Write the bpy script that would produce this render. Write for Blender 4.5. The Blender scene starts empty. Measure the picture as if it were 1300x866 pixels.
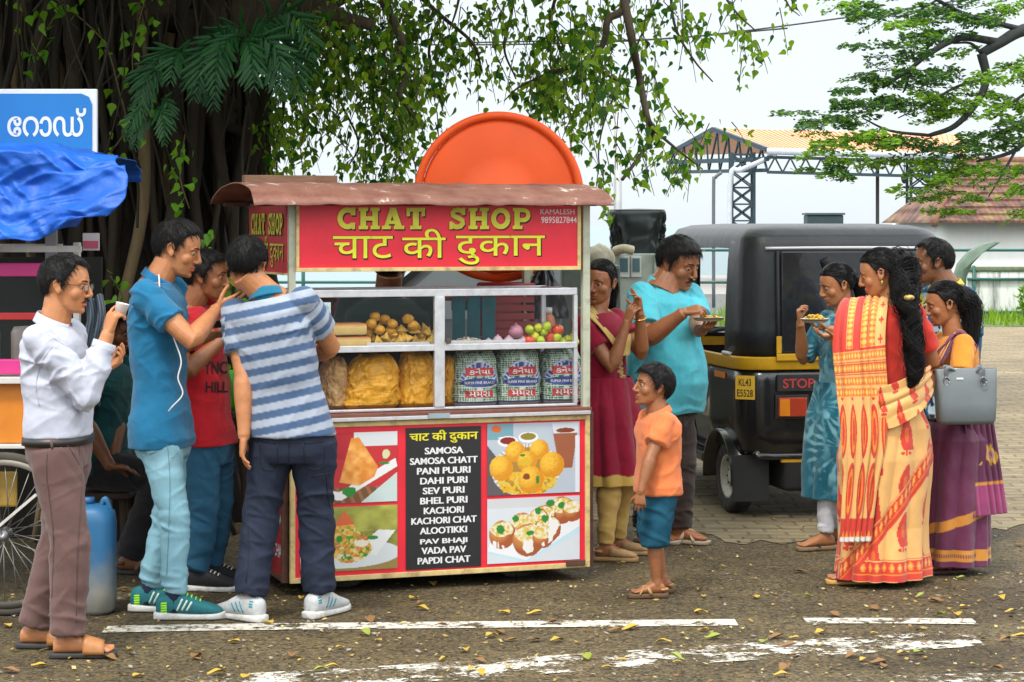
import bpy, bmesh, math, random
import numpy as np
from mathutils import Vector, Matrix
C = bpy.context
SC = C.scene
COL = C.collection
# ------------------------------------------------------------------ camera, sky, sun, exposure
FPX, HY, CXP, CAMH = 2800.0, 285.0, 650.0, 1.70      # focal length in pixels of a 1300 px wide frame, horizon row, centre column, eye height
cam = bpy.data.cameras.new('camera')
cam.sensor_width = 36.0
cam.lens = FPX / 1300.0 * 36.0
cam.shift_y = -(433.0 - HY) / 1300.0
cam.clip_end = 6000.0
camo = bpy.data.objects.new('camera', cam)
camo.location = (0, 0, CAMH)
camo.rotation_euler = (math.radians(90), 0, 0)
COL.objects.link(camo)
SC.camera = camo
SUN_EL, SUN_ROT = 58.0, 205.0
world = bpy.data.worlds.new("World")
SC.world = world
world.use_nodes = True
wn, wl = world.node_tree.nodes, world.node_tree.links
bg = wn['Background']
bg.inputs['Strength'].default_value = 0.1
sky = wn.new('ShaderNodeTexSky'); sky.sky_type = 'NISHITA'; sky.sun_disc = False
sky.sun_elevation = math.radians(SUN_EL); sky.sun_rotation = math.radians(SUN_ROT)
tc = wn.new('ShaderNodeTexCoord'); sx = wn.new('ShaderNodeSeparateXYZ')
wl.new(tc.outputs['Generated'], sx.inputs[0])
ramp = wn.new('ShaderNodeValToRGB')                  # overcast cloud deck: pale at the horizon, brighter overhead
ramp.color_ramp.elements[0].position = 0.0; ramp.color_ramp.elements[0].color = (4.75, 5.2, 5.55, 1)
ramp.color_ramp.elements[1].position = 1.0; ramp.color_ramp.elements[1].color = (16.5, 16.8, 17.2, 1)
e = ramp.color_ramp.elements.new(0.10); e.color = (5.1, 5.5, 5.8, 1)
e = ramp.color_ramp.elements.new(0.45); e.color = (14.5, 14.8, 15.1, 1)
wl.new(sx.outputs['Z'], ramp.inputs[0])
cl = wn.new('ShaderNodeTexNoise'); cl.inputs['Scale'].default_value = 3.0; cl.inputs['Detail'].default_value = 5.0
wl.new(tc.outputs['Generated'], cl.inputs['Vector'])
clr = wn.new('ShaderNodeMapRange'); clr.inputs[3].default_value = 0.93; clr.inputs[4].default_value = 1.05
wl.new(cl.outputs['Fac'], clr.inputs[0])
cm = wn.new('ShaderNodeVectorMath'); cm.operation = 'SCALE'
wl.new(ramp.outputs[0], cm.inputs[0]); wl.new(clr.outputs[0], cm.inputs['Scale'])
mx = wn.new('ShaderNodeMix'); mx.data_type = 'RGBA'; mx.inputs[0].default_value = 0.88
wl.new(sky.outputs[0], mx.inputs[6]); wl.new(cm.outputs[0], mx.inputs[7])
wl.new(mx.outputs[2], bg.inputs['Color'])
sun = bpy.data.lights.new('sun', 'SUN'); sun.energy = 1.5; sun.angle = math.radians(10); sun.color = (1.0, 0.95, 0.87)
suno = bpy.data.objects.new('sun', sun); COL.objects.link(suno)
_az = math.radians(SUN_ROT)                            # azimuth measured clockwise from +Y
_sd = Vector((math.sin(_az) * math.cos(math.radians(SUN_EL)), math.cos(_az) * math.cos(math.radians(SUN_EL)), math.sin(math.radians(SUN_EL))))
suno.rotation_euler = _sd.to_track_quat('Z', 'Y').to_euler()
SC.view_settings.view_transform = 'Standard'
SC.view_settings.look = 'None'
SC.view_settings.exposure = 0.95
SC.view_settings.gamma = 1.0
SC.view_settings.use_curve_mapping = False
SC.cycles.use_denoising = True
SC.cycles.max_bounces = 7
SC.cycles.transparent_max_bounces = 16
SC.cycles.sample_clamp_indirect = 6.0
# ------------------------------------------------------------------ helpers
random.seed(7)
RNG = np.random.default_rng(7)
PI = math.pi
def P(px, py, d):
 "the point at depth d metres seen at photo pixel (px, py)"
 return np.array(((px - CXP) / FPX * d, d, CAMH - (py - HY) / FPX * d))
def GD(py):
 return FPX * CAMH / (py - HY)
def S(r, g, b, k=1.0):
 "sRGB 0-255 to linear, times k"
 f = lambda c: (c / 12.92 if c <= 0.04045 else ((c + 0.055) / 1.055) ** 2.4)
 return (f(r / 255) * k, f(g / 255) * k, f(b / 255) * k)
def V3(*a):
 return np.array(a, dtype=float)
def nrm(v):
 v = np.asarray(v, float)
 return v / max(np.linalg.norm(v), 1e-9)
def lerp(a, b, t):
 return a + (b - a) * t
def sstep(x, a, b):
 t = np.clip((x - a) / (b - a), 0, 1)
 return t * t * (3 - 2 * t)
def _hash(ix, iy, iz):
 h = (ix.astype(np.uint32) * np.uint32(374761393) + iy.astype(np.uint32) * np.uint32(668265263) + iz.astype(np.uint32) * np.uint32(2246822519))
 h = (h ^ (h >> np.uint32(13))) * np.uint32(1274126177)
 h = h ^ (h >> np.uint32(16))
 return h.astype(np.float64) / 2147483648.0 - 1.0
def vnoise(p):
 p = np.asarray(p, float)
 i = np.floor(p).astype(np.int64); f = p - i
 f = f * f * (3 - 2 * f)
 r = 0
 for dx in (0, 1):
  wx = f[:, 0] if dx else 1 - f[:, 0]
  for dy in (0, 1):
   wy = f[:, 1] if dy else 1 - f[:, 1]
   for dz in (0, 1):
    wz = f[:, 2] if dz else 1 - f[:, 2]
    r = r + wx * wy * wz * _hash(i[:, 0] + dx, i[:, 1] + dy, i[:, 2] + dz)
 return r
def fbm(p, o=4):
 r, a = 0, 0.5
 p = np.asarray(p, float)
 for k in range(o):
  r = r + a * vnoise(p + k * 17.3); p = p * 2.03; a *= 0.5
 return r
# ---- materials
def nodes_of(m):
 return m.node_tree.nodes, m.node_tree.links
def M(name, col, rough=0.6, metal=0.0, var=0.12, vscale=8.0, bump=0.0, bscale=40.0, spec=0.5, attr=None, dirt=0.0, dscale=3.0, dcol=(0.08, 0.06, 0.04), stretch=None, sheen=0.0, alpha=1.0, trans=0.0, coat=0.0, sss=0.0, emit=0.0, vor=False):
 m = bpy.data.materials.new(name); m.use_nodes = True
 n, l = nodes_of(m)
 b = n['Principled BSDF']
 b.inputs['Roughness'].default_value = rough
 b.inputs['Metallic'].default_value = metal
 b.inputs['Specular IOR Level'].default_value = spec
 if sheen: b.inputs['Sheen Weight'].default_value = sheen
 if coat: b.inputs['Coat Weight'].default_value = coat
 if trans: b.inputs['Transmission Weight'].default_value = trans
 if alpha < 1: b.inputs['Alpha'].default_value = alpha
 if sss:
  b.inputs['Subsurface Weight'].default_value = sss; b.inputs['Subsurface Radius'].default_value = (0.012, 0.005, 0.003)
 t = n.new('ShaderNodeTexCoord')
 src = t.outputs['Object']
 if stretch:
  mp = n.new('ShaderNodeMapping'); mp.inputs['Scale'].default_value = stretch
  l.new(src, mp.inputs[0]); src = mp.outputs[0]
 if attr:
  a = n.new('ShaderNodeAttribute'); a.attribute_name = attr; csock = a.outputs['Color']
 else:
  r = n.new('ShaderNodeRGB'); r.outputs[0].default_value = (*col[:3], 1); csock = r.outputs[0]
 if var:
  nz = n.new('ShaderNodeTexNoise'); nz.inputs['Scale'].default_value = vscale; nz.inputs['Detail'].default_value = 6; nz.inputs['Roughness'].default_value = 0.6
  l.new(src, nz.inputs['Vector'])
  mr = n.new('ShaderNodeMapRange'); mr.inputs[1].default_value = 0.25; mr.inputs[2].default_value = 0.75; mr.inputs[3].default_value = 1 - var; mr.inputs[4].default_value = 1 + var
  l.new(nz.outputs['Fac'], mr.inputs[0])
  sc = n.new('ShaderNodeVectorMath'); sc.operation = 'SCALE'
  l.new(csock, sc.inputs[0]); l.new(mr.outputs[0], sc.inputs['Scale']); csock = sc.outputs[0]
 if dirt:
  nz = n.new('ShaderNodeTexNoise'); nz.inputs['Scale'].default_value = dscale; nz.inputs['Detail'].default_value = 8; nz.inputs['Roughness'].default_value = 0.68
  l.new(src, nz.inputs['Vector'])
  mr = n.new('ShaderNodeMapRange'); mr.inputs[1].default_value = 0.5; mr.inputs[2].default_value = 0.68; mr.inputs[4].default_value = dirt
  l.new(nz.outputs['Fac'], mr.inputs[0])
  mi = n.new('ShaderNodeMix'); mi.data_type = 'RGBA'; mi.inputs[7].default_value = (*dcol, 1)
  l.new(mr.outputs[0], mi.inputs[0]); l.new(csock, mi.inputs[6]); csock = mi.outputs[2]
 l.new(csock, b.inputs['Base Color'])
 if emit:
  l.new(csock, b.inputs['Emission Color']); b.inputs['Emission Strength'].default_value = emit
 if bump:
  nz = n.new('ShaderNodeTexVoronoi' if vor else 'ShaderNodeTexNoise'); nz.inputs['Scale'].default_value = bscale
  if not vor: nz.inputs['Detail'].default_value = 5
  l.new(src, nz.inputs['Vector'])
  bp = n.new('ShaderNodeBump'); bp.inputs['Strength'].default_value = bump; bp.inputs['Distance'].default_value = 0.01
  l.new(nz.outputs['Distance' if vor else 'Fac'], bp.inputs['Height']); l.new(bp.outputs[0], b.inputs['Normal'])
 return m
def cloth(name, col, attr=None, bump=0.25, rough=0.9, var=0.10, bscale=900.0):
 return M(name, col, rough=rough, var=var, vscale=14, bump=bump, bscale=bscale, spec=0.2, sheen=0.15, attr=attr)
# ---- meshes
def mesh_obj(name, v, f, mats, mi=None, smooth=True, col=None, uv=None):
 me = bpy.data.meshes.new(name)
 v = np.asarray(v, float)
 if isinstance(f, np.ndarray):
  k = f.shape[1]
  me.vertices.add(len(v)); me.vertices.foreach_set('co', v.ravel())
  me.loops.add(f.size); me.loops.foreach_set('vertex_index', f.ravel().astype(np.int32))
  me.polygons.add(len(f)); me.polygons.foreach_set('loop_start', np.arange(0, f.size, k, dtype=np.int32))
  me.update(calc_edges=True)
 else:
  me.from_pydata([tuple(x) for x in v], [], f)
 me.validate()
 for m in (mats if isinstance(mats, (list, tuple)) else [mats]):
  me.materials.append(m)
 if mi is not None and len(mi) == len(me.polygons):
  me.polygons.foreach_set('material_index', np.asarray(mi, np.int32))
 if smooth is True:
  me.polygons.foreach_set('use_smooth', np.ones(len(me.polygons), bool))
 elif smooth:                                      # auto-smooth by angle in degrees
  me.polygons.foreach_set('use_smooth', np.ones(len(me.polygons), bool))
  me.set_sharp_from_angle(angle=math.radians(smooth))
 if col is not None:
  a = me.color_attributes.new('Col', 'FLOAT_COLOR', 'POINT')
  c = np.ones((len(v), 4)); c[:, :3] = col
  a.data.foreach_set('color', c.ravel())
 o = bpy.data.objects.new(name, me)
 COL.objects.link(o)
 return o
def root(name, label, cat, loc=(0, 0, 0), group=None, rz=0.0):
 o = bpy.data.objects.new(name, None); COL.objects.link(o)
 o.empty_display_size = 0.1
 o.location = tuple(loc); o.rotation_euler = (0, 0, rz)
 return tag(o, label, cat, group)
def tag(o, label, cat, group=None):
 o['label'] = label; o['category'] = cat
 if group: o['group'] = group
 return o
def kindof(o, k):
 o['kind'] = k
 return o
WORLDPOS = {}
def part(name, g, mats, parent, smooth=True, col=None, local=False, mi=None):
 "link geometry g=(verts, faces) given in world coordinates under parent (or already local)"
 v, f = g[0], g[1]
 if mi is None and len(g) > 2: mi = g[2]
 v = np.asarray(v, float)
 if parent is not None and not local:
  v = v - wpos(parent)
 o = mesh_obj(name, v, f, mats, mi, smooth, col)
 if parent is not None: o.parent = parent
 return o
def wpos(o):
 p = np.zeros(3)
 while o is not None:
  p = p + np.array(o.location); o = o.parent
 return p
def join(*gs):
 V, F, MI, n = [], [], [], 0
 for g in gs:
  v, f = np.asarray(g[0], float), g[1]
  V.append(v)
  F += [tuple(int(i) + n for i in q) for q in f]
  MI += list(g[2]) if len(g) > 2 and g[2] is not None else [0] * len(f)
  n += len(v)
 return np.vstack(V), F, MI
def mat_idx(g, k):
 return g[0], g[1], [k] * len(g[1])
def xf(g, mat):
 m = np.array(mat)
 v = np.asarray(g[0], float) @ m[:3, :3].T + m[:3, 3]
 return (v,) + tuple(g[1:])
def move(g, t):
 return (np.asarray(g[0], float) + np.asarray(t, float),) + tuple(g[1:])
def ring(c, l, f, a, bf, bb=None, n=24, e=2.3):
 bb = bf if bb is None else bb
 th = np.arange(n) * 2 * PI / n
 cs, sn = np.cos(th), np.sin(th)
 x = np.sign(sn) * np.abs(sn) ** (2 / e) * a
 y = np.sign(cs) * np.abs(cs) ** (2 / e) * np.where(cs > 0, bf, bb)
 return np.asarray(c) + x[:, None] * np.asarray(l) + y[:, None] * np.asarray(f)
def loft(rings, cap=True, closed=True):
 n = len(rings[0]); V = np.vstack(rings); F = []
 m = n if closed else n - 1
 for k in range(len(rings) - 1):
  for i in range(m):
   j = (i + 1) % n
   F.append((k * n + i, k * n + j, (k + 1) * n + j, (k + 1) * n + i))
 if cap:
  c0, c1 = len(V), len(V) + 1
  V = np.vstack([V, rings[0].mean(0), rings[-1].mean(0)])
  b = (len(rings) - 1) * n
  for i in range(n):
   j = (i + 1) % n
   F.append((j, i, c0)); F.append((b + i, b + j, c1))
 return V, F
def frames(pts):
 pts = np.asarray(pts, float)
 t = np.gradient(pts, axis=0); t /= np.maximum(np.linalg.norm(t, axis=1, keepdims=True), 1e-9)
 a = np.cross(t[0], (0, 0, 1)) if abs(t[0][2]) < 0.9 else np.cross(t[0], (0, 1, 0))
 a = nrm(a); A, B = [], []
 for k in range(len(pts)):
  a = a - t[k] * np.dot(a, t[k]); a = nrm(a)
  A.append(a); B.append(np.cross(t[k], a))
 return t, np.array(A), np.array(B)
def tube(pts, r, n=8, cap=True, flat=1.0, up=None):
 pts = np.asarray(pts, float)
 r = np.full(len(pts), r, float) if np.isscalar(r) else np.asarray(r, float)
 t, A, B = frames(pts)
 if up is not None:
  up = np.asarray(up, float)
  for k in range(len(pts)):
   b = up - t[k] * np.dot(up, t[k]); B[k] = nrm(b); A[k] = np.cross(B[k], t[k])
 th = np.arange(n) * 2 * PI / n
 rings = [pts[k] + r[k] * (np.cos(th)[:, None] * A[k] + flat * np.sin(th)[:, None] * B[k]) for k in range(len(pts))]
 return loft(rings, cap)
def spline(pts, k=6):
 "Catmull-Rom resample"
 p = np.asarray(pts, float)
 q = np.vstack([2 * p[0] - p[1], p, 2 * p[-1] - p[-2]])
 out = []
 for i in range(1, len(q) - 2):
  for t in np.arange(k) / k:
   out.append(0.5 * (2 * q[i] + (q[i + 1] - q[i - 1]) * t + (2 * q[i - 1] - 5 * q[i] + 4 * q[i + 1] - q[i + 2]) * t * t + (3 * q[i] - q[i - 1] - 3 * q[i + 1] + q[i + 2]) * t ** 3))
 out.append(p[-1])
 return np.array(out)
def box(c, s, rz=0.0, bev=0.0):
 c = np.asarray(c, float); s = np.asarray(s, float) / 2
 bm = bmesh.new()
 bmesh.ops.create_cube(bm, size=2.0)
 for v in bm.verts: v.co = Vector((v.co.x * s[0], v.co.y * s[1], v.co.z * s[2]))
 if bev: bmesh.ops.bevel(bm, geom=list(bm.edges), offset=min(bev, 0.45 * 2 * min(s)), segments=2, profile=0.6, affect='EDGES')
 bm.verts.index_update()
 v = np.array([tuple(x.co) for x in bm.verts]); f = [tuple(x.index for x in q.verts) for q in bm.faces]
 bm.free()
 if rz:
  cr, sr = math.cos(rz), math.sin(rz)
  v = np.stack([v[:, 0] * cr - v[:, 1] * sr, v[:, 0] * sr + v[:, 1] * cr, v[:, 2]], 1)
 return v + c, f
def box2(a, b, bev=0.0):
 a, b = np.asarray(a, float), np.asarray(b, float)
 return box((a + b) / 2, np.abs(b - a), 0, bev)
def bar(p, q, w, h, up=(0, 0, 1), bev=0.0):
 "box beam from p to q, w across, h along up"
 p, q = np.asarray(p, float), np.asarray(q, float)
 d = q - p; L = np.linalg.norm(d); d = d / L
 s = nrm(np.cross(d, up)) if abs(np.dot(d, nrm(up))) < 0.99 else nrm(np.cross(d, (1, 0, 0)))
 u = np.cross(s, d)
 v, f = box((0, 0, 0), (L, w, h), 0, bev)
 return (p + q) / 2 + v[:, :1] * d + v[:, 1:2] * s + v[:, 2:3] * u, f
def ellip(c, r, A=None, n=16, m=10):
 "ellipsoid, A = 3 axis rows"
 V = []; F = []
 for i in range(1, m):
  ph = PI * i / m
  for j in range(n):
   th = 2 * PI * j / n
   V.append((math.sin(ph) * math.cos(th), math.sin(ph) * math.sin(th), math.cos(ph)))
 t, b = len(V), len(V) + 1
 V += [(0, 0, 1), (0, 0, -1)]
 for i in range(m - 2):
  for j in range(n):
   k = (j + 1) % n
   F.append((i * n + j, (i + 1) * n + j, (i + 1) * n + k, i * n + k))
 for j in range(n):
  k = (j + 1) % n
  F.append((t, j, k)); F.append((b, (m - 2) * n + k, (m - 2) * n + j))
 V = np.array(V) * np.asarray(r, float)
 if A is not None: V = V @ np.asarray(A, float)
 return V + np.asarray(c, float), F
def lathe(prof, n=32, axis=None, c=(0, 0, 0)):
 "revolve (r, z) profile about z (or about axis) at c"
 th = np.arange(n) * 2 * PI / n
 hollow = prof[0][0] > .001 and prof[-1][0] > .001
 if hollow: prof = list(prof) + [prof[0]]
 rings = [np.stack([r * np.cos(th), r * np.sin(th), np.full(n, z)], 1) for r, z in prof]
 v, f = loft(rings, not hollow)
 if axis is not None:
  q = Vector((0, 0, 1)).rotation_difference(Vector(axis)).to_matrix()
  v = v @ np.array(q).T
 return v + np.asarray(c, float), f
def prism(poly, o, ux, uy, d):
 "2D polygon extruded: origin o, axes ux, uy (3D), depth vector d"
 poly = np.asarray(poly, float); o = np.asarray(o, float)
 a = o + poly[:, :1] * np.asarray(ux) + poly[:, 1:2] * np.asarray(uy)
 b = a + np.asarray(d, float); n = len(a)
 F = [tuple(range(n)), tuple(range(2 * n - 1, n - 1, -1))] + [(i, n + i, n + (i + 1) % n, (i + 1) % n) for i in range(n)]
 return np.vstack([a, b]), F
def grid(fn, nu, nv, closed=False):
 "sheet from fn(U,V) -> (N,3), U,V in 0..1; returns verts, quads array, U, V"
 u = np.linspace(0, 1, nu + (1 if closed else 0))[:nu] if closed else np.linspace(0, 1, nu)
 v = np.linspace(0, 1, nv)
 U, Vv = np.meshgrid(u, v, indexing='ij')
 U, Vv = U.ravel(), Vv.ravel()
 pts = fn(U, Vv)
 i, j = np.meshgrid(np.arange(nu if closed else nu - 1), np.arange(nv - 1), indexing='ij')
 i, j = i.ravel(), j.ravel(); i2 = (i + 1) % nu
 F = np.stack([i * nv + j, i2 * nv + j, i2 * nv + j + 1, i * nv + j + 1], 1)
 return pts, F, U, Vv
def solidify(o, t, off=0.0):
 m = o.modifiers.new('solid', 'SOLIDIFY'); m.thickness = t; m.offset = off
 return o
def remesh(g, vox, smooth=2):
 "union of closed shapes by voxel remesh -> verts, quads"
 me = bpy.data.meshes.new('tmp')
 me.from_pydata([tuple(x) for x in g[0]], [], [tuple(q) for q in g[1]])
 bm = bmesh.new(); bm.from_mesh(me); bmesh.ops.recalc_face_normals(bm, faces=bm.faces); bm.to_mesh(me); bm.free()
 o = bpy.data.objects.new('tmp', me); COL.objects.link(o)
 r = o.modifiers.new('r', 'REMESH'); r.mode = 'VOXEL'; r.voxel_size = vox
 if smooth:
  s = o.modifiers.new('s', 'SMOOTH'); s.iterations = smooth; s.factor = 0.5
 dg = C.evaluated_depsgraph_get()
 ev = o.evaluated_get(dg); em = ev.to_mesh()
 nv, nf = len(em.vertices), len(em.polygons)
 v = np.empty(nv * 3); em.vertices.foreach_get('co', v)
 f = np.empty(len(em.loops), np.int32); em.loops.foreach_get('vertex_index', f)
 if len(f) != nf * 4: raise RuntimeError('remesh gave non-quads')
 ev.to_mesh_clear()
 bpy.data.objects.remove(o); bpy.data.meshes.remove(me)
 return v.reshape(-1, 3), f.reshape(-1, 4)
def vnormals(v, f):
 f = np.asarray(f)
 n = np.cross(v[f[:, 2]] - v[f[:, 0]], v[f[:, 3]] - v[f[:, 1]])
 N = np.zeros_like(v)
 for k in range(4):
  for a in range(3):
   N[:, a] += np.bincount(f[:, k], weights=n[:, a], minlength=len(v))
 return N / np.maximum(np.linalg.norm(N, axis=1, keepdims=True), 1e-12)
def text_geo(body, size, o, ux, uy, depth=0.001, offset=0.0, align='CENTER', width=None, height=None):
 "flat solid letters as one mesh; o = anchor point of the baseline, ux/uy = unit vectors in the sign's plane"
 cu = bpy.data.curves.new('t', 'FONT'); cu.body = body; cu.size = 1.0; cu.align_x = align; cu.offset = offset; cu.resolution_u = 4
 ob = bpy.data.objects.new('t', cu); COL.objects.link(ob)
 dg = C.evaluated_depsgraph_get(); dg.update()
 em = bpy.data.meshes.new_from_object(ob.evaluated_get(dg))
 v = np.array([tuple(x.co) for x in em.vertices]); f = [tuple(p.vertices) for p in em.polygons]
 bpy.data.objects.remove(ob); bpy.data.curves.remove(cu); bpy.data.meshes.remove(em)
 ux, uy = np.asarray(ux, float), np.asarray(uy, float)
 w, h = np.ptp(v[:, 0]), np.ptp(v[:, 1])
 sx_ = width / w if width else size
 sy_ = height / h if height else size
 if width and not height: sy_ = size
 nz = np.cross(ux, uy)
 return np.asarray(o) + v[:, :1] * sx_ * ux + v[:, 1:2] * sy_ * uy + nz * depth, f
def bold_text(body, o, ux, uy, depth, width, height, wt=.05):
 "heavy letters: the same outline three times, a hair apart sideways and in depth"
 G = []; nz = np.cross(ux, uy)
 for i, dx in enumerate((-wt, 0, wt)):
  g = text_geo(body, 1, np.asarray(o) + np.asarray(ux) * dx * height, ux, uy, depth + i * .0003, .010, width=width - 2 * wt * height, height=height)
  G.append(g)
 return join(*G)
def copy_tree(o, parent=None):
 c = o.copy(); COL.objects.link(c)
 if parent is not None: c.parent = parent
 for ch in list(o.children): copy_tree(ch, c)
 return c
# ================================================================== people
UP = V3(0, 0, 1)
def basis(yaw, pitch=0, roll=0):
 "yaw 0 faces the camera, 90 faces image right; returns l (own left), f (front), u"
 y, p, r = math.radians(yaw), math.radians(pitch), math.radians(roll)
 f0 = V3(math.sin(y), -math.cos(y), 0); l = V3(math.cos(y), math.sin(y), 0)
 f = math.cos(p) * f0 - math.sin(p) * UP
 u = math.sin(p) * f0 + math.cos(p) * UP
 l2 = math.cos(r) * l + math.sin(r) * u
 u2 = -math.sin(r) * l + math.cos(r) * u
 return l2, f, u2
MAT = {}
def skin(tone):
 if tone not in MAT:
  MAT[tone] = M('skin', tone, rough=0.42, var=0.16, vscale=24, bump=0.14, bscale=320, spec=0.45, sss=0.06)
  MAT[(tone, 'lip')] = M('lip', (tone[0] * 0.95, tone[1] * 0.62, tone[2] * 0.70), rough=0.4, var=0.05)
 return MAT[tone], MAT[(tone, 'lip')]
HAIR = M('hair', (0.007, 0.006, 0.006), rough=0.5, var=0.25, vscale=60, bump=0.5, bscale=300, spec=0.25)
EYEW = M('eye_white', (0.42, 0.38, 0.33), rough=0.25, var=0)
IRIS = M('iris', (0.012, 0.007, 0.005), rough=0.12, var=0)
def ik(a, c, hint, l1, l2):
 "middle joint between a and c with bone lengths l1, l2, bending towards hint; c pulled in when out of reach"
 d = c - a; L = np.linalg.norm(d); mxl = (l1 + l2) * 0.995
 if L > mxl:
  c = a + d / L * mxl; d = c - a; L = mxl
 L = max(L, abs(l1 - l2) * 1.02 + 1e-4)
 u = d / np.linalg.norm(d)
 x = (l1 * l1 - l2 * l2 + L * L) / (2 * L)
 h = math.sqrt(max(l1 * l1 - x * x, 0))
 w = (hint - a); w = w - u * np.dot(w, u); w = nrm(w)
 return a + u * x + w * h, c
class Body:
 """skeleton of one figure. head: centre; neck: neck base; pelvis: hip-joint height; all world points"""
 def __init__(s, D, h, head, neck, pelvis, hyaw, cyaw, pyaw, hpitch=5, hroll=0, sex='m', build=1.0, belly=0.0, bust=0.0, hs=None, sw=1.0, nk=1.0, lift=.15):
  neck = lerp(neck, head, lift); s.nk = nk; s.D, s.k, s.sex, s.build, s.belly, s.bust = D, h / 1.72, sex, build, belly, bust
  s.hs = hs or s.k ** 0.6
  s.head, s.neck, s.pelvis = head, neck, pelvis
  s.hb = basis(hyaw, hpitch, hroll)
  s.cyaw, s.pyaw, s.sw = cyaw, pyaw, sw
  s.cb = basis(cyaw); s.pb = basis(pyaw)
  ax = nrm(neck - pelvis)
  l = s.cb[0]; l = nrm(l - ax * np.dot(l, ax))
  wsh = (0.172 if sex == 'm' else 0.150) * s.k * sw
  c = neck - ax * 0.055 * s.k
  s.sh = {'L': c + l * wsh, 'R': c - l * wsh}
  s.hip = {'L': pelvis + s.pb[0] * 0.092 * s.k, 'R': pelvis - s.pb[0] * 0.092 * s.k}
  s.arm, s.leg, s.hand, s.foot = {}, {}, {}, {}
 def set_arm(s, side, elbow, wrist, hdir=None, palm=None, curl=(0.5, 0.5, 0.5, 0.5), thumb=0.4, spread=0.0, show=True):
  k = s.k
  e, w = ik(s.sh[side], wrist, elbow, 0.29 * k, 0.255 * k)
  hd = nrm(w - e) if hdir is None else nrm(hdir)
  pn = V3(0, 0, -1) if palm is None else np.asarray(palm, float)
  pn = nrm(pn - hd * np.dot(pn, hd))
  s.arm[side] = (s.sh[side], e, w); s.hand[side] = (w, hd, pn, curl, thumb, spread)
  return w
 def set_leg(s, side, ankle, toe_yaw, hint=None):
  k = s.k
  f = basis(s.pyaw)[1]
  h = s.hip[side] + f * 0.6 if hint is None else hint
  L = np.linalg.norm(ankle - s.hip[side])
  m = L / (0.885 * k) * 1.006
  kn, an = ik(s.hip[side], ankle, h, 0.445 * k * m, 0.44 * k * m)
  s.leg[side] = (s.hip[side], kn, an); s.foot[side] = (an, toe_yaw)
 # ------------------------------------------------ torso rings
 def spine(s, t):
  b = math.sin(max(0, min(1, t)) * PI)
  c = lerp(s.pelvis, s.neck, t)
  return c - lerp(s.pb[1], s.cb[1], min(max(t, 0), 1)) * 0.018 * s.k * b
 def tring(s, t, ease=0.0, n=36):
  T = [-0.2, -0.1, 0, .2, .35, .55, .75, .86, .93, .97, 1.0]
  if s.sex == 'm':
   A = [.135, .160, .168, .158, .150, .160, .172, .172, .150, .105, .062]
   Bf = [.085, .100, .100, .104, .106, .112, .118, .100, .078, .060, .052]
   Bb = [.085, .112, .118, .100, .088, .094, .104, .104, .092, .078, .060]
  else:
   A = [.140, .168, .176, .152, .132, .140, .150, .150, .128, .088, .052]
   Bf = [.085, .095, .096, .096, .092, .098, .108, .092, .070, .052, .044]
   Bb = [.085, .118, .124, .092, .078, .084, .092, .092, .082, .068, .052]
  k, bd = s.k, s.build
  top = sstep(t, .9, 1.0)
  bb = lerp(bd, 1.0, top * 0.7)
  a = np.interp(t, T, A) * k * bb + ease
  bf = np.interp(t, T, Bf) * k * bb + ease
  bk = np.interp(t, T, Bb) * k * bb + ease
  bf += s.belly * math.exp(-((t - .28) / .24) ** 2) + s.bust * math.exp(-((t - .70) / .1) ** 2)
  a += s.belly * 0.35 * math.exp(-((t - .28) / .28) ** 2)
  q = min(max(t, 0), 1)
  ax = nrm(s.neck - s.pelvis) if t > .2 else nrm(lerp(UP, nrm(s.neck - s.pelvis), max(t, 0) / .2))
  yaw = lerp(s.pyaw, s.cyaw, sstep(q, 0.1, 0.8))
  l, f, u = basis(yaw)
  f = nrm(f - ax * np.dot(f, ax)); l = nrm(l - ax * np.dot(l, ax));
  c = s.spine(t) if t >= 0 else s.pelvis - UP * (-t) * np.linalg.norm(s.neck - s.pelvis)
  return ring(c, l, f, a, bf, bk, n, 2.35)
 # ------------------------------------------------ shapes of the naked figure
 def head_shapes(s):
  hb, hs, c = s.hb, s.hs, s.head
  G = []
  w = lambda x, y, z: c + hs * (x * hb[0] + y * hb[1] + z * hb[2])
  G.append(ellip(w(0, -.008, .022), V3(.0755, .100, .092) * hs, hb, 24, 16))
  sec = [(.085, .050, .055, .05, .0), (.06, .066, .080, .06, .0), (.03, .071, .089, .07, .0), (0, .070, .087, .08, .0), (-.03, .067, .088, .075, .0), (-.055, .063, .087, .055, .0),
    (-.08, .057, .086, .03, .0), (-.098, .046, .081, .0, .0), (-.111, .028, .072, -.02, .0)]
  rs = []
  for z, wd, fr, bk, _ in sec:
   mid = 0.02 if z > -.09 else .045
   rs.append(ring(w(0, mid, z), hb[0], hb[1], wd * hs, (fr - mid) * hs, (bk + mid) * hs, 24, 2.25))
  G.append(loft(rs))
  G.append(tube([w(0, .086, .012), w(0, .097, -.010), w(0, .107, -.032), w(0, .104, -.042)], np.array([.0085, .0095, .0115, .0090]) * hs, 8))
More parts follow.
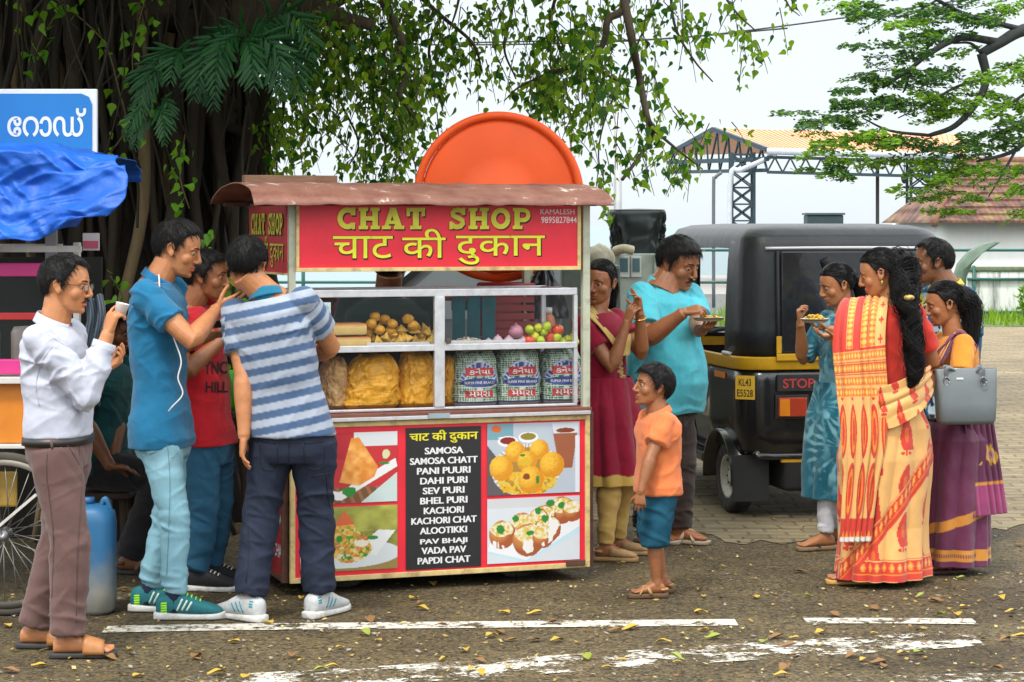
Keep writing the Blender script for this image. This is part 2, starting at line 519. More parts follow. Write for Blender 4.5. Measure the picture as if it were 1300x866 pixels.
  for q in (-1, 1):
   G.append(ellip(w(q * .0125, .096, -.039), V3(.0085, .010, .0075) * hs, hb, 8, 6))
   G.append(ellip(w(q * .039, .055, -.030), V3(.030, .026, .030) * hs, hb, 12, 10))
   e1 = nrm(hb[0] * q * 0.94 - hb[1] * 0.34); e2 = np.cross(hb[2], e1)
   G.append(ellip(w(q * .0765, -.008, -.010), V3(.0075, .017, .031) * hs, (e1, e2, nrm(hb[2] - hb[1] * .18)), 12, 10))
   G.append(tube([w(q * .079, .008, -.028), w(q * .083, .004, .008), w(q * .086, -.012, .021), w(q * .087, -.025, .008), w(q * .083, -.018, -.018), w(q * .078, -.002, -.036)], .0042 * hs, 6))
   G.append(tube([w(q * .012, .087, .016), w(q * .032, .084, .020), w(q * .052, .068, .014)], np.array([.006, .0075, .006]) * hs, 6))
  G.append(ellip(w(0, .087, -.063), V3(.023, .009, .0058) * hs, hb, 10, 8))
  G.append(ellip(w(0, .086, -.0745), V3(.019, .009, .0066) * hs, hb, 10, 8))
  G.append(ellip(w(0, .075, -.098), V3(.020, .014, .014) * hs, hb, 10, 8))
  return G
 def neck_shape(s):
  hb, hs = s.hb, s.hs
  top = s.head + hs * (-.022 * hb[1] - .045 * hb[2])
  mid = lerp(s.neck, top, .5) + s.cb[1] * .004
  r = (.063 if s.sex == 'm' else .050) * s.k ** .7 * s.build ** .6 * s.nk
  return tube([s.neck - nrm(top - s.neck) * .05, s.neck, mid, top], [r * 1.25, r * 1.06, r, r * .98], 16)
 def arm_shape(s, side, ease=0.0, frac0=0.0, frac1=1.0, sc=1.0):
  a, e, w = s.arm[side]
  k = s.k * s.build ** .7 * (1.0 if s.sex == 'm' else .86)
  pts, rad = [], []
  prof = [(0, .048), (.15, .050), (.35, .052), (.6, .049), (.85, .044), (1.0, .043)]
  for t, r in prof: pts.append(lerp(a, e, t)); rad.append(r * k)
  prof = [(.12, .047), (.3, .046), (.55, .039), (.8, .031), (1.0, .028)]
  for t, r in prof: pts.append(lerp(e, w, t)); rad.append(r * k)
  return tube(pts, np.array(rad) * sc + ease, 16)
 def hand_shape(s, side):
  w, d, pn, curl, th, spread = s.hand[side]
  k = s.k * (1.0 if s.sex == 'm' else .93)
  sd = np.cross(d, pn) * (-1 if side == 'L' else 1)      # towards the thumb
  G = [tube([w - d * .02, w + d * .012 * k], [.025 * k, .026 * k], 10, flat=1.0)]
  rs = []
  for t, wd, tk in [(-.008, .022, .017), (.015, .031, .017), (.045, .038, .016), (.075, .041, .0145), (.088, .038, .011)]:
   rs.append(ring(w + d * t * k + sd * .002, sd, pn, wd * k, tk * k, tk * k, 14, 2.8))
  G.append(loft(rs))
  Ls = [.068, .077, .071, .055]
  for i in range(4):
   off = (1.5 - i) * .0205 * k
   p = w + d * (.078 - abs(i - 1.2) * .004) * k + sd * off
   dd = nrm(d + sd * (1.5 - i) * (.06 + spread)); cur = curl[i] if hasattr(curl, '__len__') else curl
   pts = [p - dd * .018 * k, p]; ang = 0.0
   for seg, fr in enumerate((.44, .32, .26)):
    ang += cur * (0.95, 1.15, 0.8)[seg]
    v = dd * math.cos(ang) + pn * math.sin(ang)
    p = p + v * Ls[i] * fr * k; pts.append(p)
   G.append(tube(pts, np.array([.0088, .0088, .0082, .0074, .0062]) * k, 8))
  p = w + d * .022 * k + sd * .026 * k
  pts = [w + d * .012 * k + sd * .012 * k, p];
  v = nrm(d * .62 + sd * .74 + pn * (.15 + .5 * th))
  for fr, b in ((.034, 0), (.030, .45), (.024, .4)):
   v = nrm(v + b * (d * .5 - sd * .45 + pn * th * 1.0))
   p = p + v * fr * k; pts.append(p)
  G.append(tube(pts, np.array([.015, .0135, .0105, .0095, .0075]) * k, 8))
  return G
 def leg_shape(s, side, prof=None, ease=0.0):
  a, kn, an = s.leg[side]
  k = s.k * s.build ** .6
  up_ = prof[0] if prof else [(0, .082), (.2, .080), (.5, .067), (.8, .054), (1, .051)]
  lo_ = prof[1] if prof else [(.15, .050), (.35, .052), (.6, .042), (.85, .032), (1, .033)]
  pts, rad = [], []
  for t, r in up_: pts.append(lerp(a, kn, t)); rad.append(r * k + ease)
  for t, r in lo_: pts.append(lerp(kn, an, t)); rad.append(r * k + ease)
  return tube(pts, rad, 18)
 def foot_frame(s, side):
  an, yaw = s.foot[side]
  l, f, u = basis(yaw)
  g = an.copy(); g[2] = 0.0
  return an, l, f, g
 def foot_shape(s, side, lift=0.022, toes=False):
  an, l, f, g = s.foot_frame(side)
  k = s.k * (1.0 if s.sex == 'm' else .92)
  rs = []
  for u_, w, h in [(-.058, .020, .050), (-.045, .029, .066), (-.01, .031, .085), (.04, .034, .075), (.09, .040, .052), (.13, .042, .036), (.158, .038, .024), (.170, .026, .015)]:
   rs.append(ring(g + f * u_ * k + UP * (lift + h * k / 2), l, UP, w * k, h * k / 2, h * k / 2, 14, 2.5))
  G = [loft(rs), tube([an + UP * .02, g + UP * (lift + .055 * k)], [.034 * k, .033 * k], 12)]
  if toes:
   for i, (o, ln, r) in enumerate([(.026, .050, .0125), (.008, .050, .0095), (-.007, .044, .009), (-.021, .037, .0085), (-.033, .030, .008)]):
    sg = 1 if side == 'R' else -1
    b = g + f * .150 * k + l * sg * o * k + UP * (lift + r)
    G.append(tube([b, b + f * ln * .5 * k, b + f * ln * .72 * k], [r * k, r * k, r * .7 * k], 8))
  return G
def build_body(s, name, label, base, tone, vox=.0040, group=None, toes=False, lid=.6, feet=True, legs=True, mouth_open=0.0):
 "one continuous skin mesh under an Empty, plus eyes"
 r = root('person', label, 'person', base, group)
 G = s.head_shapes() + [s.neck_shape()]
 G.append(loft([s.tring(t, -.012) for t in (-.16, -.08, 0, .1, .2, .35, .55, .75, .86, .93, .97, 1.0)]))
 for side in s.arm:
  G.append(s.arm_shape(side)); G += s.hand_shape(side)
  G.append(ellip(s.sh[side], V3(1, 1, 1) * .047 * s.k * s.build ** .7 * (1 if s.sex == 'm' else .86)))
 for side in s.leg:
  if legs: G.append(s.leg_shape(side))
  if feet: G += s.foot_shape(side, toes=toes)
 v, f = remesh(join(*G), vox, 3)
 hb, hs, c = s.hb, s.hs, s.head
 q = (v - c) @ np.array(hb).T / hs                     # head-local
 near = (np.abs(q) < .15).all(1)
 ql = q[near]
 N = vnormals(v, f)
 disp = np.zeros(len(v))
 d = np.zeros(len(ql))
 for sg in (-1, 1):
  d -= .0075 * np.exp(-((ql[:, 0] - sg * .031) / .013) ** 2 - ((ql[:, 2] + .001) / .0085) ** 2) * (ql[:, 1] > .04)
  d -= .0025 * np.exp(-((ql[:, 0] - sg * .026) / .010) ** 2 - ((ql[:, 2] + .048) / .016) ** 2) * (ql[:, 1] > .04)
  d -= .004 * np.exp(-((ql[:, 0] - sg * .08) / .012) ** 2 - ((ql[:, 1] + .006) / .008) ** 2 - ((ql[:, 2] + .008) / .013) ** 2)
 d -= (.0045 + .004 * mouth_open) * np.exp(-(ql[:, 0] / .021) ** 2 - ((ql[:, 2] + .0685) / (.0022 + .004 * mouth_open)) ** 2) * (ql[:, 1] > .06)
 d -= .003 * np.exp(-(ql[:, 0] / .02) ** 2 - ((ql[:, 2] + .085) / .005) ** 2) * (ql[:, 1] > .06)
 disp[near] = d * hs
 disp += .0009 * fbm(v * 40, 3)
 v = v + N * disp[:, None]
 # lips by face centre
 fc = v[f].mean(1); ql = (fc - c) @ np.array(hb).T / hs
 lip = (np.abs(ql[:, 0]) < .024) & (ql[:, 1] > .07) & (np.abs(ql[:, 2] + .069) < .0125 * np.sqrt(np.clip(1 - (ql[:, 0] / .025) ** 2, 0, 1)))
 mi = lip.astype(np.int32)
 sk = skin(tone)
 body = part('body', (v, f), sk, r, mi=mi)
 # eyes: ball with iris, skin lid over it
 for sg in (-1, 1):
  ys = surf_q(q, sg * .031, -.001, .004) + .0042 - .0118
  ec = c + hs * (sg * .031 * hb[0] + ys * hb[1] - .001 * hb[2])
  look = nrm(hb[1] - hb[2] * .25 * lid)
  A = (hb[0], np.cross(look, hb[0]), look)
  ev, ef = ellip(ec, V3(1, 1, 1) * .0118 * hs, A, 14, 12)
  cz = np.array([((ev[list(t)].mean(0) - ec) / hs / .0118) @ look for t in ef])
  eye = part('eye', (ev, ef), [EYEW, IRIS], r, mi=(cz > .70).astype(int))
  lv, lf = ellip(ec, V3(1, 1, 1) * .0130 * hs, hb, 14, 12)
  zc = np.array([((lv[list(t)].mean(0) - ec) / hs / .013) @ hb[2] for t in lf]); yc = np.array([((lv[list(t)].mean(0) - ec) / hs / .013) @ hb[1] for t in lf])
  thr = lerp(.62, -.25, lid)
  keep = (zc > thr) | (zc < -.62)
  part('eyelid', (lv, [t for t, k_ in zip(lf, keep) if k_]), sk, eye)
 s.root, s.v, s.q, s.sk = r, v, q, sk
 # eyebrows on the surface
 for sg in (-1, 1):
  xs = np.linspace(.010, .050, 7); zs = .0205 + .006 * np.sin((xs - .010) / .04 * 2.4) - .002
  pts = []
  for x, z in zip(xs, zs):
   y = surf_y(s, sg * x, z)
   pts.append(c + hs * (sg * x * hb[0] + (y + .0005) * hb[1] + z * hb[2]))
  part('eyebrow', tube(pts, np.array([.002, .0036, .0038, .0034, .003, .0024, .0012]) * hs * (1.1 if s.sex == 'm' else .75), 6, flat=.8, up=hb[2]), HAIR, r)
 return r
def surf_q(q, x, z, r):
 m = (np.abs(q[:, 0] - x) < r) & (np.abs(q[:, 2] - z) < r) & (q[:, 1] > .04) & (q[:, 1] < .12)
 return q[m, 1].mean() if m.any() else .078
def surf_y(s, x, z):
 m = (np.abs(s.q[:, 0] - x) < .005) & (np.abs(s.q[:, 2] - z) < .005) & (s.q[:, 1] > 0) & (s.q[:, 1] < .13)
 return s.q[m, 1].max() if m.any() else .085
def moustache(s, w=.026, th=.0055):
 hb, hs, c = s.hb, s.hs, s.head
 xs = np.linspace(-w, w, 11); pts, rad = [], []
 for x in xs:
  z = -.0535 - .010 * (abs(x) / w) ** 1.6
  pts.append(c + hs * (x * hb[0] + (surf_y(s, x, z) + .001) * hb[1] + z * hb[2]))
  rad.append(th * (1 - .75 * (abs(x) / w) ** 2) * hs)
 part('moustache', tube(pts, rad, 8, flat=1.0), HAIR, s.root)
def glasses(s):
 hb, hs, c = s.hb, s.hs, s.head
 w = lambda x, y, z: c + hs * (x * hb[0] + y * hb[1] + z * hb[2])
 fr = M('spectacle_frame', (.02, .02, .022), rough=.3, var=0)
 G = []
 for sg in (-1, 1):
  th = np.linspace(0, 2 * PI, 25)
  G.append(tube([w(sg * .033 + .024 * math.cos(t), .099 - .10 * (abs(sg * .033 + .024 * math.cos(t)) ** 2) * 4, -.003 + .015 * math.sin(t)) for t in th], .0011 * hs, 6))
  G.append(tube([w(sg * .057, .094, .003), w(sg * .074, .06, .006), w(sg * .080, -.005, .006), w(sg * .080, -.02, -.012)], .0016 * hs, 6))
 G.append(tube([w(-.009, .105, .002), w(0, .108, .004), w(.009, .105, .002)], .0012 * hs, 6))
 o = part('glasses', join(*G), fr, s.root)
 gl = M('spectacle_glass', (.9, .9, .9), rough=.02, var=0, trans=.0, alpha=.16)
 L = []
 for sg in (-1, 1):
  th = np.linspace(0, 2 * PI, 24, endpoint=False)
  pts = [w(sg * .033 + .023 * math.cos(t), .098 - .4 * (sg * .033 + .023 * math.cos(t)) ** 2, -.003 + .0145 * math.sin(t)) for t in th]
  L.append(prism(np.array([(0, 0)] * 24), (0, 0, 0), (1, 0, 0), (0, 1, 0), (0, 0, 0)))
  L[-1] = (np.vstack([np.array(pts), np.array(pts) - hb[1] * .001]), L[-1][1])
 part('lens', join(*L), gl, o)
# ---------------------------------------------------------------- hair
HC, HR = V3(0, -.008, .022), V3(.0755, .100, .092)
def hair(s, thick=.010, style='short', front=.066, recede=0.0, rough=.35, n=1500, temple=.03, seed=1, vox=None):
 hb, hs, c = s.hb, s.hs, s.head
 rng = np.random.default_rng(seed)
 A = np.array(hb)
 def zb(th):                                          # hairline height (local z) by angle from the front
  th = np.abs(th)
  X = np.radians([0, 25, 45, 62, 74, 82, 92, 104, 125, 150, 180])
  ny = -.072 if style == 'short' else -.060
  Z = [front, front - .002 + recede * .02, front - .008 + recede * .03, temple + .012, temple - .02, -.034, .008, .010, -.048, ny, ny]
  return np.interp(th, X, Z)
 def sheet(U, V):
  ph = V * 2.45; th = (U * 2 - 1) * PI
  d = np.stack([np.sin(ph) * np.sin(th), np.sin(ph) * np.cos(th), np.cos(ph)], 1)
  q = d * HR + HC
  b = zb(th)
  w = sstep(q[:, 2] - b, -.002, .014)
  low = sstep(-q[:, 2], .0, .07)
  t = lerp(-.012, thick * (1 - .35 * low), w)
  nz = fbm(q * np.array((70, 40, 40)) + seed * 3.1, 3)
  t = t + w * nz * thick * .55
  if style == 'short': t = t + w * thick * .9 * np.clip(q[:, 1] / .09, 0, 1) * sstep(q[:, 2], .06, .1)
  q = q + d * t[:, None]
  return q
 v, f, U, V = grid(sheet, 120, 70, closed=True)
 o = part('hair', ((v * hs) @ A + c, f), HAIR, s.root)
 # strands
 m = n * 3
 ph = np.arccos(1 - rng.random(m) * 1.75); th = (rng.random(m) * 2 - 1) * PI
 d = np.stack([np.sin(ph) * np.sin(th), np.sin(ph) * np.cos(th), np.cos(ph)], 1)
 q = d * HR + HC
 keep = q[:, 2] > zb(th) + .006
 q, th = q[keep][:n], th[keep][:n]; m = len(q)
 if style == 'short':
  whorl = V3(.01, -.075, .085)
  flow = (q - whorl); flow[:, 2] -= .03
  L = .028 + .014 * rng.random(m); lift = .006
 else:                                                 # combed back from a middle parting
  tgt = V3(0, -.115, -.02) if style != 'loose' else V3(0, -.09, -.10)
  flow = tgt - q + np.stack([np.sign(q[:, 0]) * .06, np.zeros(m), np.zeros(m)], 1) * (1 - sstep(np.abs(q[:, 0]), .0, .05))[:, None]
  L = .06 + .03 * rng.random(m); lift = .002
 flow += rng.normal(0, .025 if style == 'short' else .008, (m, 3))
 K = 5; p = q.copy(); pts = []
 for i in range(K):
  rel = (p - HC) / HR; rel /= np.linalg.norm(rel, axis=1, keepdims=True)
  nn = rel / HR; nn /= np.linalg.norm(nn, axis=1, keepdims=True)
  hgt = thick * (.9 + .25 * rng.random(m)) * (1 if i else .6) + lift * (i / (K - 1)) ** 2
  pts.append((rel * HR + HC + nn * hgt[:, None], nn))
  fl = flow - nn * (flow * nn).sum(1)[:, None]; fl /= np.maximum(np.linalg.norm(fl, axis=1, keepdims=True), 1e-6)
  p = rel * HR + HC + fl * (L / K)[:, None]
  flow = fl
 W = .0013
 V_, F_ = [], []
 for i, (pp, nn) in enumerate(pts):
  sd = np.cross(nn, flow); sd /= np.maximum(np.linalg.norm(sd, axis=1, keepdims=True), 1e-6)
  ww = W * (1 - .8 * i / (K - 1))
  V_.append(np.stack([pp + sd * ww, pp - sd * ww, pp + nn * ww], 1))
 V_ = np.stack(V_, 1)                                   # m, K, 3, 3
 base = (np.arange(m) * K * 3)[:, None]
 for i in range(K - 1):
  for a in range(3):
   b = (a + 1) % 3
   F_.append(np.concatenate([base + i * 3 + a, base + i * 3 + b, base + (i + 1) * 3 + b, base + (i + 1) * 3 + a], 1))
 v = V_.reshape(-1, 3)
 part('hair_strands', ((v * hs) @ A + c, np.vstack(F_)), HAIR, o)
 return o
def hair_lock(s, pts, rad, name='ponytail', parent=None, n=260, seed=3, wave=.0):
 "a hanging lock: tapered core plus strands along it"
 rng = np.random.default_rng(seed)
 p = spline(pts, 8); K = len(p)
 r = np.interp(np.linspace(0, 1, K), np.linspace(0, 1, len(rad)), rad)
 t, A, B = frames(p)
 core = tube(p, r * (.76 + .08 * np.sin(np.arange(K) * 1.3)), 12)
 G = [core]
 o = part(name, core, HAIR, parent or s.root)
 V_, F_ = [], []
 for i in range(n):
  a = rng.random() * 2 * PI; rr = .70 + .42 * rng.random() + (.45 * rng.random() if i % 9 == 0 else 0); k0 = int(rng.random() * K * .45); k1 = min(K, k0 + int(K * (.35 + .5 * rng.random())))
  if k1 - k0 < 3: continue
  tt = np.arange(k0, k1)
  aa = a + wave * np.sin(tt * .7 + a * 3) + .25 * np.sin(tt * .31 + i)
  q = p[k0:k1] + (r[k0:k1] * rr)[:, None] * (np.cos(aa)[:, None] * A[k0:k1] + np.sin(aa)[:, None] * B[k0:k1])
  g = tube(q, np.linspace(.0019, .0007, len(q)), 3, cap=False)
  n0 = sum(len(x) for x in V_)
  V_.append(g[0]); F_ += [tuple(j + n0 for j in ff) for ff in g[1]]
 part('hair_strands', (np.vstack(V_), F_), HAIR, o)
 return o
# ---------------------------------------------------------------- clothes
def folds(v, N, zones, base=.0012, bscale=18, seed=0.0):
 d = base * fbm(v * bscale + seed, 3)
 for c, rad, amp, dr, wl in zones:
  r = v - c; w = np.exp(-(r ** 2).sum(1) / (rad * rad))
  dr = nrm(dr); a1 = nrm(np.cross(dr, (.31, .9, .17))); a2 = np.cross(dr, a1); rg = None
  for sg in (-1, 1):
   x = r @ nrm(dr + a1 * .42 * sg + a2 * .30) + .35 * wl * vnoise(v * 14 + seed + sg)
   q = np.stack([x / wl * .55, r @ a1 / wl * .16, r @ a2 / wl * .16], 1) + seed * 7.7 + rad * 31 + sg * 5
   g_ = 1 - 3.0 * np.abs(vnoise(q)) ** .8
   rg = g_ if rg is None else np.maximum(rg, g_)
  rg = np.maximum(rg, -.9)
  d = d + amp * w * rg
 return v + N * np.maximum(d, -.0065)[:, None]
def seam(s, o, paths, mat, r=.0014, name='seam'):
 "stitched lines lying on garment o; each path is a list of photo pixels it passes on the near side"
 n = len(o.data.vertices); v = np.empty(n * 3); o.data.vertices.foreach_get('co', v); v = v.reshape(-1, 3) + wpos(s.root)
 q = np.stack([CXP + FPX * v[:, 0] / v[:, 1], HY - FPX * (v[:, 2] - CAMH) / v[:, 1]], 1)
 for pl in paths:
  pp = spline([(a, b, 0) for a, b in pl], 5)[:, :2]; out = []
  for p in pp:
   d2 = ((q - p) ** 2).sum(1); m = d2 < 16
   if not m.any(): continue
   i = np.where(m)[0]; dm = v[i, 1].min(); i = i[v[i, 1] < dm + .03]
   w = np.exp(-d2[i] / 4); c = (v[i] * w[:, None]).sum(0) / w.sum(); c[1] -= .0012; out.append(c)
  if len(out) > 3: part(name, tube(np.array(out), r, 5), mat, o)
def decal(s, o, txt, px, py, w, h, mat, wt=.06):
 "letters printed on garment o, centred on photo pixel (px, py), w x h pixels"
 n = len(o.data.vertices); v = np.empty(n * 3); o.data.vertices.foreach_get('co', v); v = v.reshape(-1, 3) + wpos(s.root)
 q = np.stack([CXP + FPX * v[:, 0] / v[:, 1], HY - FPX * (v[:, 2] - CAMH) / v[:, 1]], 1)
 g = text_geo(txt, 1, (0, 0, 0), V3(1, 0, 0), V3(0, 1, 0), 0, .02, width=w, height=h); out = []
 for a in g[0]:
  p = np.array((px + a[0], py - a[1])); d2 = ((q - p) ** 2).sum(1); i = np.where(d2 < 25)[0]
  if len(i) == 0: i = np.array([d2.argmin()])
  dm = v[i, 1].min(); i = i[v[i, 1] < dm + .03]; wt_ = np.exp(-d2[i] / 4) + 1e-6
  out.append(P(p[0], p[1], (v[i, 1] * wt_).sum() / wt_.sum() - .004))
 part('shirt_print', (np.array(out), g[1]), mat, o)
def shirt(s, mat, hem=-.12, sleeve=.62, cuff_ease=.020, ease=.016, drop=None, collar=None, name='shirt', flare=0.0, vox=.0065, seed=0.0, extra=(), top=.975, arm_sc=1.0, amp=1.0):
 "one garment mesh: torso + sleeves; sleeve <=1 on the upper arm, >1 runs down the forearm"
 ts = [hem] + [t for t in (-.1, 0, .1, .2, .35, .55, .75, .86, .93) if t > hem + .03] + [top]
 rs = []
 for t in ts:
  fl = (flare + (.013 if hem < .03 else 0)) * sstep(-t, -.4, .12)
  rs.append(s.tring(t, ease * (1.0 if t < .9 else .55) + fl))
 G = [loft(rs)]
 z = []
 for side in s.arm:
  a, e, w = s.arm[side]
  k = s.k * s.build ** .7 * (1 if s.sex == 'm' else .86) * arm_sc
  G.append(ellip(a, V3(1, 1, 1) * (.058 * k + ease * .5), None, 16, 12))
  if sleeve <= 1:
   pts = [lerp(a, e, t) for t in (0, sleeve * .5, sleeve)]; rr = [.057 * k + ease * .5, .058 * k + ease * .8, .055 * k + cuff_ease]
  else:
   q = sleeve - 1
   pts = [a, lerp(a, e, .5), lerp(a, e, .9), lerp(e, w, .12), lerp(e, w, q * .6), lerp(e, w, q)]
   rr = [.057 * k + ease * .5, .057 * k + ease * .8, .051 * k + ease * .9, .050 * k + ease, .044 * k + ease, .034 * k + cuff_ease]
  G.append(tube(pts, rr, 18))
  if sleeve > 1: G.append(ellip(e, V3(1, 1, 1) * (.056 * k + ease * .8), None, 14, 10))
  z.append((lerp(a, e, .1) - UP * .06, .12, .010 * amp, nrm(UP * .7 + s.cb[0] * .5), .036))
  if sleeve > 1: z.append((e, .10, .011 * amp, nrm(w - a), .028)); z.append((lerp(e, w, .5), .1, .006 * amp, nrm(w - e), .03)); z.append((lerp(a, e, .55), .1, .008 * amp, nrm(e - a + UP * .05), .034))
  else: z.append((lerp(a, e, sleeve * .8), .08, .0045 * amp, nrm(np.cross(e - a, UP)), .032))
 ax = nrm(s.neck - s.pelvis)
 z.append((lerp(s.pelvis, s.neck, .1), .20, .0080 * amp, nrm(UP + s.pb[0] * .35), .050))
 z.append((lerp(s.pelvis, s.neck, .45) + s.cb[0] * .1, .18, .0070 * amp, nrm(UP * .6 - s.cb[0]), .055))
 z.append((lerp(s.pelvis, s.neck, .55) - s.cb[0] * .1, .18, .0070 * amp, nrm(UP * .6 + s.cb[0]), .055))
 v, f = remesh(join(*G), vox, 4)
 v = folds(v, vnormals(v, f), z + list(extra), .0036 * amp, 13, seed)
 o = part(name, (v, f), mat, s.root)
 o['_tmp'] = 1
 del o['_tmp']
 return o
def collar(s, mat, h=.042, parent=None, flare=.012, r=None, open_=.5, name='collar'):
 "shirt collar band standing round the neck, open at the throat"
 r = r or (.066 if s.sex == 'm' else .056) * s.k ** .7 * s.build ** .5 * s.nk
 l, f, u = s.cb
 ax = nrm(nrm(s.head - s.neck) * .5 + UP * .5)
 f = nrm(f - ax * np.dot(f, ax)); l = np.cross(f, ax) * -1
 def fn(U, V):
  th = (U - .5) * 2 * (PI - open_ * .5) + PI            # starts and ends at the front
  fr = np.cos(th)
  out = r + np.where(V < .5, .002, .002 + flare * (V - .5) * 2)
  z = np.where(V < .5, -.034 + V * 2 * (h + .018), -.016 + h - (V - .5) * 2 * (h * (.85 + .35 * np.clip(fr, 0, 1))))
  c = s.neck - ax * .006
  return c + ax * (z - .018 * fr)[:, None] + (np.sin(th) * out)[:, None] * l + (fr * out * 1.02)[:, None] * f
 v, fc, U, V = grid(fn, 60, 13)
 o = part(name, (v, fc), mat, parent or s.root)
 solidify(o, .003)
 return o
def trousers(s, mat, top=.16, cut='straight', ease=.012, name='trousers', vox=.0065, seed=0.0, hem=1.0, amp=1.0, extra=()):
 if cut == 'straight': prof = ([(0, .094), (.2, .092), (.5, .082), (.8, .074), (1, .072)], [(.2, .071), (.5, .069), (.8, .066), (hem, .064)])
 elif cut == 'slim': prof = ([(0, .080), (.2, .082), (.5, .074), (.8, .063), (1, .059)], [(.2, .059), (.4, .057), (.7, .050), (hem, .045)])
 elif cut == 'shorts': prof = ([(0, .096), (.2, .096), (.5, .094), (.8, .092), (1, .090)], [(hem * .5, .088), (hem, .088)])
 else: prof = ([(0, .088), (.2, .084), (.5, .070), (.8, .056), (1, .053)], [(.15, .052), (.35, .053), (.6, .044), (.85, .037), (hem, .037)])
 G = [loft([s.tring(t, ease) for t in (-.16, -.1, 0, .08, top)])]
 z = []
 for side in s.leg:
  a, kn, an = s.leg[side]
  G.append(s.leg_shape(side, prof, ease * .6))
  d = nrm(an - kn); f = s.pb[1]
  z.append((kn - f * .04, .12, .0095 * amp, nrm(d + s.pb[0] * .25), .034))
  z.append((lerp(kn, an, .86), .10, (.012 if cut != 'leggings' else .006) * amp, nrm(d + f * .3), .027))
  z.append((lerp(a, kn, .18) + f * .05, .13, .010 * amp, nrm(d * .8 + s.pb[0] * (.7 if side == 'L' else -.7)), .035))
  z.append((lerp(a, kn, .6), .16, .006 * amp, nrm(d + s.pb[0] * .6), .05))
  z.append((lerp(kn, an, .4), .16, .006 * amp, nrm(d + f * .5), .045))
 v, f = remesh(join(*G), vox, 4)
 v = folds(v, vnormals(v, f), z + list(extra), .0018 * amp, 15, seed + 5)
 return part(name, (v, f), mat, s.root)
def belt(s, mat, t=.15, ease=.02, w=.036, name='belt', buckle=None):
 rs = [s.tring(t - w / 1.1, ease), s.tring(t - w / 1.1, ease + .003), s.tring(t + w / 1.1, ease + .003), s.tring(t + w / 1.1, ease)]
 o = part(name, loft(rs), mat, s.root)
 return o
def shoe(s, side, up_mat, sole_mat, accents=(), k=1.0, name='shoe', lace=None):
 an, l, f, g = s.foot_frame(side)
 k = s.k * k
 rs = []
 for u_, w, h in [(-.078, .016, .060), (-.070, .033, .078), (-.05, .039, .088), (-.01, .041, .098), (.03, .042, .096), (.07, .045, .078), (.11, .049, .060), (.15, .049, .046), (.18, .043, .036), (.198, .028, .026), (.204, .012, .018)]:
  rs.append(ring(g + f * u_ * k + UP * (.02 + h * k / 2), l, UP, w * k, h * k / 2, h * k / 2, 18, 2.7))
 o = part(name, loft(rs), up_mat, s.root)
 rs = []
 for u_, w, h in [(-.088, .020, .030), (-.080, .038, .034), (-.05, .044, .034), (.0, .043, .030), (.06, .046, .026), (.11, .052, .026), (.16, .052, .028), (.195, .042, .032), (.212, .024, .034), (.216, .012, .034)]:
  rs.append(ring(g + f * u_ * k + UP * (.001 + h * k / 2), l, UP, w * k, h * k / 2, h * k / 2, 18, 4.5))
 part('sole', loft(rs), sole_mat, o)
 if lace is not None:
  G = []
  for i in range(5):
   u_ = .035 + i * .018; h = np.interp(u_, [.03, .07, .11, .15], [.098, .080, .062, .048]) * k + .02
   G.append(tube([g + f * u_ * k + l * q * .024 * k + UP * (h - .006 * abs(q) * 1.2 + .002) for q in (-1, -.5, 0, .5, 1)], .0032 * k, 6))
  part('laces', join(*G), lace, o)
 for (u0, u1, z0, z1, m_, nm) in accents:                 # side stripes: short slanted bars both sides
  for sg in (-1, 1):
   def side_pt(u_, z):
    w = np.interp(u_, [-.07, -.05, .03, .07, .11, .15], [.033, .039, .042, .045, .049, .049]) * k; h = np.interp(u_, [-.07, -.01, .03, .07, .11, .15], [.078, .098, .096, .078, .060, .046]) * k
    zz = (z * k - h / 2) / (h / 2)
    return g + f * u_ * k + UP * (.02 + z * k) + l * sg * (w * max(0, 1 - abs(zz) ** 2.7) ** (1 / 2.7) + .0008)
   part(nm, tube([side_pt(lerp(u0, u1, t), lerp(z0, z1, t)) for t in np.linspace(0, 1, 6)], .0042 * k, 6, flat=.35, up=l), m_, o)
 return o
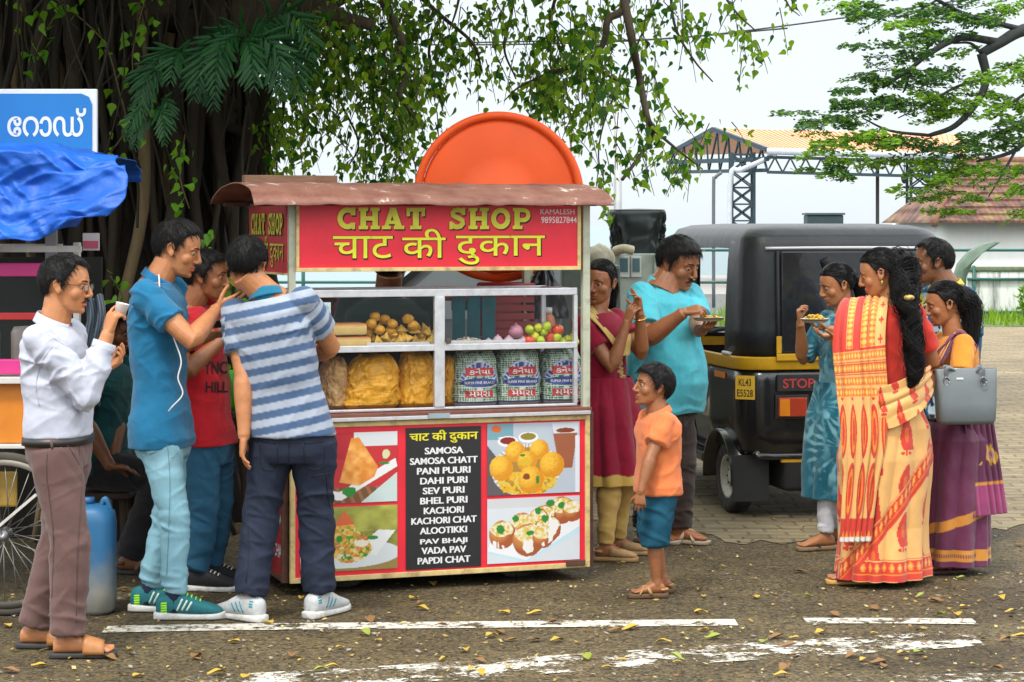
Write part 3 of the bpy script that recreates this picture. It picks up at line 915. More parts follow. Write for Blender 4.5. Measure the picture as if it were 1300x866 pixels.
def sandal(s, side, sole_mat, strap_mat, kind='cross', name='sandal', k=1.0, edge=None):
 an, l, f, g = s.foot_frame(side)
 k = s.k * (1.0 if s.sex == 'm' else .92) * k
 rs = []
 for u_, w in [(-.075, .020), (-.066, .032), (-.03, .037), (.04, .036), (.10, .045), (.15, .047), (.18, .040), (.198, .022)]:
  rs.append(ring(g + f * u_ * k + UP * .0125, l, UP, w * k, .0115, .0115, 18, 5))
 o = part(name, loft(rs), sole_mat, s.root)
 def arch(u_, w, h, wd, lean=0.0):
  th = np.linspace(-.12, PI + .12, 15)
  return tube([g + f * (u_ + lean * math.sin(t)) * k + l * math.cos(t) * w * k + UP * (.020 + max(0, math.sin(t)) * h * k) for t in th], wd * k, 8, flat=.22, up=None)
 def arch2(u_, w, h, wd):                                # wide strap: sheet over the foot
  def fn(U, V):
   t = U * PI; x = u_ + (V - .5) * wd
   hh = h + (0.5 - V) * wd * .35
   return g + (f * k)[None, :] * x[:, None] + (np.cos(t) * w * k)[:, None] * l + (.018 + np.sin(t) ** .8 * hh * k)[:, None] * UP
  v, fc, U, V = grid(fn, 20, 6)
  return v, fc
 if kind == 'cross':
  for (a, b) in (((.045, -1), (.125, 1)), ((.045, 1), (.125, -1))):
   th = np.linspace(0, PI, 13)
   pts = [g + f * lerp(a[0], b[0], i / 12) * k + l * a[1] * math.cos(t) * .044 * k + UP * (.020 + math.sin(t) * (.062 - .022 * i / 12) * k) for i, t in enumerate(th)]
   st = part('strap', tube(pts, .011 * k, 8, flat=.3), strap_mat, o)
  th = np.linspace(PI * .5, PI * 1.5, 11)
  part('strap', tube([g + f * (-.02 + .052 * math.cos(t)) * k + l * math.sin(t) * .036 * k + UP * .058 * k for t in th], .008 * k, 8, flat=1), strap_mat, o)
 elif kind == 'slide':
  st = part('strap', arch2(.105, .049, .062, .085), strap_mat, o); solidify(st, .004)
 elif kind == 'closed':
  rs = []
  for u_, w, h in [(.03, .039, .070), (.06, .043, .064), (.10, .047, .052), (.14, .047, .042), (.17, .040, .032), (.19, .022, .022)]:
   rs.append(ring(g + f * u_ * k + UP * (.018 + h * k / 2), l, UP, w * k, h * k / 2, h * k / 2, 16, 2.6))
  part('strap', loft(rs), strap_mat, o)
  th = np.linspace(PI * .45, PI * 1.55, 11)
  part('strap', tube([g + f * (-.02 + .056 * math.cos(t)) * k + l * math.sin(t) * .038 * k + UP * .060 * k for t in th], .008 * k, 8), strap_mat, o)
 elif kind == 'thong':
  tip = g + f * .150 * k + UP * .03 + l * (.012 if side == 'R' else -.012) * k
  for sg in (-1, 1):
   b = g + f * .055 * k + l * sg * .042 * k + UP * .022
   part('strap', tube(spline([b, lerp(b, tip, .5) + UP * .026 * k, tip], 5), .006 * k, 8), strap_mat, o)
 return o
def skirt(s, name, fn_paint, mat, z_top, z_bot, centre, aw, af, nfold=14, amp=.02, yaw=0, n=260, m=170, twist=0.0, seed=0.0, e=2.1, parent=None, front_pleat=None):
 """draped tube of cloth from z_top to z_bot; centre(t), aw(t), af(t) with t 0 at the top; painted by fn_paint(U, W, t, hgt) -> rgb"""
 l, f, u = basis(yaw)
 def fn(U, V):
  th = U * 2 * PI; t = V
  z = z_top + (z_bot - z_top) * t
  cs, sn = np.cos(th), np.sin(th)
  a, b = aw(t), af(t)
  x = np.sign(sn) * np.abs(sn) ** (2 / e) * a; y = np.sign(cs) * np.abs(cs) ** (2 / e) * b
  k = nfold
  ph = th * k + twist * t * 6 + 1.2 * np.sin(th * 2 + seed) + 1.4 * vnoise(np.stack([cs * 2 + seed, sn * 2, t * 2], 1))
  am = amp * (.15 + .85 * t ** .8) * (.45 + .55 * (vnoise(np.stack([cs * 1.7, sn * 1.7, t * 1.2 + seed], 1)) * .5 + .5))
  d = am * (np.abs(np.sin(ph * .5)) * 2 - 1)
  d = d + .010 * fbm(np.stack([cs * 3, sn * 3, t * 5 + seed], 1), 3)
  if front_pleat is not None:
   d = d + front_pleat(th, t)
  r = np.sqrt(x * x + y * y) + 1e-6
  x = x * (1 + d / r); y = y * (1 + d / r)
  return centre(t) + x[:, None] * l + y[:, None] * f + np.stack([0 * z, 0 * z, z], 1)
 v, fc, U, V = grid(fn, n, m, closed=True)
 col = fn_paint(U, V, v)
 o = part(name, (v, fc), mat, parent or s.root, col=col)
 solidify(o, .003)
 return o
def strip(s, name, path, widths, wdir, paint, mat, nu=200, nv=90, nfold=7, amp=.014, nrm_dir=None, seed=0.0, parent=None, sag=0.0):
 """draped strip: path points, half widths and width directions along it; folds run lengthwise"""
 p = spline(path, 12); K = len(p)
 tt = np.linspace(0, 1, K); t0 = np.linspace(0, 1, len(path))
 W = np.interp(tt, t0, widths); WD = np.stack([np.interp(tt, t0, np.array(wdir)[:, a]) for a in range(3)], 1)
 WD /= np.linalg.norm(WD, axis=1, keepdims=True)
 T = np.gradient(p, axis=0); T /= np.linalg.norm(T, axis=1, keepdims=True)
 NN = np.cross(WD, T); NN /= np.linalg.norm(NN, axis=1, keepdims=True)
 if nrm_dir is not None:
  sg = np.sign((NN * np.asarray(nrm_dir)).sum(1)); sg[sg == 0] = 1; NN = NN * sg[:, None]
 seg = np.concatenate([[0], np.cumsum(np.linalg.norm(np.diff(p, axis=0), axis=1))])
 def fn(U, V):
  x = V * 2 - 1
  ip = lambda A: np.stack([np.interp(U, tt, A[:, a]) for a in range(3)], 1)
  w = np.interp(U, tt, W)
  ph = x * nfold * PI / 2 + 1.1 * vnoise(np.stack([x * 2, U * 3 + seed, 0 * x + seed], 1))
  d = amp * (np.abs(np.sin(ph)) * 2 - 1) * (.7 + .5 * vnoise(np.stack([x * 3 + 5, U * 4, 0 * x + seed], 1)))
  return ip(p) + ip(WD) * (x * w)[:, None] + ip(NN) * d[:, None] - UP * (sag * x * x)[:, None]
 v, fc, U, V = grid(fn, nu, nv)
 col = paint(U, V, U * seg[-1], (V * 2 - 1) * np.interp(U, tt, W))
 o = part(name, (v, fc), mat, parent or s.root, col=col)
 solidify(o, .003)
 return o
# ================================================================== the people of the photograph
T_DARK, T_BROWN, T_LIGHT, T_MID = (.18, .070, .030), (.28, .108, .044), (.46, .190, .078), (.37, .150, .060)
LEATHER = M('dark_leather', (.018, .015, .013), rough=.4, var=.2)
WHITE_RUB = M('white_rubber', (.55, .55, .52), rough=.6, var=.12, vscale=30, dirt=.5, dscale=20, dcol=(.2, .17, .12))
DARK_RUB = M('dark_rubber', (.03, .028, .026), rough=.7, var=.2)
def JJ(D):
 return lambda px, py, dd=0.0: P(px, py, D + dd)
def ank(px, py, d, h=.085):
 "ankle above the ground point seen at column px standing at depth d"
 p = P(px, py, d); p[2] = h
 return p
def paper_plate(c, r, label, food_col, n=90, heap=.02, group='paper plates of snacks'):
 rt = root('snack_plate', label, 'plate', c, group)
 prof = [(0, 0), (r * .7, 0), (r * .85, .006), (r, .016), (r * 1.01, .017), (r * .86, .003), (r * .7, -.003), (0, -.003)]
 part('plate', move(lathe(prof, 28), c), M('plate_paper', (.62, .60, .55), rough=.6, var=.06), rt)
 G = []
 for i in range(n):
  a, q = random.random() * 6.28, math.sqrt(random.random()) * r * .72
  z = heap * (1 - (q / r) ** 2) * random.random()
  s_ = .004 + .006 * random.random()
  G.append(ellip(c + V3(math.cos(a) * q, math.sin(a) * q, z + .004), (s_, s_ * (.6 + random.random() * .6), s_ * .7), None, 7, 5))
 cols = np.vstack([np.tile(np.array(random.choice(food_col)), (len(g[0]), 1)) for g in G])
 g = join(*G)
 part('food', g, MA_FOOD, rt, col=cols)
 return rt
MA_FOOD = M('snack_food', (1, 1, 1), rough=.55, attr='Col', var=.25, vscale=120, bump=.3, bscale=250)
# ---------------------------------------------------------------- 1 man in the white shirt
def white_shirt_man():
 D = 8.75; J = JJ(D)
 s = Body(D, 1.66, J(84, 361), J(66, 420), J(76, 566), 82, 80, 84, hpitch=6, build=.98, belly=.026)
 s.set_arm('R', J(126, 492, -.12), J(137, 424, -.10), hdir=V3(.25, .1, 1), palm=V3(.75, .65, -.1), curl=(.35, .75, .85, .9), thumb=.7)
 s.set_arm('L', J(112, 520, .2), J(132, 470, .12), hdir=V3(.8, 0, .5), palm=V3(0, -.2, 1), curl=(.5, .5, .6, .6))
 s.set_leg('R', ank(86, 830, D - .10), 97); s.set_leg('L', ank(44, 820, D + .10), 88)
 build_body(s, 'person', 'man in a white long-sleeved shirt, brown trousers and glasses, holding a cup', J(72, 835) * V3(1, 1, 0), T_LIGHT, vox=.0036, toes=True)
 hair(s, .011, 'short', front=.070, recede=.6, temple=.03, seed=2)
 moustache(s, .028, .0062); glasses(s)
 ws = cloth('white_shirt_cotton', (.45, .47, .55), bump=.15)
 so = shirt(s, ws, hem=.085, sleeve=1.80, cuff_ease=.014, ease=.016, seed=1.3, amp=1.2)
 collar(s, ws, .046, r=.068)
 tr = cloth('brown_trouser_wool', (.125, .070, .062), rough=.75, bump=.15)
 seam(s, so, [[(66, 440), (52, 462), (46, 490), (50, 515)], [(60, 425), (72, 432), (88, 440)]], M('shirt_stitch', (.42, .43, .50), var=0), .0016)
 to = trousers(s, tr, top=.10, cut='straight', ease=.014, seed=2, hem=.97, amp=.9)
 seam(s, to, [[(100, 560), (104, 600), (101, 660), (98, 720), (97, 790)], [(60, 570), (60, 610), (68, 680), (66, 760)], [(84, 562), (94, 578), (101, 590)]], M('trouser_stitch', (.075, .04, .035), var=0), .0016)
 bl = belt(s, LEATHER, t=.055, ease=.0195, w=.036)
 part('belt_loop', join(*[tube([s.tring(t_, .023)[i] for t_ in (.015, .05, .085)], .005, 6) for i in (20, 28)]), tr, bl)
 part('cuff', tube([lerp(s.arm['R'][1], s.arm['R'][2], q) for q in (.70, .86)], [.046, .047], 18), ws, s.root)
 tan = M('tan_leather', (.36, .15, .045), rough=.5, var=.15, vscale=30, bump=.1, bscale=120)
 for sd in 'LR': sandal(s, sd, DARK_RUB, tan, 'slide')
 w, hd, pn = s.hand['R'][:3]
 c = w + hd * .070 + pn * .034 + V3(0, 0, .015)
 g = lathe([(.0, 0), (.021, 0), (.027, .045), (.028, .047), (.025, .045), (.019, .005), (0, .005)], 20)
 tag(part('snack_cup', xf(g, Matrix.Translation(c) @ Matrix.Rotation(.25, 4, 'Y')), M('cup_paper', (.66, .62, .60), rough=.5, var=.05), None), 'small pale paper cup held to the mouth of the man in the white shirt', 'cup')
# ---------------------------------------------------------------- 2 young man in the blue polo
def blue_polo_man():
 D = 9.6; J = JJ(D)
 s = Body(D, 1.76, J(226, 315), J(197, 361), J(207, 548), 84, 78, 82, hpitch=16, build=.93)
 s.set_arm('R', J(243, 422, -.20), J(275, 393, -.02), hdir=V3(1, .15, .35), palm=V3(-.2, .8, .5), curl=(.15, .3, .6, .7), thumb=.5, spread=.06)
 s.set_arm('L', J(250, 455, .22), J(268, 425, .16), hdir=V3(1, -.2, .1), palm=V3(0, 0, 1), curl=.45)
 s.set_leg('R', ank(222, 780, D - .10), 93); s.set_leg('L', ank(189, 772, D + .09), 84)
 build_body(s, 'person', 'tall young man in a blue polo shirt, pale blue jeans and green running shoes', J(215, 785) * V3(1, 1, 0), T_LIGHT, vox=.0036)
 hair(s, .012, 'short', front=.072, temple=.034, seed=4)
 pc = cloth('blue_polo_knit', (.012, .135, .265), bump=.3, var=.16)
 shirt(s, pc, hem=-.10, sleeve=.60, ease=.011, cuff_ease=.014, seed=2.2, amp=1.45, flare=.008)
 collar(s, cloth('blue_polo_collar', (.014, .14, .30)), .040)
 jn = M('pale_denim', (.22, .42, .50), rough=.85, var=.18, vscale=7, bump=.35, bscale=700, dirt=.28, dscale=5, dcol=(.42, .58, .62), spec=.2)
 to = trousers(s, jn, top=.02, cut='slim', ease=.009, seed=4, hem=.92, amp=1.05)
 st = M('denim_stitch', (.10, .24, .30), var=0)
 seam(s, to, [[(210, 540), (214, 580), (216, 620), (214, 680), (212, 730)], [(196, 548), (206, 560), (222, 562)], [(230, 540), (232, 556), (226, 574), (218, 582)], [(172, 570), (186, 576), (200, 572)]], st, .0015)
 sock = cloth('navy_sock', (.012, .016, .04))
 for sd in 'LR':
  a, kn, an = s.leg[sd]
  part('sock', tube([lerp(kn, an, .86), an - UP * .01, an - UP * .05], [.043, .042, .040], 16), sock, s.root)
 up = M('teal_mesh', (.010, .14, .16), rough=.7, var=.2, vscale=80, bump=.4, bscale=900)
 lime = M('lime_trim', (.30, .72, .02), rough=.5, var=.08); pale = M('pale_stripe', (.55, .70, .62), rough=.5, var=.05)
 for sd in 'LR':
  o = shoe(s, sd, up, WHITE_RUB, [(.012 + i * .02, .035 + i * .02, .022, .072 - i * .006, pale, 'stripe') for i in range(3)] + [(-.055, -.030, .012 + i * .010, .014 + i * .010, lime, 'heel_patch') for i in range(5)], lace=lime)
 # white earphone lead down the side
 l, f, u = s.cb
 pts = [s.neck + f * .03 - l * .075 + UP * .02, P(205, 385, D - .235), P(221, 430, D - .215), P(230, 458, D - .215), P(226, 480, D - .215), P(232, 500, D - .21), P(219, 516, D - .205), P(214, 522, D - .19)]
 part('earphone_lead', tube(spline(pts, 8), .0032, 6), M('white_plastic', (.7, .7, .7), rough=.4, var=0), s.root)
 c = P(274, 416, D + .06)
 g = lathe([(0, 0), (.030, 0), (.055, .030), (.058, .032), (.052, .030), (.028, .006), (0, .006)], 24)
 tag(part('snack_bowl', move(g, c), M('dark_bowl', (.03, .028, .03), rough=.5, var=.1), None), 'small dark bowl in the hands of the man in the blue polo', 'bowl')
# ---------------------------------------------------------------- 3 man in the red T-shirt
def red_shirt_man():
 D = 10.25; J = JJ(D)
 s = Body(D, 1.66, J(263, 350), J(238, 392), J(263, 560), 80, 70, 76, hpitch=4, build=1.0)
 s.set_arm('R', J(256, 480, -.26), J(281, 432, -.16), hdir=V3(.6, .1, .8), palm=V3(.2, 1, 0), curl=.5)
 s.set_arm('L', J(285, 480, .22), J(287, 535, .12), hdir=V3(.2, -.1, -1), palm=V3(-1, 0, 0), curl=.35)
 s.set_leg('R', ank(250, 755, D - .02), 85); s.set_leg('L', ank(268, 750, D + .16), 80)
 build_body(s, 'person', 'man in a red printed T-shirt and dark jeans beside the blue polo man', J(262, 755) * V3(1, 1, 0), T_BROWN, vox=.0042)
 hair(s, .013, 'short', front=.068, temple=.032, seed=5)
 rc = cloth('red_jersey', (.46, .012, .020), bump=.2, var=.16)
 sh = shirt(s, rc, hem=-.02, sleeve=.62, ease=.016, seed=3.1, amp=1.2)
 collar(s, rc, .016, flare=.001)
 black = M('print_ink', (.012, .010, .012), rough=.8, var=0)
 decal(s, sh, 'YNC', 274, 474, 30, 16, black); decal(s, sh, 'HILL', 275, 498, 28, 14, black)
 jn = M('mid_denim', (.030, .115, .20), rough=.85, var=.2, vscale=7, bump=.3, bscale=700, dirt=.35, dscale=4, dcol=(.10, .24, .34), spec=.2)
 trousers(s, jn, top=.10, cut='slim', seed=6, hem=.95, amp=.9)
 bk = M('black_canvas', (.012, .012, .014), rough=.8, var=.15)
 for sd in 'LR': shoe(s, sd, bk, WHITE_RUB, lace=M('white_lace', (.6, .6, .6), var=0))
# ---------------------------------------------------------------- 4 man in the striped polo, seen from behind
def striped_man():
 D = 9.5; J = JJ(D)
 s = Body(D, 1.72, J(313, 335), J(343, 381), J(372, 556), 172, 158, 172, hpitch=14, hroll=8, build=.97, sw=.97)
 s.set_arm('L', J(315, 490, -.06), J(311, 570, -.10), hdir=V3(-.10, .05, -1), palm=V3(1, .1, 0), curl=(.25, .3, .35, .4), thumb=.3)
 s.set_arm('R', J(428, 452, .14), J(392, 455, .33), hdir=V3(-.6, 1, .1), palm=V3(0, 0, -1), curl=.4)
 s.set_leg('L', ank(317, 785, D - .04), 228, hint=J(330, 650, .6)); s.set_leg('R', ank(405, 778, D + .06), 152, hint=J(400, 650, .6))
 build_body(s, 'person', 'man seen from behind in a blue and white striped polo at the counter', J(365, 788) * V3(1, 1, 0), T_LIGHT, vox=.0038)
 hair(s, .010, 'short', seed=7)
 sm = M('striped_knit', (1, 1, 1), rough=.9, attr='Col', var=.10, vscale=16, bump=.2, bscale=900, spec=.2, sheen=.15)
 o = shirt(s, sm, hem=.02, sleeve=.62, ease=.016, cuff_ease=.018, seed=4.4, amp=1.1, flare=.0)
 me = o.data; n = len(me.vertices); v = np.empty(n * 3); me.vertices.foreach_get('co', v); v = v.reshape(-1, 3) + wpos(s.root)
 ax = nrm(s.neck - s.pelvis + V3(-.02, 0, 0))
 h = (v - s.pelvis) @ ax
 for sd in 'LR':                                       # sleeves: stripes run round the arm
  a, e, w = s.arm[sd]; da = nrm(e - a); t = (v - a) @ da; rad = np.linalg.norm(v - a - t[:, None] * da, axis=1)
  m = (t > .02) & (rad < .105); m &= ((v - s.sh[sd]) @ s.cb[0]) * (1 if sd == 'L' else -1) > .012 - .1 * np.clip(t - .08, 0, 1)
  h = np.where(m, -t * 1.05 + .012, h)
 wv = .5 + .5 * np.cos(2 * PI * (h / .063))
 a, b = np.array((.32, .36, .43)), np.array((.055, .10, .19))
 mixv = sstep(wv, .40, .60)[:, None]
 # thin dark pinstripe inside each blue band
 pin = (sstep(.5 + .5 * np.cos(2 * PI * (h / .063 + .5)), .93, .99) * .35)[:, None]
 colr = a * (1 - mixv) + b * mixv
 ca = me.color_attributes.new('Col', 'FLOAT_COLOR', 'POINT'); c4 = np.ones((n, 4)); c4[:, :3] = colr; ca.data.foreach_set('color', c4.ravel())
 collar(s, cloth('teal_collar', (.015, .15, .25)), .044, flare=.014)
 nv = M('navy_twill', (.016, .022, .042), rough=.75, var=.22, vscale=9, bump=.25, bscale=600, spec=.25)
 to = trousers(s, nv, top=.10, cut='straight', ease=.010, seed=8, hem=.93, amp=1.1)
 st = M('navy_stitch', (.006, .008, .016), var=0)
 seam(s, to, [[(368, 545), (367, 565), (366, 590)], [(330, 560), (352, 563)], [(330, 560), (331, 590), (341, 597), (351, 590), (352, 563)], [(385, 563), (412, 560)], [(385, 563), (388, 590), (400, 596), (411, 588), (412, 560)], [(312, 585), (312, 640), (316, 700), (312, 740)], [(414, 600), (418, 640), (424, 645)], [(396, 605), (420, 600)]], st, .002)
 grey = M('pale_grey_mesh', (.46, .48, .48), rough=.7, var=.15, vscale=40, bump=.3, bscale=900, dirt=.3, dscale=25, dcol=(.25, .22, .17))
 teal = M('teal_trim', (.02, .25, .33), rough=.5, var=.05)
 for sd in 'LR':
  shoe(s, sd, grey, WHITE_RUB, [(.0 + i * .024, .02 + i * .024, .02, .066 - i * .006, teal, 'stripe') for i in range(3)] + [(-.058, -.040, .050 + i * .010, .052 + i * .010, teal, 'heel_patch') for i in range(3)], lace=WHITE_RUB)
# ---------------------------------------------------------------- 5 man in the teal shirt sitting behind the queue
def seated_man():
 D = 10.9; J = JJ(D)
 s = Body(D, 1.68, J(146, 418), J(131, 462), J(128, 592), 70, 72, 75, hpitch=18, build=1.05)
 s.set_arm('R', J(120, 545, -.30), J(140, 592, -.34), hdir=V3(.95, 0, -.1), palm=V3(0, -.2, -1), curl=.25, spread=.05)
 s.set_arm('L', J(150, 560, .1), J(142, 612, -.24), hdir=V3(.8, 0, -.5), palm=V3(0, -.2, -1), curl=.25, spread=.05)
 s.leg['R'] = (s.hip['R'], J(205, 605, -.22), J(165, 712, -.18)); s.leg['L'] = (s.hip['L'], J(208, 602, .2), J(186, 706, .16))
 for sd, q in (('R', -.18), ('L', .16)):
  an = s.leg[sd][2]; an = V3(an[0], an[1], .085); s.leg[sd] = (s.leg[sd][0], s.leg[sd][1], an); s.foot[sd] = (an, 80)
 build_body(s, 'person', 'man in a dark teal shirt sitting in the shade behind the queue', (J(140, 700) * V3(1, 1, 0)), T_DARK, vox=.0055, toes=True)
 hair(s, .012, 'short', seed=9)
 tc_ = cloth('teal_shirt_cotton', (.008, .075, .080))
 shirt(s, tc_, hem=-.06, sleeve=.75, ease=.022, seed=5, amp=1.4)
 collar(s, tc_, .035)
 trousers(s, cloth('charcoal_trouser', (.02, .02, .022)), top=.10, cut='straight', seed=9)
 for sd in 'LR': sandal(s, sd, DARK_RUB, M('brown_strap', (.09, .04, .025), rough=.5), 'cross')
 r = root('stool', 'low dark wooden stool under the man in the teal shirt', 'stool', V3(s.pelvis[0], s.pelvis[1], 0))
 wd = M('stool_wood', (.05, .03, .02), rough=.7, var=.3)
 b = V3(s.pelvis[0], s.pelvis[1], 0); zt = s.pelvis[2] - .115
 part('seat', box(b + V3(0, 0, zt - .015), (.34, .30, .03), 0, .006), wd, r)
 for x in (-.13, .13):
  for y in (-.11, .11): part('leg', bar(b + V3(x, y, zt - .031), b + V3(x * 1.12, y * 1.12, 0), .035, .035), wd, r)
# ---------------------------------------------------------------- 6 vendor behind the cart
def vendor():
 D = 11.6; J = JJ(D)
 s = Body(D, 1.68, J(496, 338), J(492, 380), J(490, 546), 172, 176, 178, hpitch=14, build=1.22, sw=1.1)
 s.set_arm('L', J(432, 450, .08), J(440, 520, .12), curl=.4); s.set_arm('R', J(548, 450, .08), J(540, 520, .12), curl=.4)
 s.set_leg('L', ank(468, 690, D), 170); s.set_leg('R', ank(508, 690, D), 190)
 build_body(s, 'person', 'heavy vendor in a dark green shirt standing behind the glass case', J(490, 700) * V3(1, 1, 0), T_DARK, vox=.0055)
 hair(s, .012, 'short', seed=11)
 dk = cloth('dark_green_shirt', (.012, .028, .026))
 shirt(s, dk, hem=-.08, sleeve=.7, ease=.03, seed=6); collar(s, dk, .035)
 trousers(s, cloth('vendor_trouser', (.03, .03, .035)), top=.1, cut='straight', seed=10)
 for sd in 'LR': sandal(s, sd, DARK_RUB, LEATHER, 'thong')
# ---------------------------------------------------------------- 8 woman in the maroon kurta
def maroon_woman():
 D = 11.3; J = JJ(D)
 s = Body(D, 1.60, J(762, 357), J(758, 401), J(775, 528), -30, 50, 62, hpitch=8, hroll=-4, sex='f', bust=.028)
 s.set_arm('R', J(776, 462, -.16), J(796, 410, -.16), hdir=V3(.35, .05, 1), palm=V3(.8, .6, 0), curl=(.3, .4, .5, .5), thumb=.4)
 s.set_arm('L', J(816, 438, -.08), J(812, 396, -.14), hdir=V3(-.15, 0, 1), palm=V3(-.8, -.4, 0), curl=(.15, .2, .6, .7), thumb=.4, spread=.05)
 s.set_leg('R', ank(768, 706, D - .16), 82); s.set_leg('L', ank(784, 695, D + .06), 84)
 build_body(s, 'person', 'young woman in a maroon kurta, cream shawl and yellow leggings beside the cart', J(775, 705) * V3(1, 1, 0), T_BROWN, vox=.0038)
 hair(s, .008, 'long', front=.068, seed=12, temple=.035)
 hb, hs, c = s.hb, s.hs, s.head
 w = lambda x, y, z: c + hs * (x * hb[0] + y * hb[1] + z * hb[2])
 hair_lock(s, [w(0, -.10, 0), w(0, -.13, -.06), w(0, -.12, -.14), w(0, -.13, -.26)], [.03, .034, .026, .010])
 mc = cloth('maroon_cotton', (.21, .006, .024), bump=.2)
 shirt(s, mc, hem=.0, sleeve=.55, ease=.014, seed=7, amp=1.1)
 mat = M('maroon_print', (1, 1, 1), rough=.9, attr='Col', var=.1, bump=.2, bscale=700, spec=.2, sheen=.15)
 z0, z1 = s.pelvis[2] + .20, CAMH - (612 - HY) / (FPX / D)
 def paint(U, V, v):
  c_ = np.tile(np.array((.21, .006, .024)), (len(U), 1))
  b = v[:, 2] < z1 + .055 + .006 * np.sin(U * 60)
  c_[b] = (.46, .30, .07)
  return c_
 cen = lambda t: lerp(lerp(s.pelvis, s.neck, .33), V3(s.pelvis[0] + .005, s.pelvis[1], 0), t)[None, :] * V3(1, 1, 0) if np.isscalar(t) else (lerp(s.pelvis, s.neck, .33)[None, :] * (1 - t[:, None]) + V3(s.pelvis[0] + .01, s.pelvis[1], 0)[None, :] * t[:, None]) * V3(1, 1, 0)
 skirt(s, 'kurta_skirt', paint, mat, z0, z1, cen, lambda t: np.interp(t, [0, .25, 1], [.150, .195, .235]), lambda t: np.interp(t, [0, .3, 1], [.118, .150, .185]), nfold=10, amp=.022, yaw=58, n=160, m=120, seed=3.3)
 # gold woven panel down the front
 l, f, u = s.cb
 G = []
 rng = np.random.default_rng(5)
 for i in range(26):
  t = .66 - i * .026
  fr = s.tring(t, .017, 36)[0] if t > 0 else None
  if fr is None: continue
  for q in range(3):
   G.append(ellip(fr + l * (rng.random() - .5) * .05 + UP * (rng.random() - .5) * .02 + f * .004, (.009, .005, .010), None, 7, 5))
 part('gold_embroidery', join(*G), M('gold_thread', (.45, .27, .10), rough=.5, var=.2), s.root)
 cream = M('cream_shawl', (1, 1, 1), rough=.85, attr='Col', var=.08, bump=.2, bscale=700, spec=.2)
 def shp(U, V, L, x):
  c_ = np.tile(np.array((.52, .38, .13)), (len(U), 1)); c_[np.abs(V - .5) > .44] = (.36, .16, .05); return c_
 nk = s.neck
 for sg in (-1, 1):
  strip(s, 'shawl', [nk - f * .085 + UP * .01 + l * sg * .03, nk + l * sg * .078 + UP * .005, nk + l * sg * .085 + f * .09 - UP * .07, nk + l * sg * .05 + f * .145 - UP * .15, nk + l * sg * .012 + f * .17 - UP * .225],
    [.04, .045, .045, .04, .03], [l * sg + UP * .2, f * .2 + l * sg - UP * .5, l * sg + f * .2, l * sg, l * sg], shp, cream, 70, 24, 3, .006, nrm_dir=f + UP)
 yl = cloth('yellow_cotton', (.52, .34, .10))
 trousers(s, yl, top=.05, cut='leggings', seed=11, hem=1.0, amp=1.2)
 flat_ = M('beige_shoe', (.36, .22, .09), rough=.6, var=.2, vscale=60, bump=.4, bscale=250, vor=True)
 for sd in 'LR': sandal(s, sd, flat_, flat_, 'closed', 'flat_shoe')
 gold = M('gold_bangle', (.75, .45, .12), rough=.25, metal=1.0, var=0)
 for sd, q in (('L', .86),):
  a, e, w_ = s.arm[sd]; d = nrm(w_ - e); A = nrm(np.cross(d, (0, 1, .2))); B = np.cross(d, A)
  p = lerp(e, w_, q)
  part('bangle', tube([p + (A * math.cos(t) + B * math.sin(t)) * .031 for t in np.linspace(0, 2 * PI, 25)], .003, 6), gold, s.root)
# ---------------------------------------------------------------- 9 big man in the sky blue shirt
def big_man():
 D = 11.8; J = JJ(D)
 s = Body(D, 1.70, J(862, 334), J(838, 374), J(842, 515), 50, 44, 46, hpitch=18, build=1.22, belly=.085, sw=1.1, hs=1.16, nk=1.2, lift=.28)
 s.set_arm('R', J(812, 440, -.30), J(868, 397, -.42), hdir=V3(1, -.1, .25), palm=V3(-.1, .5, -1), curl=(.5, .6, .7, .7), thumb=.7)
 s.set_arm('L', J(902, 455, -.12), J(888, 420, -.36), hdir=V3(.35, -.6, .25), palm=V3(0, 0, 1), curl=.3)
 s.set_leg('R', ank(822, 690, D + .0), 60); s.set_leg('L', ank(858, 688, D - .02), 62)
 build_body(s, 'person', 'big man with a moustache in a sky blue polo, eating from a paper plate', J(842, 695) * V3(1, 1, 0), T_BROWN, vox=.0038, toes=True)
 hair(s, .014, 'short', front=.060, temple=.03, seed=13); moustache(s, .028, .0066)
 pc = cloth('sky_blue_knit', (.075, .44, .52), bump=.25, var=.12)
 shirt(s, pc, hem=-.06, sleeve=.75, ease=.020, cuff_ease=.022, seed=8, amp=1.6, flare=.01)
 collar(s, cloth('sky_blue_collar', (.09, .50, .58)), .044, flare=.014, open_=1.2)
 tr = cloth('dark_brown_trouser', (.035, .022, .018))
 trousers(s, tr, top=.05, cut='straight', seed=12, amp=1.3)
 tan = M('beige_strap', (.40, .30, .20), rough=.6, var=.15)
 for sd in 'LR': sandal(s, sd, M('pale_sole', (.35, .28, .20), rough=.7), tan, 'cross')
 w, hd, pn = s.hand['L'][:3]
 paper_plate(w + hd * .085 + UP * .028, .085, 'paper plate of yellow chaat in the hand of the big man in sky blue', [(.62, .40, .03), (.55, .30, .03), (.70, .55, .25)])
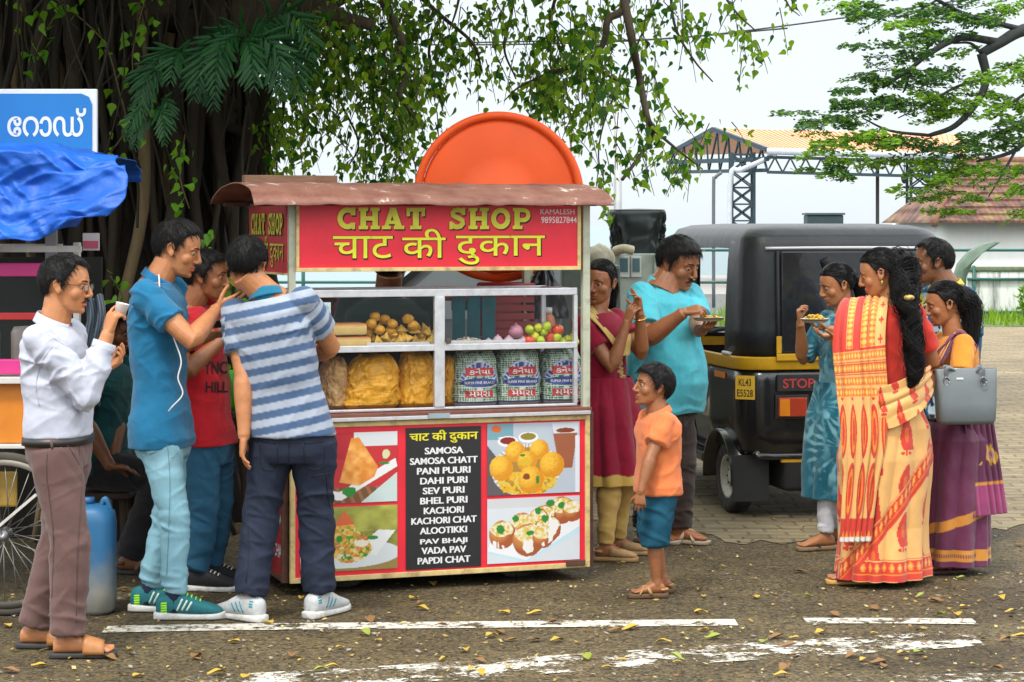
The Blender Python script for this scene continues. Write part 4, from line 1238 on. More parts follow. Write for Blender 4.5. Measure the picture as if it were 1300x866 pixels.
# ---------------------------------------------------------------- 10 boy
def boy():
 D = 10.1; J = JJ(D)
 s = Body(D, 1.10, J(829, 490), J(836, 528), J(834, 624), -72, -72, -76, hpitch=-8, build=1.08, hs=.84, sw=.92)
 s.set_arm('L', J(818, 590, -.18), J(811, 632, -.20), hdir=V3(-.05, -.05, -1), palm=V3(.2, 1, 0), curl=(.2, .25, .35, .45), thumb=.2)
 s.set_arm('R', J(842, 592, .15), J(838, 630, .12), hdir=V3(0, 0, -1), palm=V3(0, -1, 0), curl=.35)
 s.set_leg('L', ank(834, 755, D - .06, .06), -82); s.set_leg('R', ank(842, 750, D + .06, .06), -68)
 build_body(s, 'person', 'small boy in an orange shirt and blue knee shorts, looking up', J(835, 757) * V3(1, 1, 0), T_BROWN, vox=.0034, toes=True, lid=.3)
 hair(s, .016, 'short', front=.062, temple=.025, seed=14)
 oc = cloth('orange_cotton', (.62, .17, .055), bump=.3, bscale=300)
 shirt(s, oc, hem=-.02, sleeve=.62, ease=.016, cuff_ease=.018, seed=9, amp=1.0)
 collar(s, oc, .034, flare=.014)
 part('badge', box(P(858, 538, D - .07), (.02, .012, .03), 0, .003), M('badge_dark', (.03, .02, .03)), s.root)
 dn = M('blue_denim', (.010, .07, .115), rough=.85, var=.2, vscale=12, bump=.35, bscale=700, spec=.2)
 sh = trousers(s, dn, top=.10, cut='shorts', ease=.006, seed=13, hem=.12, amp=1.0, name='shorts')
 tan = M('tan_strap', (.36, .19, .06), rough=.55, var=.2)
 for sd in 'LR': sandal(s, sd, M('brown_sole', (.10, .055, .025), rough=.7), tan, 'cross', k=1.08)
# ---------------------------------------------------------------- 11 girl in the tie-dye kurta
def tie_dye_girl():
 D = 11.6; J = JJ(D)
 s = Body(D, 1.54, J(1062, 361), J(1072, 402), J(1062, 528), -74, -62, -70, hpitch=16, sex='f', bust=.022, build=1.0)
 s.set_arm('R', J(1024, 446, .06), J(1016, 410, -.06), hdir=V3(-.15, -.1, 1), palm=V3(1, -.2, .1), curl=(.7, .75, .8, .8), thumb=.8)
 s.set_arm('L', J(1070, 462, -.22), J(1054, 418, -.26), hdir=V3(-1, 0, .12), palm=V3(0, 0, 1), curl=.3)
 s.set_leg('L', ank(1048, 697, D - .08), -72); s.set_leg('R', ank(1058, 690, D + .10), -72)
 build_body(s, 'person', 'girl in a teal tie-dye kurta and white leggings with a plate of snacks', J(1058, 697) * V3(1, 1, 0), T_MID, vox=.0038, toes=True, lid=.75)
 hair(s, .009, 'long', front=.066, seed=15, temple=.036)
 hb, hs, c = s.hb, s.hs, s.head
 w = lambda x, y, z: c + hs * (x * hb[0] + y * hb[1] + z * hb[2])
 hair_lock(s, [w(0, -.095, .0), w(0, -.125, -.04), w(.0, -.125, -.10), w(0, -.12, -.2)], [.026, .032, .028, .012])
 mat = M('tie_dye_cotton', (1, 1, 1), rough=.9, attr='Col', var=.10, bump=.2, bscale=700, spec=.2, sheen=.15)
 cen = [s.pelvis + UP * .05 + basis(-70)[0] * .05 + basis(-70)[1] * .12, lerp(s.pelvis, s.neck, .7) - UP * .02 + basis(-70)[1] * .12 + basis(-70)[0] * .08, V3(s.pelvis[0], s.pelvis[1] - .2, .55), lerp(s.pelvis, s.neck, .95) + basis(-70)[0] * .1]
 def dye(v):
  f_ = np.zeros(len(v))
  for i, c0 in enumerate(cen):
   r = v - c0; d = np.linalg.norm(r, axis=1)
   an = np.arctan2(r[:, 2], r[:, 0])
   ray = np.abs(np.sin(an * 9 + 2.2 * vnoise(r * 9 + i * 7)))
   f_ = np.maximum(f_, sstep(ray + .35 * vnoise(v * 28 + i), .72, 1.05) * np.exp(-((d - .15) / .10) ** 2) * 1.0)
   f_ = np.maximum(f_, .5 * sstep(vnoise(v * 45 + i * 3), .45, .8) * np.exp(-(d / .25) ** 2))
  f_ = f_[:, None]
  base = np.array((.008, .095, .135)) * (1 + .35 * fbm(v * 6, 3)[:, None])
  return np.clip(base * (1 - f_) + np.array((.16, .36, .42)) * f_, 0, 1)
 o = shirt(s, mat, hem=.0, sleeve=.95, ease=.014, seed=10, cuff_ease=.014)
 me = o.data; n = len(me.vertices); v = np.empty(n * 3); me.vertices.foreach_get('co', v); v = v.reshape(-1, 3) + wpos(s.root)
 ca = me.color_attributes.new('Col', 'FLOAT_COLOR', 'POINT'); c4 = np.ones((n, 4)); c4[:, :3] = dye(v); ca.data.foreach_set('color', c4.ravel())
 z1 = CAMH - (630 - HY) / (FPX / D)
 a0 = lerp(s.pelvis, s.neck, .33)
 cenf = lambda t: (a0[None, :] * (1 - t[:, None]) + V3(s.pelvis[0] - .01, s.pelvis[1], 0)[None, :] * t[:, None]) * V3(1, 1, 0)
 skirt(s, 'kurta_skirt', lambda U, V, v: dye(v), mat, a0[2], z1, cenf, lambda t: np.interp(t, [0, .25, 1], [.142, .19, .20]), lambda t: np.interp(t, [0, .3, 1], [.112, .150, .165]), nfold=8, amp=.018, yaw=-68, n=170, m=150, seed=5.3)
 wl_ = cloth('white_cotton', (.58, .58, .62))
 trousers(s, wl_, top=.03, cut='leggings', seed=14, amp=1.3, hem=.96)
 for sd in 'LR': sandal(s, sd, M('tan_sole', (.22, .14, .08), rough=.7), LEATHER, 'thong')
 w_, hd, pn = s.hand['L'][:3]
 paper_plate(w_ + hd * .08 + UP * .028, .075, 'paper plate of yellow chaat in the hand of the tie-dye girl', [(.62, .40, .02), (.66, .42, .06), (.55, .30, .02)], heap=.035)
# ---------------------------------------------------------------- 12 woman in the orange saree, seen from behind
def sari_orange():
 D = 10.45; J = JJ(D)
 s = Body(D, 1.62, J(1117, 346), J(1130, 390), J(1128, 548), -102, -150, -146, hpitch=16, hroll=0, sex='f', build=1.08, sw=1.06)
 s.set_arm('R', J(1184, 458, .14), J(1150, 470, .36), curl=.4)
 s.set_arm('L', J(1080, 458, .10), J(1062, 428, .34), hdir=V3(-1, -.1, .1), palm=V3(0, 0, 1), curl=.35)
 s.set_leg('L', ank(1094, 742, D - .02), -88); s.set_leg('R', ank(1140, 738, D + .06), -100)
 build_body(s, 'person', 'woman from behind in an orange and cream paisley saree with long wavy hair', J(1120, 742) * V3(1, 1, 0), T_MID, vox=.0038, toes=True, lid=.7)
 hair(s, .010, 'long', front=.066, seed=16, temple=.036)
 hb, hs, c = s.hb, s.hs, s.head
 w = lambda x, y, z: c + hs * (x * hb[0] + y * hb[1] + z * hb[2])
 b = s.cb
 back = lambda px, py, dd: J(px, py, dd)
 lk = hair_lock(s, [w(0, -.05, .06), w(-.01, -.115, -.01), J(1146, 372, -.13), J(1156, 400, -.17), J(1160, 440, -.19), J(1161, 475, -.19), J(1154, 492, -.18)], [.045, .075, .052, .044, .046, .038, .012], n=700, wave=.8)
 gold = M('gold_clip', (.50, .36, .10), rough=.45, metal=.5, var=.35, vscale=60)
 part('hair_clip', ellip(J(1154, 378, -.20), (.026, .012, .014), None, 16, 10), gold, lk)
 part('earring', ellip(w(.079, 0, -.05), V3(.006, .006, .011), None, 10, 8), gold, s.root)
 red = cloth('red_blouse', (.55, .035, .022))
 shirt(s, red, hem=.32, sleeve=.74, ease=.010, cuff_ease=.012, seed=11, amp=.9)
 cream, rd, og, mar = np.array((.66, .36, .115)), np.array((.52, .035, .018)), np.array((.66, .20, .02)), np.array((.38, .05, .02))
 mat = M('paisley_silk', (1, 1, 1), rough=.62, attr='Col', var=.08, bump=.15, bscale=500, spec=.35, sheen=.2)
 def motif(x, y, sx, sy, col, par=True):
  "paisley: teardrop leaning, with a pale centre and a small stem; x,y metres"
  ix = np.floor(x / sx); xo = x - (ix + .5) * sx
  iy = np.floor(y / sy + (.5 * (ix % 2))); yo = y - (iy + .5 - .5 * (ix % 2)) * sy
  h = sy * .36; wd = sx * .26
  t = yo / h
  xs = xo - wd * .35 * t * t
  body = (np.abs(t) < 1) & (np.abs(xs) < wd * np.sqrt(np.clip(1 - ((t + .15) / 1.15) ** 2, 0, 1)) * (1 - .55 * (t + 1) / 2 * .9))
  stem = (np.abs(xo) < wd * .16) & (t < -.9) & (t > -1.28)
  leaf = ((np.abs(xo) - wd * .45) ** 2 + ((t + 1.15) * h) ** 2 < (wd * .26) ** 2)
  inn = (xs ** 2 / (wd * .28) ** 2 + ((yo + h * .1) / (h * .42)) ** 2) < 1
  dots = inn & (((x * 260).astype(int) + (y * 260).astype(int)) % 2 == 0)
  col[body | stem | leaf] = rd
  col[dots & body] = og * .95
 def border(d, L, col, w0=.0, w1=.10):
  "d = distance from the edge"
  m = (d >= w0) & (d < w1); q = (d - w0) / (w1 - w0)
  col[m] = rd
  chain = m & (np.abs(q - .62) < .20) & ((np.abs(((L / .030) % 1) - .5) + np.abs(q - .62) * 1.2) < .36)
  col[chain] = og * 1.15
  chain2 = m & (np.abs(q - .62) < .08) & ((np.abs(((L / .030) % 1) - .5)) < .14); col[chain2] = cream
  col[m & (np.abs(q - .93) < .035)] = cream; col[m & (np.abs(q - .30) < .03)] = og
 zt, zb_ = s.pelvis[2] + .12, .035
 peri = 1.15
 def paint(U, V, v):
  col = np.tile(cream, (len(U), 1)); x = U * peri; y = v[:, 2]
  motif(x + .02, y + .06, .125, .225, col)
  border(v[:, 2] - .04, x, col, .0, .10)
  # the over-wrapped end: diagonal border climbing to image right
  px_ = v[:, 0]; dg = y - (.16 + (px_ - (s.pelvis[0] - .12)) * 1.25)
  back_ = (v[:, 1] < s.pelvis[1] + .06)
  m = back_ & (dg > 0) & (dg < .115) & (y < .66)
  cc = col.copy(); border(np.where(m, dg, -1), x * 1.5, cc, 0, .115); col[m] = cc[m]
  return col
 a0 = lerp(s.pelvis, s.neck, .22)
 cenf = lambda t: (a0[None, :] * (1 - t[:, None]) + V3(s.pelvis[0] - .035, s.pelvis[1], 0)[None, :] * t[:, None]) * V3(1, 1, 0)
 def wrap(th, t):                                       # thickness step of the overlapping end
  return .012 * sstep(np.sin(th + 1.0 + t * 1.6), .2, .35)
 skirt(s, 'saree_skirt', paint, mat, zt, zb_, cenf, lambda t: np.interp(t, [0, .12, .3, .7, 1], [.165, .215, .235, .215, .225]), lambda t: np.interp(t, [0, .12, .3, .7, 1], [.135, .170, .180, .165, .190]), nfold=11, amp=.020, yaw=-146, n=300, m=260, seed=7.7, twist=.35, front_pleat=wrap)
 # cloth wound round the waist and across the back
 def wp(U, V, v):
  col = np.tile(cream, (len(U), 1)); motif(U * 1.0, v[:, 2] * 1.0 + U * .2, .10, .17, col); return col
 def plw(U, V, L, x):                                   # the long end over the left shoulder
  L = L - .22
  col = np.tile(cream, (len(U), 1))
  W = np.abs(x).max()
  q = (x + W) / (2 * W)
  m = (L > -.4) & (L < .42)
  col[m] = rd
  for c0 in (.30, .58, .74):                         # lengthwise ornament chains
   mm = m & (np.abs(q - c0) < .055); ch = mm & ((np.abs(((L / .034) % 1) - .5) + np.abs(q - c0) * 5) < .42)
   col[mm] = np.array((.60, .16, .02)); col[ch] = np.array((.70, .40, .08))
   col[m & (np.abs(np.abs(q - c0) - .065) < .007)] = cream
  e_ = q > .80; col[e_ & (L < .44)] = cream
  xo = (q - .90) / .05; yo = ((L / .11) % 1 - .5) / .22; cross = e_ & (L < .46) & ((np.abs(xo) < .25) & (np.abs(yo) < 1) | (np.abs(yo) < .3) & (np.abs(xo) < .9)); col[cross] = rd
  b_ = (L > .42) & (L < .64)                         # cross bands
  col[b_] = rd
  for c0 in (.455, .51, .565, .615):
   mm = np.abs(L - c0) < .017; ch = mm & ((np.abs(((q / .055) % 1) - .5) + np.abs(L - c0) / .034) < .42); col[mm & b_] = np.array((.60, .16, .02)); col[ch] = np.array((.70, .42, .10))
   col[b_ & (np.abs(np.abs(L - c0) - .022) < .0035)] = cream
  p_ = (L > .64) & (L < 1.16)                        # cream field with tall red drops
  col[p_] = cream
  dr = ((q / .20) % 1 - .5) / .36; dy = (((L - .66) / .26) % 1)
  ell = p_ & (np.abs(dr) < np.sqrt(np.clip(1 - ((dy - .5) / .47) ** 2, 0, 1)) * .95); col[ell] = rd
  inn = p_ & (np.abs(dr) < np.sqrt(np.clip(1 - ((dy - .5) / .36) ** 2, 0, 1)) * .55); col[inn] = og
  in2 = p_ & (np.abs(dr) < np.sqrt(np.clip(1 - ((dy - .5) / .25) ** 2, 0, 1)) * .3); col[in2] = rd
  t_ = L >= 1.16; col[t_] = rd
  ch = t_ & (np.abs(L - 1.24) < .03) & ((np.abs(((q / .07) % 1) - .5) + np.abs(L - 1.24) / .09) < .4); col[ch] = og
  col[L > L.max() - .018] = np.array((.62, .56, .50))
  return col
 l, f, u = s.cb
 SL = s.sh['L']
 path = [J(1110, 402, .17), J(1100, 377, .02), J(1094, 396, -.155), J(1091, 440, -.215), J(1095, 500, -.225), J(1097, 560, -.235), J(1092, 620, -.225), J(1086, 688, -.215)]
 wdv = V3(1, .22, .10)
 strip(s, 'saree_end', path, [.10, .115, .128, .128, .125, .110, .085, .075], [wdv] * 4 + [V3(1, .2, 0)] * 4, plw, mat, 330, 130, 6, .009, nrm_dir=V3(0, -1, 0), seed=2)
 # bunched waist wrap at the back right
 def wpf(U, V, L, x):
  col = np.tile(cream, (len(U), 1)); motif(L + .03, x + .3, .10, .17, col); return col
 strip(s, 'saree_waist', [J(1098, 520, -.20), J(1130, 516, -.215), J(1162, 500, -.17), J(1182, 480, .0), J(1172, 478, .20)], [.10, .10, .09, .06, .04], [V3(-.1, 0, 1), V3(-.2, 0, 1), V3(-.25, 0, 1), V3(-.1, 0, 1), V3(0, 0, 1)], wpf, mat, 150, 80, 3, .005, nrm_dir=V3(0, -1, 0), seed=6)
 pk = M('maroon_strap', (.22, .03, .045), rough=.5, var=.1)
 for sd in 'LR': sandal(s, sd, M('yellow_tan_sole', (.48, .27, .07), rough=.6), pk, 'slide')
# ---------------------------------------------------------------- 13 man in the patterned shirt behind
def patterned_man():
 D = 11.55; J = JJ(D)
 s = Body(D, 1.70, J(1184, 332), J(1208, 372), J(1206, 522), -88, -74, -76, hpitch=4, build=1.08)
 s.set_arm('L', J(1222, 455, -.22), J(1206, 505, -.26), curl=.4); s.set_arm('R', J(1190, 455, .26), J(1176, 440, .05), curl=.4)
 s.set_leg('L', ank(1206, 703, D - .08), -80); s.set_leg('R', ank(1200, 698, D + .1), -80)
 build_body(s, 'person', 'man with a moustache in a blue and yellow patterned shirt', J(1206, 703) * V3(1, 1, 0), T_DARK, vox=.0042)
 hair(s, .010, 'short', front=.070, recede=.5, seed=17); moustache(s, .027, .0062)
 mat = M('patterned_shirt', (1, 1, 1), rough=.85, attr='Col', var=.08, spec=.2)
 o = shirt(s, mat, hem=-.05, sleeve=.68, ease=.022, seed=12)
 me = o.data; n = len(me.vertices); v = np.empty(n * 3); me.vertices.foreach_get('co', v); v = v.reshape(-1, 3)
 col = np.tile(np.array((.02, .10, .22)), (n, 1)); a = vnoise(v * 16); b = vnoise(v * 19 + 40); c = vnoise(v * 34 + 9)
 col[a > .22] = (.62, .46, .03); col[b > .36] = (.45, .55, .60); col[c > .45] = (.02, .03, .06)
 ca = me.color_attributes.new('Col', 'FLOAT_COLOR', 'POINT'); c4 = np.ones((n, 4)); c4[:, :3] = col; ca.data.foreach_set('color', c4.ravel())
 collar(s, cloth('yellow_collar', (.55, .42, .04)), .04)
 trousers(s, cloth('grey_trouser', (.12, .12, .13)), top=.1, cut='straight', seed=15)
 for sd in 'LR': shoe(s, sd, LEATHER, DARK_RUB)
# ---------------------------------------------------------------- 14 woman in the purple saree with the handbag
def sari_purple():
 D = 10.8; J = JJ(D)
 s = Body(D, 1.50, J(1199, 385), J(1212, 430), J(1212, 560), -88, -80, -84, hpitch=12, sex='f', build=1.10)
 s.set_arm('L', J(1197, 486, -.22), J(1180, 462, -.12), hdir=V3(-1, .1, .1), palm=V3(0, 0, 1), curl=.5)
 s.set_arm('R', J(1190, 490, .2), J(1165, 460, .2), curl=.4)
 s.set_leg('L', ank(1212, 727, D - .06), -80); s.set_leg('R', ank(1200, 722, D + .10), -84)
 build_body(s, 'person', 'woman in a purple saree with an ochre blouse, grey handbag on her arm', J(1210, 727) * V3(1, 1, 0), T_MID, vox=.0038, toes=True, lid=.6)
 hair(s, .010, 'long', front=.066, seed=18, temple=.036)
 hb, hs, c = s.hb, s.hs, s.head
 w = lambda x, y, z: c + hs * (x * hb[0] + y * hb[1] + z * hb[2])
 hair_lock(s, [w(0, -.06, .05), w(.01, -.105, -.02), w(.02, -.125, -.08), J(1232, 446, -.04), J(1236, 466, -.04)], [.05, .066, .05, .03, .010], n=300)
 och = cloth('ochre_blouse', (.60, .22, .025))
 shirt(s, och, hem=.35, sleeve=.66, ease=.010, cuff_ease=.010, seed=13, amp=.8)
 pur, gold, dark = np.array((.115, .018, .060)), np.array((.52, .22, .03)), np.array((.06, .010, .030))
 mat = M('purple_silk', (1, 1, 1), rough=.55, attr='Col', var=.10, bump=.15, bscale=500, spec=.4, sheen=.25)
 def paint(U, V, v):
  col = np.tile(pur, (len(U), 1)); y = v[:, 2]
  for z0 in (.075,): col[(y > z0) & (y < z0 + .055)] = gold;
  col[(y > .07) & (y < .13) & (np.sin(U * 700) > .3) & (np.abs(y - .10) < .008)] = pur
  dg = y - (.25 - (v[:, 0] - s.pelvis[0]) * -.35)
  m = (dg > 0) & (dg < .05) & (v[:, 1] < s.pelvis[1] + .05); col[m] = gold
  return col
 a0 = lerp(s.pelvis, s.neck, .22)
 cenf = lambda t: (a0[None, :] * (1 - t[:, None]) + V3(s.pelvis[0] - .01, s.pelvis[1], 0)[None, :] * t[:, None]) * V3(1, 1, 0)
 skirt(s, 'saree_skirt', paint, mat, s.pelvis[2] + .10, .045, cenf, lambda t: np.interp(t, [0, .12, .3, 1], [.160, .20, .20, .175]), lambda t: np.interp(t, [0, .12, .3, 1], [.135, .17, .165, .165]), nfold=9, amp=.024, yaw=-84, n=220, m=200, seed=9.1, twist=.3)
 def pl(U, V, L, x):
  col = np.tile(pur, (len(U), 1)); W = np.abs(x).max(); q = (x + W) / (2 * W)
  m = (L < .52) & (q > .30) & (q < .62); col[m] = np.array((.50, .20, .05)); col[m & (np.abs(q - .46) < .012)] = pur
  Lm = L.max()
  for k0, (l0, q0) in enumerate(((Lm - .40, .3), (Lm - .40, .72), (Lm - .24, .28), (Lm - .24, .72), (Lm - .56, .3), (Lm - .56, .7))):
   r = np.sqrt(((q - q0) * .17) ** 2 + (L - l0) ** 2); an = np.arctan2(L - l0, q - q0)
   col[(r < .034 + .008 * np.sin(an * 6)) & (r > .012)] = np.array((.60, .34, .05)); col[(r < .016) & (r > .007)] = np.array((.40, .20, .25)); col[r < .005] = gold
  col[L > Lm - .13] = np.array((.26, .035, .12)); col[(np.abs(L - Lm + .13) < .006)] = gold
  col[(L > Lm - .05) & (np.sin(q * 200) > 0)] = np.array((.2, .03, .1))
  return col
 path = [J(1186, 470, -.20), J(1203, 437, -.14), J(1219, 421, -.06), J(1233, 437, -.04), J(1238, 480, -.12), J(1243, 540, -.15), J(1250, 600, -.16), J(1256, 654, -.17)]
 strip(s, 'saree_end', path, [.075, .07, .07, .075, .075, .08, .085, .09], [V3(.75, .2, .6), V3(.75, .3, .55), V3(.3, 1, 0), V3(-.2, .9, .1), V3(.75, .6, 0), V3(1, .3, 0), V3(1, .2, .06), V3(1, .15, .1)], pl, mat, 280, 90, 5, .010, nrm_dir=V3(.3, -1, .3), seed=4)
 pk = M('dark_red_strap', (.20, .015, .03), rough=.5, var=.1)
 for sd in 'LR': sandal(s, sd, M('dark_sole', (.05, .025, .025), rough=.6), pk, 'cross')
 # handbag hanging from her left elbow
 gm = M('grey_leather', (.13, .15, .155), rough=.42, var=.10, vscale=10, bump=.15, bscale=350)
 B = J(1226, 538, -.30); rt = root('handbag', 'grey leather handbag hanging on the arm of the woman in purple', 'handbag', B)
 rs = []
 for z, wd, th in [(0, .128, .040), (.02, .138, .055), (.10, .143, .052), (.20, .147, .035), (.258, .150, .020), (.262, .149, .016)]:
  rs.append(ring(B + V3(0, 0, z), V3(1, .12, 0), V3(-.12, 1, 0), wd, th, th, 32, 5))
 b_ = part('bag_body', loft(rs), gm, rt)
 part('zip', bar(B + V3(-.145, -.017, .262), B + V3(.150, .018, .262), .006, .006), M('zip_metal', (.2, .2, .2), metal=1, rough=.3), rt)
 part('name_plate', box(B + V3(-.035, -.036, .215), (.036, .006, .012), .12, .002), M('plate_silver', (.7, .7, .7), metal=.6, rough=.3, var=0), rt)
 top = s.arm['L'][1] + V3(.03, 0, .03)
 for yy, m_ in ((-.045, 1), (.03, 1)):
  pts = [B + V3(-.10, yy * .8, .20), B + V3(-.095, yy, .27), lerp(B + V3(-.07, yy, .30), top, .6), top + V3(.0, yy * .3, .03), lerp(B + V3(.08, yy, .30), top, .6) , B + V3(.072, yy, .27), B + V3(.075, yy * .8, .20)]
  part('handle', tube(spline(pts, 6), .009, 8, flat=.5), gm, rt)
  for x in (-.10, .075):
   part('handle_ring', tube([B + V3(x + .014 * math.cos(t), yy * .85 - .008, .205 + .020 * math.sin(t)) for t in np.linspace(0, 2 * PI, 17)], .003, 6), M('ring_metal', (.3, .3, .3), metal=1, rough=.3), rt)
# ================================================================== ground, road paint, far shore
def ground_material():
 m = bpy.data.materials.new('asphalt'); m.use_nodes = True; n, l = nodes_of(m); b = n['Principled BSDF']
 t = n.new('ShaderNodeTexCoord')
 def noise(sc, det=6, rough=.6):
  x = n.new('ShaderNodeTexNoise'); x.inputs['Scale'].default_value = sc; x.inputs['Detail'].default_value = det; x.inputs['Roughness'].default_value = rough
  l.new(t.outputs['Object'], x.inputs['Vector']); return x.outputs['Fac']
 def ramp_(src, stops):
  r = n.new('ShaderNodeValToRGB'); e = r.color_ramp.elements
  e[0].position, e[0].color = stops[0][0], (*stops[0][1], 1); e[1].position, e[1].color = stops[-1][0], (*stops[-1][1], 1)
  for p_, c in stops[1:-1]: q = e.new(p_); q.color = (*c, 1)
  l.new(src, r.inputs[0]); return r.outputs[0]
 def mix(a, b_, f, mode='MIX'):
  x = n.new('ShaderNodeMix'); x.data_type = 'RGBA'; x.blend_type = mode
  if isinstance(f, float): x.inputs[0].default_value = f
  else: l.new(f, x.inputs[0])
  l.new(a, x.inputs[6]); l.new(b_, x.inputs[7]); return x.outputs[2]
 base = ramp_(noise(1.1, 8, .65), [(.30, (.060, .045, .024)), (.5, (.100, .078, .043)), (.72, (.155, .122, .068))])
 v = n.new('ShaderNodeTexVoronoi'); v.inputs['Scale'].default_value = 75; l.new(t.outputs['Object'], v.inputs['Vector'])
 grit = ramp_(v.outputs['Color'], [(.15, (.30, .28, .24)), (.5, (.9, .88, .82)), (.80, (1.3, 1.25, 1.1)), (.95, (1.9, 1.8, 1.55))])
 c = mix(base, grit, 1.0, 'MULTIPLY')
 fine = ramp_(noise(170, 3, .7), [(.30, (.45, .44, .42)), (.55, (1, 1, 1)), (.75, (1.7, 1.65, 1.5))])
 c = mix(c, fine, 1.0, 'MULTIPLY')
 moss = n.new('ShaderNodeRGB'); moss.outputs[0].default_value = (.16, .12, .030, 1)
 mk = ramp_(noise(5.5, 8, .7), [(.55, (0, 0, 0)), (.72, (.55, .55, .55))])
 c = mix(c, moss.outputs[0], mk)
 st = ramp_(noise(.75, 5, .62), [(.34, (.60, .57, .52)), (.47, (1, 1, 1)), (.62, (1.04, 1.02, 1)), (.74, (1.28, 1.22, 1.1))])
 c = mix(c, st, 1.0, 'MULTIPLY')
 l.new(c, b.inputs['Base Color']); b.inputs['Roughness'].default_value = .8; b.inputs['Specular IOR Level'].default_value = .3
 bp = n.new('ShaderNodeBump'); bp.inputs['Strength'].default_value = .7; bp.inputs['Distance'].default_value = .008
 ad = n.new('ShaderNodeMath'); ad.operation = 'ADD'; l.new(v.outputs['Distance'], ad.inputs[0]); l.new(noise(60, 5), ad.inputs[1])
 l.new(ad.outputs[0], bp.inputs['Height']); l.new(bp.outputs[0], b.inputs['Normal'])
 return m
def paint_material(name, wear, scale=9.0):
 m = bpy.data.materials.new(name); m.use_nodes = True; n, l = nodes_of(m); b = n['Principled BSDF']
 b.inputs['Base Color'].default_value = (.60, .57, .48, 1); b.inputs['Roughness'].default_value = .75
 t = n.new('ShaderNodeTexCoord')
 x = n.new('ShaderNodeTexNoise'); x.inputs['Scale'].default_value = scale; x.inputs['Detail'].default_value = 12; x.inputs['Roughness'].default_value = .78
 l.new(t.outputs['Object'], x.inputs['Vector'])
 r = n.new('ShaderNodeMapRange'); r.inputs[1].default_value = wear - .035; r.inputs[2].default_value = wear + .035
 l.new(x.outputs['Fac'], r.inputs[0]); l.new(r.outputs[0], b.inputs['Alpha'])
 y = n.new('ShaderNodeTexNoise'); y.inputs['Scale'].default_value = 40; y.inputs['Detail'].default_value = 6; l.new(t.outputs['Object'], y.inputs['Vector'])
 q = n.new('ShaderNodeValToRGB'); q.color_ramp.elements[0].position = .3; q.color_ramp.elements[0].color = (.34, .30, .22, 1); q.color_ramp.elements[1].position = .65; q.color_ramp.elements[1].color = (.66, .63, .56, 1)
 l.new(y.outputs['Fac'], q.inputs[0]); l.new(q.outputs[0], b.inputs['Base Color'])
 return m
def pavers_material():
 m = bpy.data.materials.new('pavers'); m.use_nodes = True; n, l = nodes_of(m); b = n['Principled BSDF']
 t = n.new('ShaderNodeTexCoord'); mp = n.new('ShaderNodeMapping'); mp.inputs['Rotation'].default_value = (0, 0, .12); l.new(t.outputs['Object'], mp.inputs[0])
 mp.inputs['Scale'].default_value = (.55, 3.4, 1)
 def nz(sc, det, src):
  x = n.new('ShaderNodeTexNoise'); x.inputs['Scale'].default_value = sc; x.inputs['Detail'].default_value = det; x.inputs['Roughness'].default_value = .68; l.new(src, x.inputs['Vector']); return x.outputs['Fac']
 def rp(src, st):
  r = n.new('ShaderNodeValToRGB'); e = r.color_ramp.elements; e[0].position, e[0].color = st[0]; e[1].position, e[1].color = st[-1]
  for p_, c in st[1:-1]: e.new(p_).color = c
  l.new(src, r.inputs[0]); return r.outputs[0]
 c1 = rp(nz(1.6, 10, mp.outputs[0]), [(.34, (.115, .092, .055, 1)), (.46, (.19, .155, .095, 1)), (.60, (.25, .205, .130, 1)), (.75, (.20, .165, .10, 1))])
 c2 = rp(nz(.35, 6, t.outputs['Object']), [(.3, (.6, .58, .52, 1)), (.65, (1.15, 1.12, 1.05, 1))])
 c3 = rp(nz(60, 4, t.outputs['Object']), [(.3, (.75, .74, .72, 1)), (.7, (1.2, 1.2, 1.15, 1))])
 wv = n.new('ShaderNodeTexNoise'); wv.inputs['Scale'].default_value = 1.3; wv.inputs['Detail'].default_value = 4; l.new(t.outputs['Object'], wv.inputs['Vector'])
 va = n.new('ShaderNodeVectorMath'); va.operation = 'MULTIPLY_ADD'; va.inputs[1].default_value = (.22, .22, 0); l.new(wv.outputs['Color'], va.inputs[0]); l.new(t.outputs['Object'], va.inputs[2])
 br = n.new('ShaderNodeTexBrick'); br.inputs['Scale'].default_value = 1; br.inputs['Brick Width'].default_value = .23; br.inputs['Row Height'].default_value = .15; br.inputs['Mortar Size'].default_value = .014; br.inputs['Mortar Smooth'].default_value = .6
 br.inputs['Color1'].default_value = (.86, .85, .82, 1); br.inputs['Color2'].default_value = (1.12, 1.1, 1.06, 1); br.inputs['Mortar'].default_value = (.55, .51, .44, 1); l.new(va.outputs[0], br.inputs['Vector']); c4 = br.outputs['Color']
 for c in (c2, c3, c4):
  mi = n.new('ShaderNodeMix'); mi.data_type = 'RGBA'; mi.blend_type = 'MULTIPLY'; mi.inputs[0].default_value = 1
  l.new(c1, mi.inputs[6]); l.new(c, mi.inputs[7]); c1 = mi.outputs[2]
 l.new(c1, b.inputs['Base Color']); b.inputs['Roughness'].default_value = .85
 bp = n.new('ShaderNodeBump'); bp.inputs['Strength'].default_value = .6; bp.inputs['Distance'].default_value = .012
 l.new(c4, bp.inputs['Height']); l.new(bp.outputs[0], b.inputs['Normal'])
 return m
